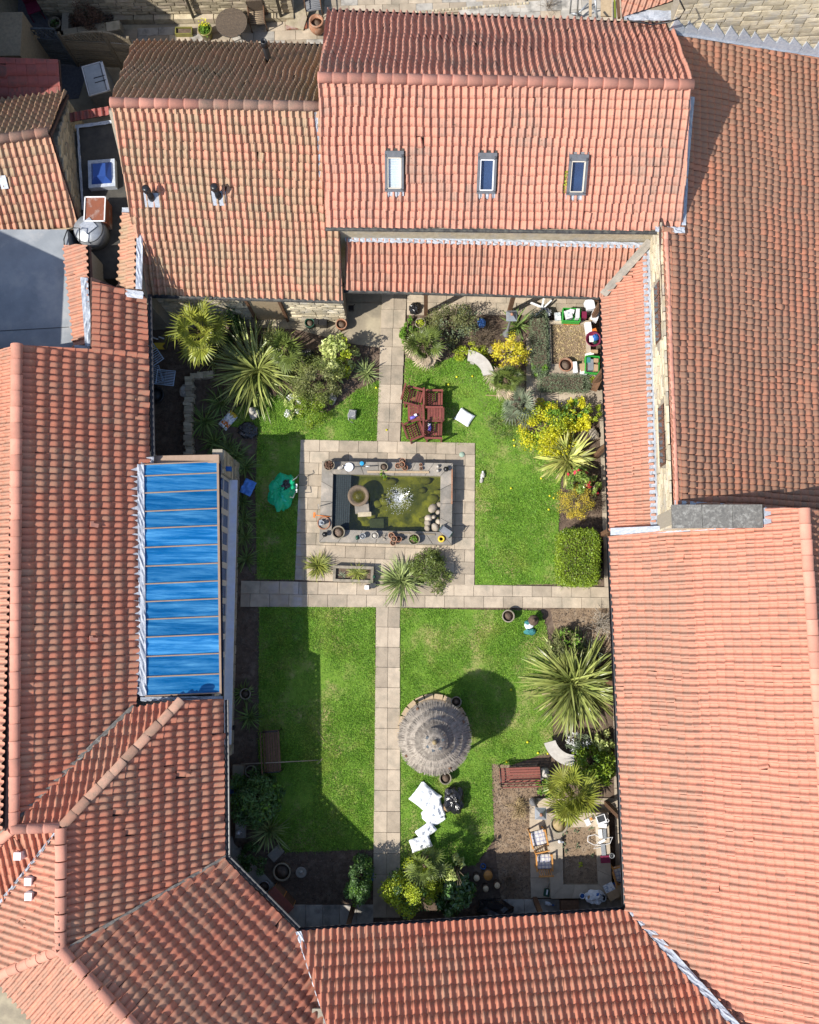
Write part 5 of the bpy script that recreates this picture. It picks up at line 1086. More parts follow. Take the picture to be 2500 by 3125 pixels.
shrub(1765,1265,.42,.5,.9,1900,'gold','golden_euonymus','smaller golden euonymus near the cloister path',.065,.55,20,extra=(('bright',700,.06,.9),))
shrub(1810,1258,.3,.3,.8,900,'gold2','leafy_bush','yellow-green bush right of the smaller euonymus',.06,.5,12)
strap(1738,1395,1.05,150,'phor_v','flax_plant','variegated yellow flax with arching striped leaves by the east border',wid=.06,droop=65,low=1,zc=.5)
shrub(1768,1465,.52,.4,.9,1500,'camel','camellia','glossy bush dotted with red blooms in the east border',.09,.5,18,extra=(('red',34,.13,1.05),))
shrub(1815,1490,.22,.25,.7,420,'camel','camellia','second small bush with red blooms against the path',.09,.5,8,extra=(('red',14,.12,1.05),))
shrub(1765,1530,.6,.52,.5,3600,'heath','yellow_heather','mound of yellow heather below the red-flowering bush',.035,.5,30,extra=(('olive',900,.03,.9),))
twiggy(1815,1535,.42,.5,60,'bark','bare_bush','bare brown twig bush beside the yellow heather',.3)
hedge(1768,1700,1.16,1.62,1.15,15000,'hedge','clipped_hedge','large clipped rectangular green bush at the end of the east border',.055,-.03)
strap(1722,1780,.3,20,'tallg','grass_tuft','small grass tuft at the foot of the clipped bush',wid=.05,droop=60)
# ---- around the pond
strap(970,1725,.55,300,'sedge','sedge','spiky green and gold sedge left of the stone trough',wid=.04,droop=85,low=1,zc=.3)
strap(1225,1770,.86,170,'cord','yucca','spiky pale-striped yucca below the pond',wid=.045,droop=40,low=1,zc=.6)
shrub(1310,1745,.68,.62,.75,3600,'palm_d','bushy_plant','dense dark green bush beside the spiky yucca below the pond',.13,.16,34)
# ---- south-west quarter
shrub(772,2440,.76,.8,1.5,5200,'dark','rhododendron','rounded green bush in the shade by the west wall',.14,.32,30,extra=(('bright',420,.12,.98),),zc=1.0)
strap(815,2545,.78,110,'cord','cordyline','spiky cordyline in the shade below the rounded bush',wid=.04,droop=35,low=1,zc=.5)
shrub(770,2625,.45,.4,.6,1300,'dark','leafy_bush','low dark bush at the foot of the shaded cordyline',.09,.4,14)
shrub(1098,2695,.42,.62,1.5,4200,'dark','upright_bush','upright green bush beside the shaded end of the south path',.08,.4,26,extra=(('bright',700,.07,.98),),zc=.9)
# ---- south-east quarter
shrub(1735,1965,.55,.5,.9,2200,'olive','evergreen_shrub','mid green evergreen shrub above the giant flax',.09,.4,24,extra=(('bright',300,.08,.95),))
strap(1810,1990,.5,60,'palm_s','blue_grass','blue-green tufted plant beside the evergreen shrub',wid=.06,droop=80)
strap(1690,2010,.35,40,'phor_v','flax_plant','little pale flax in front of the evergreen shrub',wid=.06,droop=60)
twiggy(1842,1905,.5,.8,70,'twig_w','bleached_bush','leafless bleached bush against the east eaves',.6)
strap(1762,2092,1.68,400,'phor','flax_plant','giant flax with silvery arching leaves leaning from the east border',wid=.038,droop=60,low=1,hi=7,zc=.9)
shrub(1762,2265,.42,.32,.5,1400,'lav','daisy_bush','bush speckled with small white flowers below the giant flax',.05,.5,20,extra=(('whitef',420,.045,1.03),))
shrub(1848,2270,.3,.36,.8,800,'laurel','variegated_shrub','yellow variegated shrub against the east eaves',.1,.5,14)
shrub(1820,2345,.68,.62,1.5,3600,'hedge','evergreen_tree','glossy green evergreen behind the fan palm in the south-east',.1,.45,30,extra=(('bright',500,.09,.98),))
fan_palm(1742,2418,.95,18,'palm','big yellow-green fan palm over the raised bed in the south-east',1.5,zc=1.4)
shrub(1665,2410,.3,.35,.4,500,'bright','leafy_clump','bright green sprigs at the end of the garden bench',.09,.4,10)
fan_palm(1298,2638,.62,14,'palm_d','fan palm growing from the bushes at the foot of the south path',1.3,zc=1.25)
shrub(1262,2725,.82,.68,1.9,11000,'gold2','golden_bush','rounded yellow-green bush at the foot of the south path',.06,.5,36,extra=(('dark',1500,.06,.85),))
shrub(1385,2738,.52,.56,1.6,2200,'glossy','laurel_bush','dark laurel with large glossy leaves behind the sawn logs',.17,.42,26)
shrub(1395,2668,.32,.3,1.7,420,'laurel','variegated_laurel','yellow-leaved laurel shoots above the glossy laurel',.15,.45,10)
twiggy(1585,2470,.38,.35,60,'straw','cut_stems','spiky heap of cut stems in the dry soil',.1)
twiggy(1555,2690,.32,.4,40,'twig','dead_shrub','small dead shrub in the shaded soil beside the patio',.2)
# dandelions in the lawns
dn = 0
for px, py in ((1394,1150),(1442,1148),(1369,1173),(1570,1360),(1568,1343),(1560,1490),(1678,1513),(1675,1555),(1652,1460),(1690,1520),(1672,2300),(1610,2265),(1642,2298),(1560,2105),(1180,1312),(1148,1183),(1546,2325),(1700,2290)):
    g = at(px,py,.05); b = MB(); b.lathe((0,0,.05), [(.001,-.008),(.035,0),(.03,.012),(.001,.018)], 8); t = thing('dandelion', 'yellow dandelion flower in the lawn', 'flower', (g.x,g.y,0), group='dandelions in the grass'); b.build('bloom', L['yel'], t, False); MB().tube([(0,0,0),(0,0,.05)], .004, 4).build('stalk', L['grass'], t, False)
# ================================================================ objects
def lump(c, r, m, name, parent=None, seed=0, amp=.3, freq=2.2, n=18, w=True, flat=0, crease=0):
    """crumpled sack: noisy spheroid resting on its base"""
    b = MB(); vs = []; fs = []; c = V(c); k2 = n//2
    for i in range(k2+1):
        ph = PI*i/k2
        for k in range(n):
            th = 2*PI*k/n; d = V((math.sin(ph)*math.cos(th), math.sin(ph)*math.sin(th), math.cos(ph)))
            f = 1+amp*noise.noise(d*freq+V((seed*7.1,seed,0)))+amp*.5*abs(noise.noise(d*freq*3+V((0,seed,seed))))
            if crease: f += crease*math.sin(th*9+6*noise.noise(d*2+V((seed,0,0))))
            v = V((d.x*r[0]*f, d.y*r[1]*f, max(-r[2]*.85, d.z*r[2]*f)+r[2]*.85)); vs.append(v+c)
    for i in range(k2):
        for k in range(n): fs.append((i*n+k, (i+1)*n+k, (i+1)*n+(k+1)%n, i*n+(k+1)%n))
    return b.add(vs, fs, not flat).build(name, M[m], parent, w)
def cushion(c, sx, sy, t, rz, m, name, parent=None, w=True, seed=0, wr=.012):
    b = MB(); vs = []; fs = []; n = 14; c = V(c); Rz = Matrix.Rotation(rz,3,'Z')
    for sgn in (1,-1):
        for j in range(n+1):
            for i in range(n+1):
                u, v = 2*i/n-1, 2*j/n-1; e = (1-u**4)*(1-v**4); pin_ = 1-.05*(1-abs(u)**2)*(abs(v)**3); pin2 = 1-.05*(1-abs(v)**2)*(abs(u)**3)
                vs.append(Rz@V((u*sx/2*pin2, v*sy/2*pin_, t/2+sgn*(t/2)*e**.6+wr*noise.noise(V((u*3+seed,v*3,seed)))*2*e))+c)
    N1 = (n+1)**2
    for j in range(n):
        for i in range(n): a = j*(n+1)+i; fs += [(a,a+1,a+n+2,a+n+1), (N1+a,N1+a+n+1,N1+a+n+2,N1+a+1)]
    return b.add(vs, fs, True).build(name, M[m], parent, w)
def pot(px, py, r, h, m, label, z=0, name='plant_pot', fill='soil', plant=None, taper=.72, cat='pot', n=22, group=None):
    g = at(px, py, z+h); t = thing(name, label, cat, (g.x,g.y,z), group=group)
    MB().lathe((0,0,0), [(r*taper,0),(r*.95,h*.86),(r*1.04,h*.87),(r*1.04,h),(r*.86,h),(r*.84,h*.8),(r*taper*.8,h*.5)], n).build('pot', M[m], t, False)
    if fill: MB().lathe((0,0,h*.78), [(r*.85,0),(.001,.01)], n).build('filling', M[fill], t, False)
    if plant:
        k = plant[1]; P = rng.normal(0,1,(k,3)); P /= np.linalg.norm(P,axis=1)[:,None]; P *= (rng.uniform(0,1,k)**.5)[:,None]*r*plant[2]; P[:,2] = np.abs(P[:,2])*.8+h*.8
        tri_mesh('plant', leaves(P, k, plant[3], .45), L[plant[0]], t, False)
    return t
def one(mb, name, m, label, cat, group=None): return tag(mb.build(name, M[m]), label, cat, group)
# ---- thatched parasol
gz = at(1326,2254,1.95); ga_ = thing('thatched_parasol', 'round tiered straw parasol shelter standing on the lawn', 'parasol', (gz.x,gz.y,0))
M['thatch'] = mat('thatch', (.30,.265,.22), (.18,.155,.13), 14, .95, .5, .2)
tiers = [(1.0,.55,1.78,2.0),(.75,.36,2.09,2.25),(.54,.2,2.35,2.48),(.35,.04,2.57,2.74)]
for k, (ro, ri, z0, z1) in enumerate(tiers):
    t_ = MB().lathe((0,0,0), [(ro*.96,z0-.03),(ro*.97,z0),((ro+ri)/2,(z0+z1)/2+.02),(ri,z1),(ri*.5,z1-.02)], 40).build('thatch_tier', M['thatch'], ga_, False)
    n = int(1500*ro+500); th = rng.uniform(0,2*PI,n); r0 = ri*rng.uniform(.7,1.1,n); r1 = ro*rng.uniform(.9,1.035,n); w_ = rng.uniform(.003,.007,n); zz = rng.uniform(.006,.022,n); f = rng.uniform(0,.55,n); ra = r0+(r1-r0)*f
    za = z1+(z0-z1)*(ra-ri)/(ro-ri)+zz; zb = z0-.02+zz*.8; tj = th+rng.normal(0,.02,n); c_, s_ = np.cos(th), np.sin(th); c2, s2 = np.cos(tj), np.sin(tj)
    T = np.stack([np.stack([ra*c_-s_*w_,ra*s_+c_*w_,za],1), np.stack([r1*c2-s2*w_,r1*s2+c2*w_,zb],1), np.stack([r1*c2+s2*w_,r1*s2-c2*w_,zb],1), np.stack([ra*c_+s_*w_,ra*s_-c_*w_,za],1)],1)
    o = tri_mesh('straw', T, M['thatch'], t_, False); o['kind'] = 'stuff'
MB().lathe((0,0,2.7), [(.07,0),(.06,.1),(.001,.14)], 10).build('finial', M['straw'], ga_, False)
for a in (.2,-.9,-1.8,-2.6,2.6): MB().box((.2*math.cos(a),.2*math.sin(a),2.665), (.12,.07,.02), rz=a+.4).build('tarp_patch', M['blue_wood'], ga_, False)
for a in (.5,2.1,3.7,5.2): MB().tube([(.98*math.cos(a),.98*math.sin(a),0),(.9*math.cos(a),.9*math.sin(a),1.85)], .045, 8).build('post', M['wood'], ga_, False)
for k in range(22):
    a = 2*PI*k/22; MB().box((.98*math.cos(a),.98*math.sin(a)-.0,.06), (.14,.25,.12), rz=a).build('kerb_brick', M['board'], ga_, False)
MB().lathe((0,0,.01), [(.92,0),(.92,.05),(.001,.051)], 30).build('floor', M['slab'], ga_, False)
# ---- benches and seats
def slats(t, n, w, ln, gap, z, m, ax='y', off=(0,0), name='seat_slat', th=.022):
    for k in range(n):
        d = (k-(n-1)/2)*(w+gap); c = (off[0], off[1]+d, z) if ax == 'y' else (off[0]+d, off[1], z); MB().box(c, (ln,w,th) if ax == 'y' else (w,ln,th)).build(name, M[m], t, False)
def bench(px, py, rz, label, m='bench_wood', Lb=1.18):
    g = at(px, py, .42); t = thing('garden_bench', label, 'bench', (g.x,g.y,0), rz); slats(t, 6, .06, Lb, .012, .43, m, off=(0,0))
    MB().bar((-Lb/2,-.27,.80), (Lb/2,-.27,.80), .03, .06).build('top_rail', M[m], t, False); MB().bar((-Lb/2,-.24,.50), (Lb/2,-.24,.50), .03, .05).build('lower_rail', M[m], t, False)
    sc = MB()
    for k in range(11):
        x = -Lb/2+.08+k*(Lb-.16)/10; sc.bar((x,-.255,.52), (x+(.06 if k%2 else -.06),-.27,.78), .012, .012)
    sc.build('iron_panel', M['black'], t, False)
    for s in (-1,1):
        e = MB(); x = s*(Lb/2-.02); e.tube([(x,.22,0),(x,.22,.42),(x,.2,.6),(x,-.1,.63),(x,-.26,.6)], .018, 6); e.tube([(x,-.28,.84),(x,-.24,.42),(x,-.3,0)], .018, 6); e.tube([(x,.22,.40),(x,-.24,.40)], .015, 6); e.build('iron_end', M['black'], t, False)
    return t
bench(1588,2365,R(2),'red slatted garden bench with iron ends beside the dry soil')
bench(833,2292,R(-86),'slatted garden bench standing in deep shade by the west border','wood')
def armchair(t, cx, cy, rz):
    Mz = Matrix.Translation((cx,cy,0))@Matrix.Rotation(rz,4,'Z')
    def P(mb, nm): o = mb.build(nm, M['red_wood'], t, False); o.matrix_basis = Mz
    for k in range(6): P(MB().box((-.19+k*.076,0,.40), (.06,.46,.02)), 'seat_slat')
    for k in range(7): P(MB().bar((-.24,-.2+k*.066,.42), (-.34,-.2+k*.066,.86), .035, .014), 'back_slat')
    P(MB().box((-.345,0,.88), (.05,.52,.05)), 'top_rail')
    for s in (-1,1): P(MB().box((-.03,s*.26,.60), (.52,.06,.03)), 'arm'); P(MB().box((.2,s*.25,.3), (.05,.05,.6)), 'leg'); P(MB().box((-.24,s*.25,.3), (.05,.05,.6)), 'leg')
def companion(px, py, rz, sp, ang, label):
    g = at(px, py, .5); t = thing('companion_seat', label, 'garden seat', (g.x,g.y,0), rz); armchair(t, .02, sp, ang); armchair(t, .02, -sp, -ang)
    for k in range(6): MB().box((-.17+k*.085,0,.585), (.075,.42+abs(ang)*.25,.02)).build('table_slat', M['red_wood'], t, False)
    MB().box((0,0,.5), (.4,.05,.12)).build('table_rail', M['red_wood'], t, False)
companion(1326,1266,R(-1),.47,0,'straight red wooden companion seat with a table between its chairs')
companion(1266,1262,R(2),.50,-.3,'angled red wooden companion seat left of the straight one')
for px, py, lab in ((1260,1275,'purple and white wrapped bottle on the angled seat table'),(1312,1308,'blue wrapped bottle lying on the lower straight seat')):
    p = at(px, py, .6 if px < 1300 else .42); t = thing('wrapped_bottle', lab, 'bottle', p, R(20 if px < 1300 else 80)); z_ = Matrix.Rotation(PI/2,3,'Y'); MB().lathe((-.08,0,.05), [(.045,0),(.05,.12),(.02,.16),(.02,.24)], 10, M=z_).build('bottle', M['purple'], t, False); MB().box((.1,.04,.04), (.08,.07,.06)).build('tag', M['white'], t, False)
def curved_bench(px, py, rz, label, r0=.55, r1=.88, a0=0, a1=75):
    g = at(px, py, .4); t = thing('curved_bench', label, 'stone bench', (g.x,g.y,0), rz); n = 12; vs = []; rm = (r0+r1)/2
    for z in (.34,.42):
        for i in range(n+1):
            a = R(lerp(a0,a1,i/n)); vs += [(r0*math.cos(a)-rm*.75, r0*math.sin(a)-rm*.55, z), (r1*math.cos(a)-rm*.75, r1*math.sin(a)-rm*.55, z)]
    k = 2*(n+1); fs = []
    for i in range(n): a = i*2; fs += [(k+a,k+a+1,k+a+3,k+a+2),(a,a+2,a+3,a+1),(a+1,a+3,k+a+3,k+a+1),(a+2,a,k+a,k+a+2)]
    fs += [(0,1,k+1,k),(2*n+1,2*n,k+2*n,k+2*n+1)]; MB().add(vs, fs).build('seat', M['cbench'], t, False)
    for f in (.2,.8): a = R(lerp(a0,a1,f)); MB().box((rm*math.cos(a)-rm*.75, rm*math.sin(a)-rm*.55,.17), (.26,.12,.34), rz=a).build('support', M['cbench'], t, False)
curved_bench(1468,1108,R(8),'pale curved stone bench on the north-east lawn'); curved_bench(1708,2300,R(195),'grey curved stone bench half hidden by the white-flowered bush')
def pine_chair(px, py, rz, label, group=None):
    g = at(px, py, .46); t = thing('pine_chair', label, 'chair', (g.x,g.y,0), rz)
    MB().box((0,0,.43), (.42,.42,.03)).build('seat', M['pine'], t, False)
    for k in range(6): MB().bar((-.16+k*.064,-.2,.46), (-.16+k*.064,-.28,.86), .03, .015).build('back_slat', M['pine'], t, False)
    MB().bar((-.21,-.285,.88), (.21,-.285,.88), .03, .07).build('top_rail', M['pine'], t, False)
    for s in (-1,1):
        MB().box((s*.22,0,.62), (.04,.46,.03)).build('arm', M['pine'], t, False)
        for y in (-.2,.19): MB().box((s*.2,y,.3), (.04,.04,.6)).build('leg', M['pine'], t, False)
    cu = cushion((0,.01,.445), .44, .42, .07, 0, 'plaid', 'cushion', t, False); return t
m_, nt_, bs_ = new_mat('plaid'); pos_ = N(nt_, 'ShaderNodeTexCoord').outputs['Object']; sx_ = N(nt_, 'ShaderNodeSeparateXYZ'); nt_.links.new(pos_, sx_.inputs[0]); cc_ = None; acc = (.62,.58,.52)
for i_, col_ in ((0,(.22,.24,.34)),(1,(.24,.24,.34))):
    w_ = math_n(nt_, 'GREATER_THAN', math_n(nt_, 'SINE', math_n(nt_, 'MULTIPLY', sx_.outputs[i_], 60)), .55); acc = mixc(nt_, math_n(nt_, 'MULTIPLY', w_, .7), acc, col_)
nt_.links.new(acc, bs_.inputs['Base Color']); bs_.inputs['Roughness'].default_value = .9; M['plaid'] = m_
pine_chair(1643,2558,R(12),'upper pine chair with a plaid cushion beside the raised bed'); pine_chair(1660,2630,R(2),'lower pine chair with a plaid cushion beside the raised bed'); pine_chair(1897,2665,R(-75),'pine chair tucked under the east eaves')
# ---- lamp posts
def lamp(px, py, label):
    g = at(px, py); t = thing('lamp_post', label, 'lamp post', (g.x,g.y,0)); MB().lathe((0,0,0), [(.13,0),(.12,.08),(.08,.14),(.055,.4),(.04,.45),(.035,1.35),(.05,1.4),(.05,1.45)], 12).build('post', M['grey'], t, False)
    MB().box((0,0,1.56), (.17,.17,.22), taper=1.2).build('lantern', M['glass'], t, False); b = MB(); b.box((0,0,1.74), (.30,.30,.14), taper=.22); b.build('lantern_roof', M['galv'], t, False); MB().box((0,0,1.665), (.31,.31,.02)).build('lantern_rim', M['galv'], t, False)
    MB().lathe((0,0,1.8), [(.045,0),(.05,.04),(.001,.08)], 10).build('finial', M['terr'], t, False)
    for s in ((1,1),(1,-1),(-1,1),(-1,-1)): MB().bar((s[0]*.08,s[1]*.08,1.45), (s[0]*.1,s[1]*.1,1.67), .014, .014).build('lantern_bar', M['grey'], t, False)
lamp(1546,1020,'grey lamp post with a pyramid lantern near the cloister posts'); lamp(1628,2446,'grey lamp post with a pyramid lantern beside the plaid chairs')
# ---- bags, cushions, sheets
def bag(px, py, r, label, m='bag', seed=0, name='bin_bag', cat='bag', z=0, ex=()):
    g = at(px, py, r[2]*.8+z); t = thing(name, label, cat, (g.x,g.y,z)); lump((0,0,0), r, m, 'sack', t, seed, .35, 2.4, 26, False, 1, .03)
    lump((random.uniform(-.05,.05),random.uniform(-.05,.05),r[2]*1.2), (r[0]*.35,r[1]*.3,r[2]*.4), m, 'neck', t, seed+5, .5, 3, 14, False, 1, .06)
    for em, dx, dy, dz, s in ex: lump((dx,dy,dz), (s,s*.8,s*.5), em, 'contents', t, seed+9, .3, 3, 10, False, 1)
    return t
bag(1264,942,(.15,.17,.15),'black rubbish bag on the path by the cloister post',seed=1); bag(1386,2440,(.28,.38,.24),'big glossy black rubbish bag on the lawn below the parasol',seed=2,ex=(('card',-.2,-.25,0,.16),))
bag(940,1080,(.22,.16,.16),'black plastic sacks bundled behind the feathery conifer',seed=3,ex=(('cloth',.12,.05,.2,.07),)); bag(757,1312,(.28,.24,.12),'open black sack with grey cloth on the shaded lawn edge',seed=4,ex=(('dgrey',-.03,.0,.12,.16),('grey',.06,-.05,.14,.08)))
gb_ = at(860,1500,.3); t = thing('garden_bag', 'large bright green garden waste bag standing open on the lawn', 'garden bag', (gb_.x,gb_.y,0), R(-8))
lump((0,0,0), (.36,.5,.3), 'greenbag', 'bag', t, 11, .4, 1.7, 34, False, 1, .045); lump((.12,.14,.36), (.13,.2,.09), 'bag', 'clippings', t, 3, .5, 3, 16, False, 1)
for k in range(9): th = 2*PI*k/9; lump((.12+.17*math.cos(th),.14+.25*math.sin(th),.38+.03*math.sin(k*2.1)), (.09,.09,.05), 'greenbag', 'rim_fold', t, k, .4, 2, 10, False, 1)
for s in (-1,1): MB().tube([(.3,.25*s+.1,.5),(.42,.3*s+.12,.62),(.46,.25*s+.3,.5)], .014, 5).build('handle', M['grey'], t, False)
MB().box((.42,.22,.32), (.04,.12,.1)).build('label_patch', M['white'], t, False); MB().box((.44,.08,.30), (.04,.1,.1)).build('label_patch', M['white'], t, False)
def flat_sheet(px, py, sx, sy, rz, m, name, label, cat, z=.05, amp=.05, hang=0):
    g = at(px, py, z); b = MB(); n = 10; vs = []; fs = []; Rz = Matrix.Rotation(rz,3,'Z')
    for j in range(n+1):
        for i in range(n+1): u, v = i/n-.5, j/n-.5; vs.append(Rz@V((u*sx, v*sy, z+amp*noise.noise(V((u*5+px,v*5,py))))) + V((g.x,g.y,0)))
    for j in range(n):
        for i in range(n): a = j*(n+1)+i; fs.append((a,a+1,a+n+2,a+n+1))
    o = one(b.add(vs, fs, True), name, m, label, cat); md = o.modifiers.new('thick', 'SOLIDIFY'); md.thickness = .008; return o
flat_sheet(757,1487,.36,.46,R(-25),'bluesheet','blue_sheet','small bright blue sheet lying on the dark border','sheet',.25,.08)
g = at(1418,1273,.1); tag(cushion((g.x,g.y,.01), .50, .42, .16, R(-33), 'cloth', 'white_cushion'), 'single white cushion lying flat on the north-east lawn', 'cushion')
for k, (px, py, sx, sy, rz, lab) in enumerate(((1298,2435,.72,.66,-38,'large crumpled white pillow at the top of the pillow pile'),(1330,2470,.45,.5,20,'white pillow folded under the large crumpled one'),(1300,2535,.58,.34,35,'middle white pillow of the pile below the parasol'),(1284,2572,.62,.38,18,'lowest white pillow touching the fan palm'))):
    g = at(px,py,.12); tag(cushion((g.x,g.y,.01+.03*k), sx, sy, .16, R(rz), 'cloth', 'white_pillow', seed=k*3, wr=.075), lab, 'pillow', 'pile of white pillows')
g = at(1322,2490,.1); tag(lump((g.x,g.y,0),(.3,.24,.09),'cloth','crumpled_duvet',None,5,.45,2.6,22,True,1,.04),'crumpled white bedding bunched between the pillows','bedding')
t = thing('compost_sack', 'orange and white printed sack lying crumpled at the shaded lawn edge', 'sack', at(697,1285), R(50)); cushion((0,0,0), .56, .34, .14, 0, 'paper', 'sack', t, False, 4, .06); cushion((.24,.0,.03), .14, .3, .12, 0, 'yellow', 'end_band', t, False, 5, .03); cushion((-.12,-.02,.06), .16, .3, .09, 0, 'orange', 'print_band', t, False, 6, .03)
# ---- pots and planters
pot(1042,988,.17,.34,'terr','terracotta pot beside the corner of the old stone wall'); pot(945,984,.15,.3,'dgreen','dark green bucket of oddments against the old stone wall',name='bucket',cat='bucket'); g = at(985,980,.3); one(MB().box((g.x,g.y,.15),(.24,.26,.3)).box((g.x-.2,g.y+.02,.16),(.14,.22,.32)), 'black_crate','black','black crate standing against the old stone wall','crate')
g = at(1072,941,.4); one(MB().box((g.x,g.y,.4),(.16,.14,.16)).bar((g.x,g.y,.45),(g.x+.12,g.y+.1,.48),.02,.02),'meter_box','black','black box fixed by the corner of the cloister','box')
pot(1552,1880,.18,.34,'pot_g','round stone pot at the top of the parasol lawn'); pot(1393,2142,.15,.3,'pot_g','round pot touching the upper edge of the thatched parasol'); pot(1360,2376,.17,.32,'pot_g','round pot at the lower edge of the thatched parasol')
pot(1283,985,.16,.25,'pot_g','stone pot among weeds next to the cloister post',plant=('gold2',60,1,.08)); pot(748,2118,.16,.3,'pot_g','round pot in the shaded west border'); pot(805,2708,.17,.32,'grey','grey pot at the foot of the diagonal range')
pot(860,2662,.25,.22,'grey_wood','wide shallow ring planter on the shaded soil',taper=.95); pot(1728,1112,.21,.38,'terr','large terracotta pot in the rubble bed'); pot(1808,1157,.15,.28,'pot_g','stone pot with a sprig below the second green crate',plant=('gold2',50,.7,.07))
pot(473,1205,.26,.28,'black','black tub in the shade of the west eaves',name='tub',fill='dgrey'); pot(1828,1690,.14,.3,'black','black pot on the cloister path beside the clipped bush'); pot(1830,1725,.11,.25,'black','small black pot below the other on the cloister path')
pot(765,2355,.17,.28,'pot_g','stone pot below the shaded bench'); pot(165,68,.2,.5,'pot_g','dark urn in the shaded back yard',plant=('dark',60,.8,.09))
pot(625,88,.22,.42,'glaze','olive glazed pot of yellow daffodils on the back patio',plant=('bright',220,1.0,.11)); g = at(623,72,.6); tri_mesh('daffodils', leaves(rng.normal(0,.07,(40,3))+np.array([g.x,g.y,.62]), 40, .06, .7), L['yel']); tag(bpy.data.objects['daffodils'], 'yellow daffodil blooms in the olive glazed pot', 'flowers')
g = at(966,66,.5); t = thing('terracotta_urn', 'large rounded terracotta urn at the corner of the skylight roof', 'urn', (g.x,g.y,0)); MB().lathe((0,0,0), [(.14,0),(.24,.2),(.27,.34),(.22,.48),(.20,.5),(.235,.52),(.235,.56),(.18,.56),(.18,.4)], 24).build('urn', M['terr'], t, False); MB().lathe((0,0,.42), [(.18,0),(.001,.01)], 18).build('filling', M['soil'], t, False)
g = at(560,92,.2); t = thing('trough_planter', 'small green trough planter beside the glazed pot', 'planter', (g.x,g.y,0)); MB().box((0,-.11,.1),(.55,.03,.2)).box((0,.11,.1),(.55,.03,.2)).box((-.26,0,.1),(.03,.2,.2)).box((.26,0,.1),(.03,.2,.2)).build('trough', M['glaze'], t, False); MB().box((0,0,.07),(.5,.2,.12)).build('filling', M['soil'], t, False)
# ---- pond coping things
Z = .457
pot(1004,1419,.17,.2,'pot_g','round stone planter at the top left corner of the pond',Z,plant=('brown',90,.9,.09)); pot(1172,1424,.12,.16,'pot_g','small pot with trailing green leaves on the pond edge',Z); g = at(1176,1442,.6); shrub(1176,1440,.16,.18,.2,160,'bright','trailing_plant','bright trailing plant spilling from the small pond-edge pot',.08,.5,6,.45,stems=0,zc=.6)
for k, (px, py, zz, lab) in enumerate(((1229,1406,0,'upper pot of the terracotta trio on the top pond edge'),(1215,1421,0,'left pot of the terracotta trio on the top pond edge'),(1236,1427,0,'lower pot of the terracotta trio on the top pond edge'),(1227,1417,.13,'pot stacked on the terracotta trio at the top pond edge'),(1195,1634,0,'upper left pot of the terracotta cluster on the lower pond edge'),(1200,1656,0,'lowest pot of the terracotta cluster on the lower pond edge'),(1217,1645,0,'right pot of the terracotta cluster on the lower pond edge'),(1203,1644,.12,'pot stacked on the terracotta cluster at the lower pond edge'))): pot(px,py,.088,.14,'terr',lab,Z+zz,group='small terracotta pots on the pond edge',n=16)
for px, py, lab in ((1284,1418,'upper little red pot on the pond edge'),(1285,1430,'lower little red pot on the pond edge')): pot(px,py,.05,.09,'terr',lab,Z,n=14,group='little red pots')
for px, py, lab in ((1337,1424,'upper pale gourd-shaped stone on the pond edge'),(1337,1437,'lower pale gourd-shaped stone on the pond edge')): g = at(px,py,Z); one(MB().lathe(g, [(.03,0),(.055,.04),(.04,.09),(.02,.12),(.001,.14)], 12),'stone_gourd','statue',lab,'ornament','pale gourds')
for px, py, lab in ((1361,1434,'black six-sided lantern at the top right corner of the pond'),(993,1632,'black six-sided lantern at the lower left corner of the pond'),(1231,1643,'small black lantern on the lower pond edge')):
    s_ = .6 if px == 1231 else 1; g = at(px,py,Z); t = thing('pond_lantern', lab, 'lantern', g); MB().lathe((0,0,0), [(.06*s_,0),(.05*s_,.12*s_),(.085*s_,.13*s_),(.085*s_,.15*s_),(.03*s_,.2*s_),(.001,.21*s_)], 6, smooth=False).build('body', M['black'], t, False); MB().tube([(0,0,.2*s_),(0,0,.25*s_)], .008, 5).build('knob', M['dgrey'], t, False)
g = at(1065,1425,.52); t = thing('pond_net_pole', 'round white fishing net with a long dark handle on the pond edge', 'net', (g.x,g.y,.5)); MB().lathe((0,0,0), [(.13,0),(.135,.012),(.125,.02),(.06,-.02),(.001,-.025)], 20).build('net', M['cloth'], t, False); MB().tube([(.13,.0,.0),(.86,.04,.0)], .011, 6).build('handle', M['dgrey'], t, False); MB().tube([(.5,.02,.006),(.62,.025,.006)], .013, 6).build('grip', M['white'], t, False)
g = at(1105,1415,Z); one(MB().lathe(g, [(.065,0),(.065,.06),(.055,.065),(.001,.066)], 16),'blue_tub','cyan','small bright blue lidded tub on the pond edge','tub')
g = at(1040,1428,Z); t = thing('stone_bird', 'grey stone bird ornament beside the white net', 'ornament', g, R(20)); lump((0,0,0),(.1,.06,.06),'statue','body',t,2,.15,2,12,False); MB().lathe((.09,.02,.08),[(.02,0),(.035,.03),(.001,.07)],10).build('head',M['statue'],t,False)
one(MB().bar(at(1121,1440,Z+.02),at(1310,1441,Z+.02),.06,.03),'timber_lath','board','long pale timber lath lying along the top pond edge','timber'); one(MB().bar(at(1380,1432,Z+.03),at(1379,1538,Z+.03),.04,.03),'copper_strip','terr','narrow reddish strip standing on the right pond edge','strip'); one(MB().bar(at(1185,1624,Z+.01),at(1328,1631,Z+.01),.04,.02),'timber_lath','grey_wood','thin grey lath along the lower pond edge','timber')
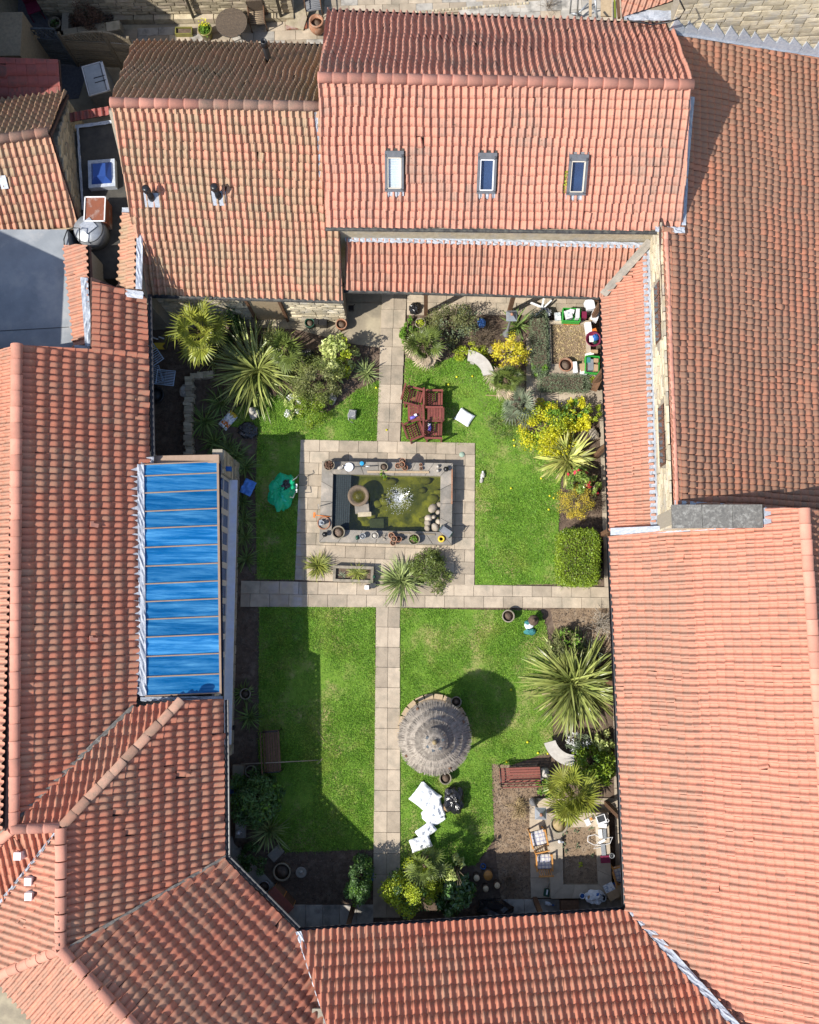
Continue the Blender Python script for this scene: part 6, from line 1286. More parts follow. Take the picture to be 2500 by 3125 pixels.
pot(1033,1624,.19,.32,'pot_g','big weathered pot at the lower left corner of the pond',.3,fill='clod'); pot(988,1596,.19,.3,'terr','red pot holding a tin beside the pond wall',.2); g = at(985,1597,.55); one(MB().lathe(g, [(.05,0),(.06,.12),(.05,.12),(.045,.03)], 14).box((g.x-.06,g.y+.02,.55),(.1,.16,.03)),'tin_can','galv','small metal tin inside the red pot','tin')
for px, py, r, m, lab in ((1107,1636,.085,'galv','grey metal beaker on the lower pond edge'),(1144,1634,.11,'statue','pale stone jar on the lower pond edge')): pot(px,py,r,.16,m,lab,Z,name='beaker',cat='beaker',fill='grey' if m == 'galv' else 'statue',n=16)
g = at(1090,1641,Z); lump((g.x,g.y,Z),(.05,.07,.04),'dgreen','frog_ornament',None,3,.2,2,10); tag(bpy.data.objects['frog_ornament'],'small dark green ornament beside the grey beaker','ornament')
pot(1264,1645,.17,.2,'pot_g','round pot of seedlings on the lower pond edge',Z,plant=('bright',60,.8,.07)); g = at(1347,1645,Z); one(MB().lathe(g, [(.05,0),(.1,.0),(.105,.05),(.085,.075),(.05,.06),(.05,.0)], 18),'yellow_ring','yellow','yellow ring-shaped feeder at the lower right pond corner','feeder')
twiggy(1172,1640,.14,.1,14,'twig_w','dry_sprig','dry pale sprig on the lower pond edge',Z); bpy.data.objects['dry_sprig'].location.z = Z
g = at(1360,1622,.55); t = thing('kneeler_stool', 'grey green folding kneeler on the right pond edge', 'kneeler', (g.x,g.y,Z), R(-35)); MB().box((0,0,.12),(.36,.2,.03)).build('pad', M['grey'], t, False); MB().tube([(-.18,.1,0),(-.18,.1,.2),(-.18,-.1,.2),(-.18,-.1,0)], .012, 5).build('frame', M['dgreen'], t, False); MB().tube([(.18,.1,0),(.2,.1,.2),(.2,-.1,.2),(.18,-.1,0)], .012, 5).build('frame', M['dgreen'], t, False)
t = thing('garden_fork', 'garden fork leaning with pale tines over the pond wall', 'fork', at(974,1545,.5), R(8)); MB().tube([(.02,0,0),(.34,.04,.02)], .012, 6).build('handle', M['dgrey'], t, False)
for k in range(4): MB().tube([(.0,-.06+k*.04,0),(-.04,-.06+k*.04,-.05),(-.05,-.07+k*.045,-.2)], .008, 5).build('tine', M['galv'], t, False)
t = thing('mallet', 'orange headed mallet lying over the pond wall', 'mallet', at(962,1572,.47), R(-4)); MB().box((-.02,0,.02),(.06,.15,.06)).build('head', M['orange'], t, False); MB().tube([(0,0,.02),(.46,-.02,.02)], .012, 6).build('handle', M['orange'], t, False)
t = thing('drain_cover', 'small pale green metal disc on the terrace corner', 'cover', at(1410,1387,.04)); MB().lathe((0,0,0),[(.085,0),(.08,.015),(.001,.02)],18).build('disc', mat('verdigris',(.33,.42,.33),(.24,.33,.26),20,.7), t, False)
for px, py, lab, s_ in ((1474,1450,'white duck ornament at the terrace edge, upper one',1),(1470,1466,'small white dog ornament just below the duck',.8)):
    g = at(px,py,.08); t = thing('lawn_ornament', lab, 'ornament', (g.x,g.y,0), R(70)); lump((0,0,0),(.1*s_,.07*s_,.07*s_),'statue' if s_ < 1 else 'cbench','body',t,px,.2,2,12,False); MB().lathe((.09*s_,.03,.08*s_),[(.02,0),(.04*s_,.04),(.001,.09*s_)],10).build('head',M['white'],t,False)
# ---- stone trough below the pond
g = at(1078,1752,.3); t = thing('stone_trough', 'long mossy stone trough planted with sedge below the pond', 'trough', (g.x,g.y,0), R(-2)); w_ = MB()
for c_, s_ in (((0,.2,.15),(1.2,.08,.3)),((0,-.2,.15),(1.2,.08,.3)),((-.56,0,.15),(.08,.32,.3)),((.56,0,.15),(.08,.32,.3))): w_.box(c_, s_)
w_.build('trough', M['pot_g'], t, False); MB().box((0,0,.1),(1.05,.33,.2)).build('filling', M['soil'], t, False)
strap(1090,1748,.38,150,'sedge','sedge','sedge growing in the right half of the stone trough',wid=.045,droop=85,zc=.4).location.z = .2; strap(1045,1755,.16,16,'palm_s','succulent','little grey succulent in the left end of the trough',wid=.12,droop=60,zc=.3).location.z = .2
t = thing('wire_stand', 'round wire plant stand beside the trough', 'stand', at(1140,1786,.05)); MB().lathe((0,0,.1),[(.09,0),(.1,.01),(.085,.01)],18).build('ring', M['dgrey'], t, False); MB().tube([(0,0,0),(.02,.3,.25)], .008, 5).build('stem', M['dgrey'], t, False); one(MB().lathe(at(1143,1760,.25),[(.001,0),(.05,.03),(.05,.07),(.001,.1)],12),'glass_ball','dgreen','small green ball ornament at the end of the trough','ornament'); one(MB().box(at(1120,1793,.08),(.13,.12,.16)),'white_can','white','small white can on the paving below the trough','can')
# ---- statues and urn
g = at(772,1256,.3); t = thing('stone_statue', 'seated grey stone statue at the edge of the north-west lawn', 'statue', (g.x,g.y,0)); lump((0,0,0),(.16,.18,.13),'statue','base',t,4,.3,2,14,False,1); lump((-.02,.02,.2),(.1,.11,.12),'statue','torso',t,6,.25,2,12,False); MB().lathe((-.02,.03,.4),[(.03,0),(.065,.05),(.05,.12),(.001,.14)],12).build('head',M['statue'],t,False); MB().tube([(.06,0,.32),(.12,-.05,.22),(.05,-.1,.18)],.03,6).build('arm',M['statue'],t,False)
g = at(1665,2362,.4); t = thing('stone_statue', 'white stone cherub statue at the end of the red bench', 'statue', (g.x,g.y,0)); MB().box((0,0,.1),(.24,.22,.2)).build('plinth',M['statue'],t,False); lump((0,0,.2),(.1,.13,.14),'cbench','torso',t,8,.25,2,12,False); MB().lathe((0,-.02,.44),[(.03,0),(.07,.05),(.05,.12),(.001,.14)],12).build('head',M['cbench'],t,False); MB().tube([(.08,0,.4),(.12,-.1,.3),(.04,-.16,.28)],.028,6).build('arm',M['cbench'],t,False); MB().tube([(-.04,.05,.25),(-.06,-.12,.24),(-.05,-.18,.1)],.04,6).build('leg',M['cbench'],t,False)
g = at(1630,1893,.5); t = thing('bronze_urn', 'dark bronze lidded urn with cloth beside it on the lawn', 'urn', (g.x,g.y,0)); MB().lathe((0,0,0),[(.1,0),(.13,.1),(.08,.2),(.15,.34),(.16,.4),(.1,.46),(.05,.48),(.05,.53),(.001,.56)],18).build('urn',M['bark'],t,False)
g = at(1618,1927,.1); t = thing('cloth_bundle', 'teal and white cloth bundle below the bronze urn', 'cloth', (g.x,g.y,0)); lump((0,0,0),(.17,.1,.09),'teal','cloth',t,2,.4,3,14,False,1); lump((-.02,.17,.0),(.14,.1,.07),'cloth','wrap',t,5,.4,3,12,False,1); lump((-.06,.26,.02),(.1,.07,.07),'teal','knot',t,9,.4,3,12,False,1)
g = at(1075,1262,.2); t = thing('pond_pump_box', 'grey cube box wrapped with white cable on the north-west lawn', 'box', (g.x,g.y,0), R(-8)); MB().box((0,0,.1),(.24,.26,.2),taper=.9).build('casing',M['grey'],t,False); MB().tube([(.0,-.1,.21),(.1,-.05,.22),(.08,.08,.22),(-.08,.08,.22),(-.12,-.06,.2),(-.1,-.18,.02),(.05,-.25,.02)],.012,5).build('cable',M['coil'],t,False)
for px, py, s_, lab in ((568,1196,.17,'grey boulder beside the stone edging in the shade'),(1013,1220,.14,'square grey stone beside the low round bush'),(1495,1070,.1,'pinkish stone beside the dry brush')): g = at(px,py); tag(lump((g.x,g.y,0),(s_,s_*1.2,s_*.8),'statue','boulder',None,px,.3,1.6,10,True,1), lab, 'boulder')
# ---- stone edging in the north-west
se = thing('stone_edging', 'row of stacked flat stones edging the shaded west bed', 'edging', at(583,1260))
for k in range(27):
    p = at(584,1160).lerp(at(580,1388), k/26); slab(se, p+V((random.gauss(0,.02),0,0)), random.uniform(.2,.3), .1, random.gauss(0,.1), 'stone', .0, random.uniform(.22,.3), .008, 'stone')
for k in range(7): p = at(590,1152).lerp(at(650,1146), k/6); slab(se, p, .11, random.uniform(.16,.22), random.gauss(0,.1), 'stone', 0, .2, .006, 'stone')
# ---- racks and oddments by the west eaves
def rack(px, py, sx, sy, rz, label, z=.3):
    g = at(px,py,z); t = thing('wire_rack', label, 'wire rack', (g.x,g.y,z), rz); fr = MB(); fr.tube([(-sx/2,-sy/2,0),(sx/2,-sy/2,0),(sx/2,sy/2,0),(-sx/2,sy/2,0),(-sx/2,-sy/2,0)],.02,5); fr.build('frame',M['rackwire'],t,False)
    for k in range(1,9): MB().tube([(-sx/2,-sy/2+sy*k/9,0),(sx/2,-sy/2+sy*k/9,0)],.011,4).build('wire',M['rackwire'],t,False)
    MB().tube([(0,-sy/2,-.01),(0,sy/2,-.01)],.008,4).build('cross_wire',M['lead_w'],t,False)
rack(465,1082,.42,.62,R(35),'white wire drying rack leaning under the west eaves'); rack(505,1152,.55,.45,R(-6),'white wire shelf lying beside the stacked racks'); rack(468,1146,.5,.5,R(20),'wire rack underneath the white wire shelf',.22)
for q_ in range(2): MB().tube([at(536,1137,.3),at(521,1180,.3)],.014,5) if False else None
g = at(478,1056,.1); one(MB().prism([(g.x-.24,g.y-.1),(g.x+.25,g.y-.1),(g.x+.18,g.y),(g.x+.26,g.y+.1),(g.x-.24,g.y+.1)],.08,.12),'yellow_board','yellow','cut yellow board under the west eaves','board')
for k, (px, py) in enumerate(((474,1032),(492,1030),(520,1026),(536,1027))): g = at(px,py,.05); one(MB().box((g.x,g.y,.03),(.18,.04,.03),rz=R(-20)),'slate_shard','white','white broken shard on the shaded yard','shard','white shards')
# ---- south-west oddments
one(MB().tube([at(735,2332,.5),at(860,2326,.46),at(973,2320,.02)],.014,6),'bean_pole','rope','long thin pole reaching from the shaded border onto the lawn','pole'); one(MB().tube([at(968,2332,.03),at(985,2315,.03)],.018,5),'stick','board','short pale stick on the lawn at the end of the pole','stick'); one(MB().tube([at(968,2230,.03),at(990,2262,.03)],.008,5),'cane','straw','thin dry cane lying on the lawn edge','cane')
g = at(712,2410,.3); one(MB().box((g.x,g.y,.15),(.26,.24,.3)),'blue_crate','blue','blue crate in the shade by the west wall','crate'); g = at(725,2370,.3); one(MB().box((g.x,g.y,.12),(.34,.6,.2)),'concrete_block','concrete','rough concrete block by the west wall','block'); g = at(732,2530,.2); one(MB().box((g.x,g.y,.06),(.3,.55,.1)),'stone_slab','slab_g','grey slab holding a white jug in the shade','slab')
g = at(727,2540,.2); t = thing('white_jug','white jug standing on the grey slab','jug',(g.x,g.y,.11)); MB().lathe((0,0,0),[(.06,0),(.075,.1),(.05,.16),(.055,.18)],14).build('jug',M['white'],t,False); MB().tube([(.06,0,.15),(.11,0,.1),(.07,0,.04)],.01,5).build('handle',M['white'],t,False)
g = at(842,2605,.05); one(MB().box((g.x,g.y,.03),(.42,.28,.05),rz=.8),'stepping_stone','coping','brown stepping stone beside the ring planter','stone'); g = at(918,2665,.2); t = thing('bird_bath','low stone dish with a white figure on the shaded soil','bird bath',(g.x,g.y,0)); MB().lathe((0,0,0),[(.12,0),(.15,.12),(.16,.14),(.13,.13),(.001,.12)],16).build('dish',M['coping'],t,False); lump((0,.03,.13),(.06,.05,.05),'statue','figure',t,3,.3,2,10,False)
g = at(852,2752,.5); t = thing('wooden_cupboard','brown wooden cupboard against the diagonal wall','cupboard',(g.x,g.y,0),R(-45)); MB().box((0,0,.3),(.75,.4,.6)).build('carcass',M['pine'],t,False); MB().box((-.2,.21,.3),(.34,.02,.5)).build('door',M['wood'],t,False); MB().box((.18,.21,.3),(.34,.02,.5)).build('door',M['wood'],t,False); MB().box((0,.0,.62),(.8,.46,.03)).build('top',M['bench_wood'],t,False)
one(MB().box(at(1137,2670,.06),(.06,.3,.1)),'blue_case','blue','narrow blue case at the edge of the south path','case')
# ---- sawn logs
for px, py, r, lab in ((1490,2672,.135,'largest sawn log end, yellow, beside the laurel'),(1455,2680,.09,'round sawn log end nearest the laurel'),(1518,2703,.085,'right-hand sawn log end in the shaded soil'),(1483,2713,.085,'lowest sawn log end in front of the laurel')):
    g = at(px,py,.3); t = thing('sawn_log', lab, 'log', (g.x,g.y,0), group='sawn logs'); MB().lathe((0,0,0),[(r*1.02,0),(r,.3)],14,1,1.1).build('bark',M['bark'],t,False); MB().lathe((0,0,.3),[(r*.95,0),(r*.94,.006),(.001,.007)],14,1,1.1).build('cut_face',M['log'] if r < .13 else M['pine'],t,False)
pot(1475,2645,.08,.16,'blue','small blue-grey pot behind the sawn logs'); 
# ---- raised bed in the south-east
rb2 = thing('raised_bed','raised soil bed walled with broad stone slabs in the south-east','raised bed',at(1770,2610)); zc_ = .42
ring = [at(1667,2482,zc_),at(1857,2480,zc_),at(1870,2741,zc_),at(1682,2743,zc_)]; rin = [at(1716,2526,zc_),at(1818,2524,zc_),at(1826,2700,zc_),at(1720,2700,zc_)]
b = MB()
for i in range(4):
    j = (i+1)%4; o0,o1,i0,i1 = ring[i],ring[j],rin[i],rin[j]; b.add([(o0.x,o0.y,0),(o1.x,o1.y,0),(i1.x,i1.y,0),(i0.x,i0.y,0),(o0.x,o0.y,.36),(o1.x,o1.y,.36),(i1.x,i1.y,.36),(i0.x,i0.y,.36)],[(0,1,5,4),(2,3,7,6),(4,5,6,7),(1,2,6,5),(3,0,4,7)])
    n = 3 if i%2 == 0 else 4
    for k in range(n):
        q_ = [o0.lerp(o1,k/n),o0.lerp(o1,(k+1)/n),i0.lerp(i1,(k+1)/n),i0.lerp(i1,k/n)]; cc = sum(q_,V())/4; q_ = [cc+(p-cc)*.985 for p in q_]; MB().add([V((p.x,p.y,.35)) for p in q_]+[V((p.x,p.y,.42)) for p in q_],[(7,6,5,4)]+[(m2,4+m2,4+(m2+1)%4,(m2+1)%4) for m2 in range(4)]).build('coping_slab',M['slab'],rb2)
b.build('wall',M['mortar'],rb2); MB().poly([V((p.x,p.y,.34)) for p in rin[::-1]]).build('soil',M['soil_l'],rb2)
bedc = scatter_clods('soil_crumbs',[(1720,2528),(1820,2526),(1824,2700),(1722,2698)],900,'clod',.008,.03); bedc.location.z = .34
for k, (px, py) in enumerate(((1722,2540),(1760,2530),(1805,2530),(1720,2580),(1768,2580),(1725,2605),(1815,2615),(1772,2640))): shrub(px,py,.1,.1,.12,26 if k < 7 else 70,'lav' if k < 7 else 'gold2','seedling','small seedling in the raised bed' if k < 7 else 'bright lime seedling in the shaded half of the raised bed',.06,.5,4,.36,stems=0,cat='seedling',group='seedlings in the raised bed' if k < 7 else None,zc=.4)
pot(1707,2517,.25,.22,'pot_g','wide stone bowl of dry straw on the raised bed corner',.42,fill='straw')
t = thing('solar_light','small white solar light on the raised bed wall','light',at(1706,2565,.42)); MB().lathe((0,0,0),[(.02,0),(.02,.1),(.05,.12),(.045,.15),(.001,.17)],12).build('light',M['white'],t,False); MB().box((.08,-.04,.02),(.1,.05,.03)).build('clip',M['galv'],t,False)
# ---- clutter on the raised bed's right wall
zz = .425
def box_at(px,py,sx,sy,sz,rz,m,name,label,cat,z=zz,group=None):
    g = at(px,py,z+sz); t = MB(); t.box((g.x,g.y,z+sz/2),(sx,sy,sz),rz=R(rz)); return one(t,name,m,label,cat,group)
g = at(1835,2500,.5); t = thing('printer','grey desktop printer on the raised bed wall','printer',(g.x,g.y,zz),R(18)); MB().box((0,0,.06),(.26,.24,.12)).build('body',M['white'],t,False); MB().box((-.01,.02,.125),(.2,.17,.02)).build('lid',M['dgrey'],t,False); MB().box((.02,-.15,.03),(.24,.1,.04)).build('paper_tray',M['galv'],t,False); MB().tube([(.1,-.08,.14),(.17,-.03,.1),(.2,-.1,.1),(.14,-.13,.12)],.01,5).build('cable',M['white'],t,False)
box_at(1840,2520,.22,.12,.1,-8,'white','router_box','white router box below the printer','box'); box_at(1833,2545,.1,.24,.06,4,'white','modem_case','tall white plastic panel under the router box','panel'); box_at(1846,2545,.09,.26,.05,2,'galv','grey_panel','grey plastic panel beside the white one','panel'); box_at(1842,2595,.12,.34,.04,4,'galv','keyboard','pale keyboard lying along the raised bed wall','keyboard'); box_at(1848,2623,.26,.2,.06,3,'redp','maroon_folder','maroon folder at the end of the keyboard','folder')
one(MB().tube([at(px,py,zz+.03) for px,py in ((1840,2560),(1815,2547),(1795,2552),(1794,2568),(1812,2578),(1838,2580),(1862,2574),(1870,2555),(1850,2558),(1828,2570),(1812,2590),(1845,2582))],.011,5),'white_cable','white','looped white cable spilling over the raised bed','cable'); box_at(1838,2568,.2,.07,.05,28,'white','power_strip','white power strip in the looped cable','power strip')
t = thing('open_box','open white and gold box on the raised bed wall','box',at(1797,2505,zz),R(25)); MB().box((-.05,0,.05),(.13,.18,.1)).build('tray',M['white'],t,False); MB().box((.08,.03,.04),(.1,.13,.08)).build('box',M['cream'],t,False); MB().box((.08,.04,.09),(.07,.08,.02)).build('contents',M['pine'],t,False)
pot(1868,2612,.07,.13,'galv','small grey beaker beside the maroon folder',zz,name='beaker',cat='beaker',fill='dgrey',n=14)
pot(1778,2735,.08,.13,'white','white and blue cup on the shaded bed edge',zz,name='cup',cat='cup',fill='blue',n=14); bag(1815,2737,(.26,.18,.12),'white and blue carrier bag on the lower bed wall','cloth',7,'carrier_bag',z=zz,ex=(('blue',.08,.05,.14,.1),('card',-.14,.0,.14,.08))); pot(1840,2742,.1,.2,'galv','grey cylinder tin beside the carrier bag',zz,name='tin',cat='tin',fill='dgrey')
t = thing('cardboard_box','open printed cardboard box in the shaded corner','cardboard box',at(1866,2722,.5),R(25)); MB().box((0,0,.1),(.3,.3,.2)).build('box',M['card'],t,False); MB().box((-.02,.2,.2),(.28,.22,.015)).build('flap',M['paper'],t,False); MB().box((.22,0,.18),(.18,.26,.015)).build('flap',M['card'],t,False)
bag(1886,2705,(.15,.14,.12),'blue plastic bag in the corner under the east eaves','blue',8,'blue_bag',z=.2); g = at(1740,2768,.4); one(MB().box((g.x,g.y,.2),(.5,.34,.4)),'dark_chest','wood','dark wooden chest under the south eaves','chest'); g = at(1510,2778,.3); tag(lump((g.x,g.y,0),(.5,.28,.3),'black','tarp_heap',None,4,.5,2,16,True,1),'black tarpaulin heap under the south eaves','tarpaulin')
t = thing('dustpan','green and white dustpan with a long handle at the patio edge','dustpan',at(1668,2722,.1),R(80)); MB().box((0,0,.05),(.2,.16,.1)).build('pan',M['dgreen'],t,False); MB().tube([(.1,0,.08),(.52,-.02,.25)],.01,5).build('handle',M['galv'],t,False); MB().box((.02,.0,.11),(.14,.04,.02)).build('stripe',M['white'],t,False)
t = thing('spray_bottle','white spray bottle lying on the shaded paving','bottle',at(1674,2757,.05),R(-15)); z_ = Matrix.Rotation(PI/2,3,'Y'); MB().lathe((-.1,0,.05),[(.05,0),(.055,.12),(.025,.17),(.02,.2)],12,M=z_).build('bottle',M['cloth'],t,False); MB().box((.12,0,.05),(.08,.03,.04)).build('trigger',M['blue'],t,False)
twiggy(1592,2452,.2,.12,30,'straw','wood_chips','scatter of pale cut wood pieces beside the patio',.05,'wood chips',.014)
# ---- rubble bed in the north-east with its clutter
rbd = thing('rubble_bed','low walled bed of brown rubble inside the grey-green hedges','raised bed',at(1735,1045))
rg = [at(1672,978,.25),at(1800,978,.25),at(1806,1150,.25),at(1676,1150,.25)]; ri_ = [at(1681,988,.25),at(1788,988,.25),at(1792,1110,.25),at(1684,1110,.25)]; b = MB()
for i in range(4):
    j = (i+1)%4; o0,o1,i0,i1 = rg[i],rg[j],ri_[i],ri_[j]; b.add([(o0.x,o0.y,0),(o1.x,o1.y,0),(i1.x,i1.y,0),(i0.x,i0.y,0),(o0.x,o0.y,.25),(o1.x,o1.y,.25),(i1.x,i1.y,.25),(i0.x,i0.y,.25)],[(0,1,5,4),(2,3,7,6),(4,5,6,7),(1,2,6,5),(3,0,4,7)])
b.build('wall',M['slab'],rbd); MB().poly([V((p.x,p.y,.14)) for p in ri_[::-1]]).build('soil',M['soil_l'],rbd)
o = scatter_clods('rubble',[(1683,990),(1786,990),(1790,1108),(1686,1108)],1500,'straw',.01,.05); o.location.z = .14
def crate(px,py,sx,sy,h,rz,m,label,z,stuff):
    g = at(px,py,z+h); t = thing('plastic_crate',label,'crate',(g.x,g.y,z),R(rz)); b = MB()
    for c_,s_ in (((0,sy/2,h/2),(sx,.02,h)),((0,-sy/2,h/2),(sx,.02,h)),((-sx/2,0,h/2),(.02,sy,h)),((sx/2,0,h/2),(.02,sy,h)),((0,0,.01),(sx,sy,.02))): b.box(c_,s_)
    b.build('crate',M[m],t,False)
    for k,(em,dx,dy,a,bb,hh,r_) in enumerate(stuff): MB().box((dx,dy,h*.6),(a,bb,hh),rz=R(r_)).build('contents',M[em],t,False)
    return t
t = crate(1745,960,.52,.40,.26,-3,'green','green crate heaped with white pots and papers at the top of the rubble bed',.25,(('white',.18,.04,.1,.28,.3,0),('paper',-.1,0,.2,.26,.25,20),('white',0,.1,.14,.1,.32,-10)))
crate(1808,1112,.40,.52,.26,-4,'green','second green crate of boxes near the cloister path',.2,(('galv',-.05,-.02,.16,.34,.28,4),('card',.1,.12,.14,.12,.3,0),('card',.11,-.1,.13,.2,.26,0),('teal',-.12,.12,.1,.16,.3,0)))
crate(1672,955,.2,.3,.2,10,'black','small black crate at the top of the grey-green hedge',.1,(('paper',0,0,.1,.2,.2,10),('galv',.04,.05,.06,.2,.24,30)))
o1 = one(MB().box(at(1745,985,.2),(.5,.1,.1)),'orange_tray','orange','orange tray below the heaped green crate','tray')
for px,py,sx,sy,sz,rz,m,nm,lab,cat,z in ((1703,965,.18,.24,.1,5,'paper','printed_carton','small printed carton left of the heaped green crate','carton',.25),(1783,960,.16,.2,.2,0,'redp','maroon_box','dark maroon box right of the heaped green crate','box',.25),(1802,928,.26,.3,.3,10,'cloth','white_sack','crumpled white sack at the corner of the cloisters','sack',.1),(1817,962,.22,.3,.25,-20,'white','white_carton','white carton beside the cloister post','carton',.2),(1812,972,.24,.1,.14,5,'board','cream_tray','cream tray below the white carton','tray',.25),(1797,1000,.18,.36,.18,8,'white','white_case','white plastic case by the rubble bed edge','case',.25),(1815,1010,.14,.16,.18,20,'orange','orange_pot','orange plastic pot beside the white case','pot',.25),(1815,1072,.2,.1,.1,0,'card','cardboard_tray','cardboard tray between the basket and the second green crate','tray',.25),(1800,1080,.26,.08,.08,15,'white','white_strip','white strip above the second green crate','strip',.25),(1756,1120,.12,.34,.2,4,'white','white_carton','tall white carton beside the large terracotta pot','carton',.2),(1782,1120,.22,.24,.16,10,'card','cardboard_carton','brown carton between the white ones','carton',.2),(1781,1136,.2,.16,.14,-5,'white','white_tub','white tub below the brown carton','tub',.2)): box_at(px,py,sx,sy,sz,rz,m,nm,lab,cat,z)
t = thing('basket','round basket holding a white grid and blue cloth','basket',at(1808,1040,.3)); MB().lathe((0,0,0),[(.17,0),(.23,.18),(.24,.2),(.2,.18),(.15,.04)],20).build('basket',M['redp'],t,False); MB().box((-.06,0,.18),(.12,.18,.05)).build('grid',M['white'],t,False); lump((.06,.05,.1),(.1,.1,.08),'blue','cloth',t,3,.4,3,10,False,1); lump((.05,-.1,.1),(.07,.06,.08),'dgreen','cloth',t,5,.4,3,10,False,1)
t = thing('star_stand','white star-shaped frame standing by the cloister edge','frame',at(1652,945,.15),R(10)); MB().bar((-.3,.25,.1),(.25,-.15,.15),.06,.03).build('leg',M['white'],t,False); MB().bar((.35,.2,.12),(-.25,-.2,.12),.05,.03).build('leg',M['white'],t,False); MB().bar((.0,0,.12),(.12,.35,.5),.05,.05).build('stem',M['white'],t,False); MB().box((.13,.4,.55),(.16,.2,.05),rz=-.3).build('head',M['white'],t,False)
bag(1470,985,(.12,.14,.1),'crumpled pale blue plastic bag in the dry brush','bluesheet',4,'plastic_bag'); one(MB().bar(at(1812,1192,.2),at(1836,1140,.9),.18,.03),'leaning_plank','wood','brown plank leaning against the cloister post','plank'); one(MB().bar(at(1482,1206,.04),at(1560,1210,.04),.02,.015),'cane','straw','pale bamboo cane lying above the weedy patch','cane')
for px,py,lab in ((1837,1395,'flat stones and brick beside the variegated flax'),): g = at(px,py); 
g = at(1812,1325,.1); tag(lump((g.x,g.y,0),(.14,.18,.12),'rock','boulder',None,3,.3,1.5,10,True,1),'brown boulder at the edge of the cloister path','boulder'); bag(1800,1325,(.14,.12,.1),'crumpled clear plastic sheet above the variegated flax','galv',6,'plastic_sheet') if False else None
# ---- back patio
nh = building('north_house','pale coursed stone house wall along the top of the picture',at(600,40,0)); xa, xb_ = at(352,85).x, at(900,60).x; yw = at(620,78).y
MB().prism([(xa-2.2,yw+.3),(xb_,yw+.3),(xb_,yw+4),(xa-2.2,yw+4)],0,4.6).build('wall',M['mortar'],nh); stone_wall(nh,(xa-2.2,yw+.28),(xb_,yw+.28),.25,2.6,(0,-1,0),'stone',.14,.3,.6,.07)
pl_ = MB()
for k in range(9): slab(nh,(xa+(xb_-xa)*(k+.5)/9,yw+.18),(xb_-xa)/9,.22,0,'stone',.0,.22,.02,'plinth_stone')
MB().tube([(at(845,15,1).x,yw+.14,0),(at(845,15,1).x,yw+.14,4.5)],.05,8).build('downpipe',M['black'],nh); MB().tube([(at(570,15,1).x,yw+.14,0),(at(570,15,1).x,yw+.14,4.5)],.05,8).build('downpipe',M['black'],nh)
rbk = thing('raised_border','low stone border planted with a dark bush in the shaded yard','raised bed',at(280,85)); a_, b2_ = at(195,108,.4), at(368,80,.4)
stone_c = MB().prism([(a_.x,a_.y-.1),(b2_.x,b2_.y-.1),(b2_.x,b2_.y+.15),(a_.x,a_.y+.15)],0,.4); stone_c.build('wall',M['mortar'],rbk)
for k in range(4): p = a_.lerp(b2_,(k+.5)/4); slab(rbk,(p.x,p.y+.02),(b2_.x-a_.x)/4,.32,math.atan2(b2_.y-a_.y,b2_.x-a_.x),'stone',.4,.06,.01,'coping_stone')
c_ = at(200,40,.4); MB().box((c_.x,c_.y,.2),(.22,1.2,.4)).build('side_wall',M['mortar'],rbk)
shrub(258,42,.62,.55,1.2,2600,'brown','dark_bush','dark reddish bush against the shaded house wall',.07,.4,24,zc=.7)
def round_table(px,py,r,h,label):
    g = at(px,py,h); t = thing('round_table',label,'table',(g.x,g.y,0),R(8)); n = 22
    for k in range(n):
        y = -r+(k+.5)*2*r/n; hw = math.sqrt(max(.001,r*r-y*y)); MB().box((0,y,h-.012),(2*hw,2*r/n-.008,.022)).build('top_slat',M['wicker'],t,False)
    MB().lathe((0,0,h-.035),[(r*.97,0),(r*1.0,.0),(r*1.0,.03),(r*.97,.03)],36).build('rim',M['dgrey'],t,False); MB().lathe((0,0,h-.04),[(r*.96,0),(r*.96,.012),(.001,.013)],30).build('underside',M['black'],t,False)
    for a in (.6,2.2,3.8,5.3): MB().tube([(r*.75*math.cos(a),r*.75*math.sin(a),0),(r*.35*math.cos(a+1.2),r*.35*math.sin(a+1.2),h-.04)],.016,6).build('leg',M['black'],t,False)
round_table(706,68,.5,.74,'round slatted dark table on the back patio')
def wicker_chair(px,py,rz,label,m='wicker'):
    g = at(px,py,.45); t = thing('wicker_chair',label,'chair',(g.x,g.y,0),rz)
    MB().box((0,0,.42),(.48,.46,.04)).build('seat',M[m],t,False); MB().box((0,.25,.66),(.5,.05,.5)).build('backrest',M[m],t,False)
    for s in (-1,1): MB().tube([(s*.25,-.22,0),(s*.25,-.22,.62),(s*.25,.1,.64),(s*.25,.25,.66)],.022,6).build('arm',M['wood'],t,False); MB().tube([(s*.24,.24,0),(s*.24,.24,.5)],.02,6).build('leg',M['wood'],t,False)
    for k in range(7): MB().tube([(-.23,-.2+k*.065,.445),(.23,-.2+k*.065,.445)],.01,4).build('weave',M['board'] if m == 'wicker' else M['grey'],t,False)
wicker_chair(785,52,R(5),'brown wicker armchair beside the round slatted table'); wicker_chair(955,10,R(8),'grey wicker armchair behind the stacked slabs','grey')
g = at(770,30,.7); t = thing('hoop_table','large thin metal hoop leaning behind the wicker armchair','hoop',(g.x,g.y,0)); b = MB(); b.tube([(.42*math.cos(a*PI/12),.22+.1*math.sin(a*PI/12),.35+.34*math.sin(a*PI/12)) for a in range(25)],.018,6); b.build('hoop',M['wood'],t,False)
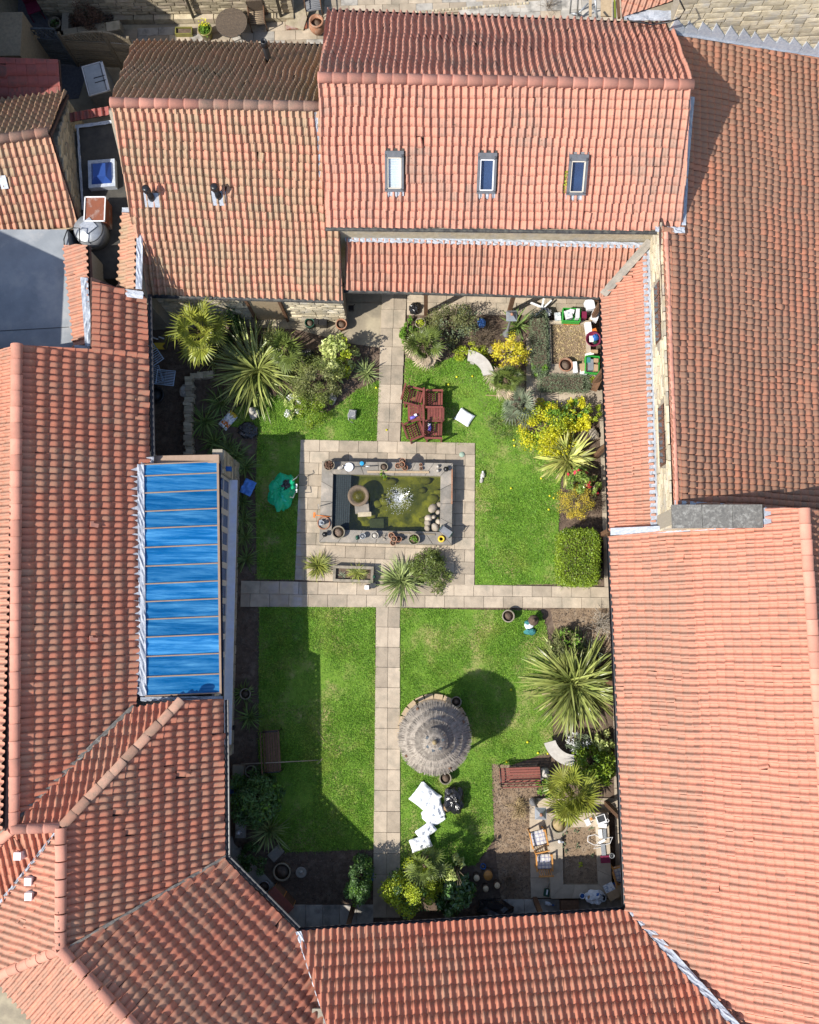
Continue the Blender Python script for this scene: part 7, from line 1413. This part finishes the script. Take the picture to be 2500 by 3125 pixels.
for px,py,sx,sy,rz,z0,m,lab in ((905,58,.68,.72,3,.05,'rust','rusty square panel under the leaning stone slab'),(912,42,.62,.95,-18,.12,'stone','broad mossy stone slab lying on the rusty panel')): g = at(px,py,z0); one(MB().box((g.x,g.y,z0+.03),(sx,sy,.06),M=Matrix.Rotation(R(rz),3,'Z')@Matrix.Rotation(R(10 if m=='stone' else 3),3,'X')),'loose_slab',m,lab,'slab')
# freezer, fence and yard things
g = at(293,240,.9); t = thing('chest_freezer','white-topped grey chest freezer standing askew in the side passage','freezer',(g.x,g.y,0),R(16)); MB().box((0,0,.44),(.66,1.02,.88)).build('cabinet',M['grey'],t,False); MB().box((-.04,0,.90),(.52,.94,.03)).build('lid',mat('freezer_lid',(.5,.53,.55),(.42,.45,.47),6,.5),t,False)
for c_,s_ in (((-.33,0,.9),(.03,1.02,.05)),((.3,0,.9),(.08,1.02,.05)),((0,.5,.9),(.66,.03,.05)),((0,-.5,.9),(.66,.03,.05))): MB().box(c_,s_).build('lid_edge',M['white'],t,False)
for y in (.02,-.14): MB().box((.12,y,.925),(.36,.02,.014)).build('bracket',M['dgrey'],t,False)
def fence(p, q, m, label, hmax=1.8, drop=.35, flip=False):
    p = at(*p); q = at(*q); d = (q-p); Ln = d.length; t0 = d.normalized(); nrm = V((t0.y,-t0.x,0)); t = thing('fence_panel',label,'fence',(p+q)/2,group='arched trellis fence panels'); H_ = lambda u: hmax-drop*(1-math.sin(PI*(.5*u if not flip else .5*(1-u)))**1.0)
    for u in (0,1): c = p.lerp(q,u); MB().box((c.x,c.y,hmax/2-.1),(.08,.08,hmax-.1)).build('post',M[m],t)
    n = 14
    for k in range(n):
        u0,u1 = k/n,(k+1)/n; MB().bar(p.lerp(q,u0)+V((0,0,H_(u0))),p.lerp(q,u1)+V((0,0,H_(u1))),.05,.05).build('top_rail',M[m],t)
    for k in range(12):
        z = .1+k*.105; MB().bar(p+V((0,0,z))+nrm*.01,q+V((0,0,z))+nrm*.01,.015,.085).build('board',M[m],t)
    for k in range(12):
        u = (k+.5)/12; zt = H_(u); zb = 1.36; c = p.lerp(q,u)
        if zt-zb > .08: MB().bar(c+V((0,0,zb))-t0*.1,c+V((0,0,zt))+t0*.1,.02,.03).build('lattice',M[m],t); MB().bar(c+V((0,0,zb))+t0*.1+nrm*.02,c+V((0,0,zt))-t0*.1+nrm*.02,.02,.03).build('lattice',M[m],t)
fence((60,185),(235,200),'blue_wood','left arched fence panel in full shade'); fence((240,200),(372,208),'grey_wood','middle arched trellis fence panel half in sun'); fence((375,208),(440,214),'grey_wood','right fence panel running behind the old roof',flip=True)
one(MB().tube([at(px,py,.02) for px,py in ((-10,105),(30,108),(80,118),(130,124),(190,135))],.012,5),'hose','orange','thin orange hose across the shaded yard','hose')
g = at(100,22,.4); t = thing('red_chair','dark red garden chair in the shaded yard','chair',(g.x,g.y,0),R(20)); MB().box((0,0,.4),(.42,.4,.03)).build('seat',M['redp'],t,False); MB().box((0,.2,.65),(.42,.03,.45)).build('backrest',M['redp'],t,False)
for s in ((1,1),(1,-1),(-1,1),(-1,-1)): MB().box((s[0]*.19,s[1]*.18,.2),(.03,.03,.4)).build('leg',M['redp'],t,False)
t = thing('ladder','dark ladder lying at the end of the raised border','ladder',at(162,28,.1)); pA, pB = at(140,-20,.1), at(178,60,.1); off = V((.32,-.02,0))
MB().bar(pA,pB,.05,.07).build('rail',M['black'],t); MB().bar(pA+off,pB+off,.05,.07).build('rail',M['black'],t)
for k in range(6): c = pA.lerp(pB,(k+.5)/6); MB().bar(c,c+off,.04,.04).build('rung',M['dgrey'],t)
# scaffold and boards by the back roof
t = thing('scaffold_poles','grey metal scaffold poles stacked by the back roof','scaffold',at(1790,20))
for a,b_ in (((1745,-20,1.2),(1740,40,.2)),((1765,-20,1.6),(1762,48,.2)),((1740,40,.2),(1775,46,.2)),((1795,10,.4),(1760,46,.3)),((1815,-20,3),(1822,55,2.6)),((1808,20,2.2),(1824,50,2.4))): MB().tube([at(*a),at(*b_)],.028,8).build('pole',M['galv'],t)
one(MB().bar(at(1850,-30,1.6),at(1850,50,1.6),.32,.05).bar(at(1802,-30,1.3),at(1802,50,1.3),.08,.05),'scaffold_boards','board','pale scaffold boards standing beside the metal poles','boards'); 
t = thing('timber_post','dark mossy post beside the scaffold boards','post',at(1880,25)); MB().bar(at(1884,-20,2.5),at(1890,55,2.5),.08,.08).build('post',M['wood'],t); MB().bar(at(1875,-20,2.5),at(1878,55,2.5),.04,.05).build('rail',L['gold2'],t)
for k in (0,): twiggy(1675,15,.4,.5,30,'twig','bare_climber','leafless climber against the back patio wall',.1,'climber',.006)
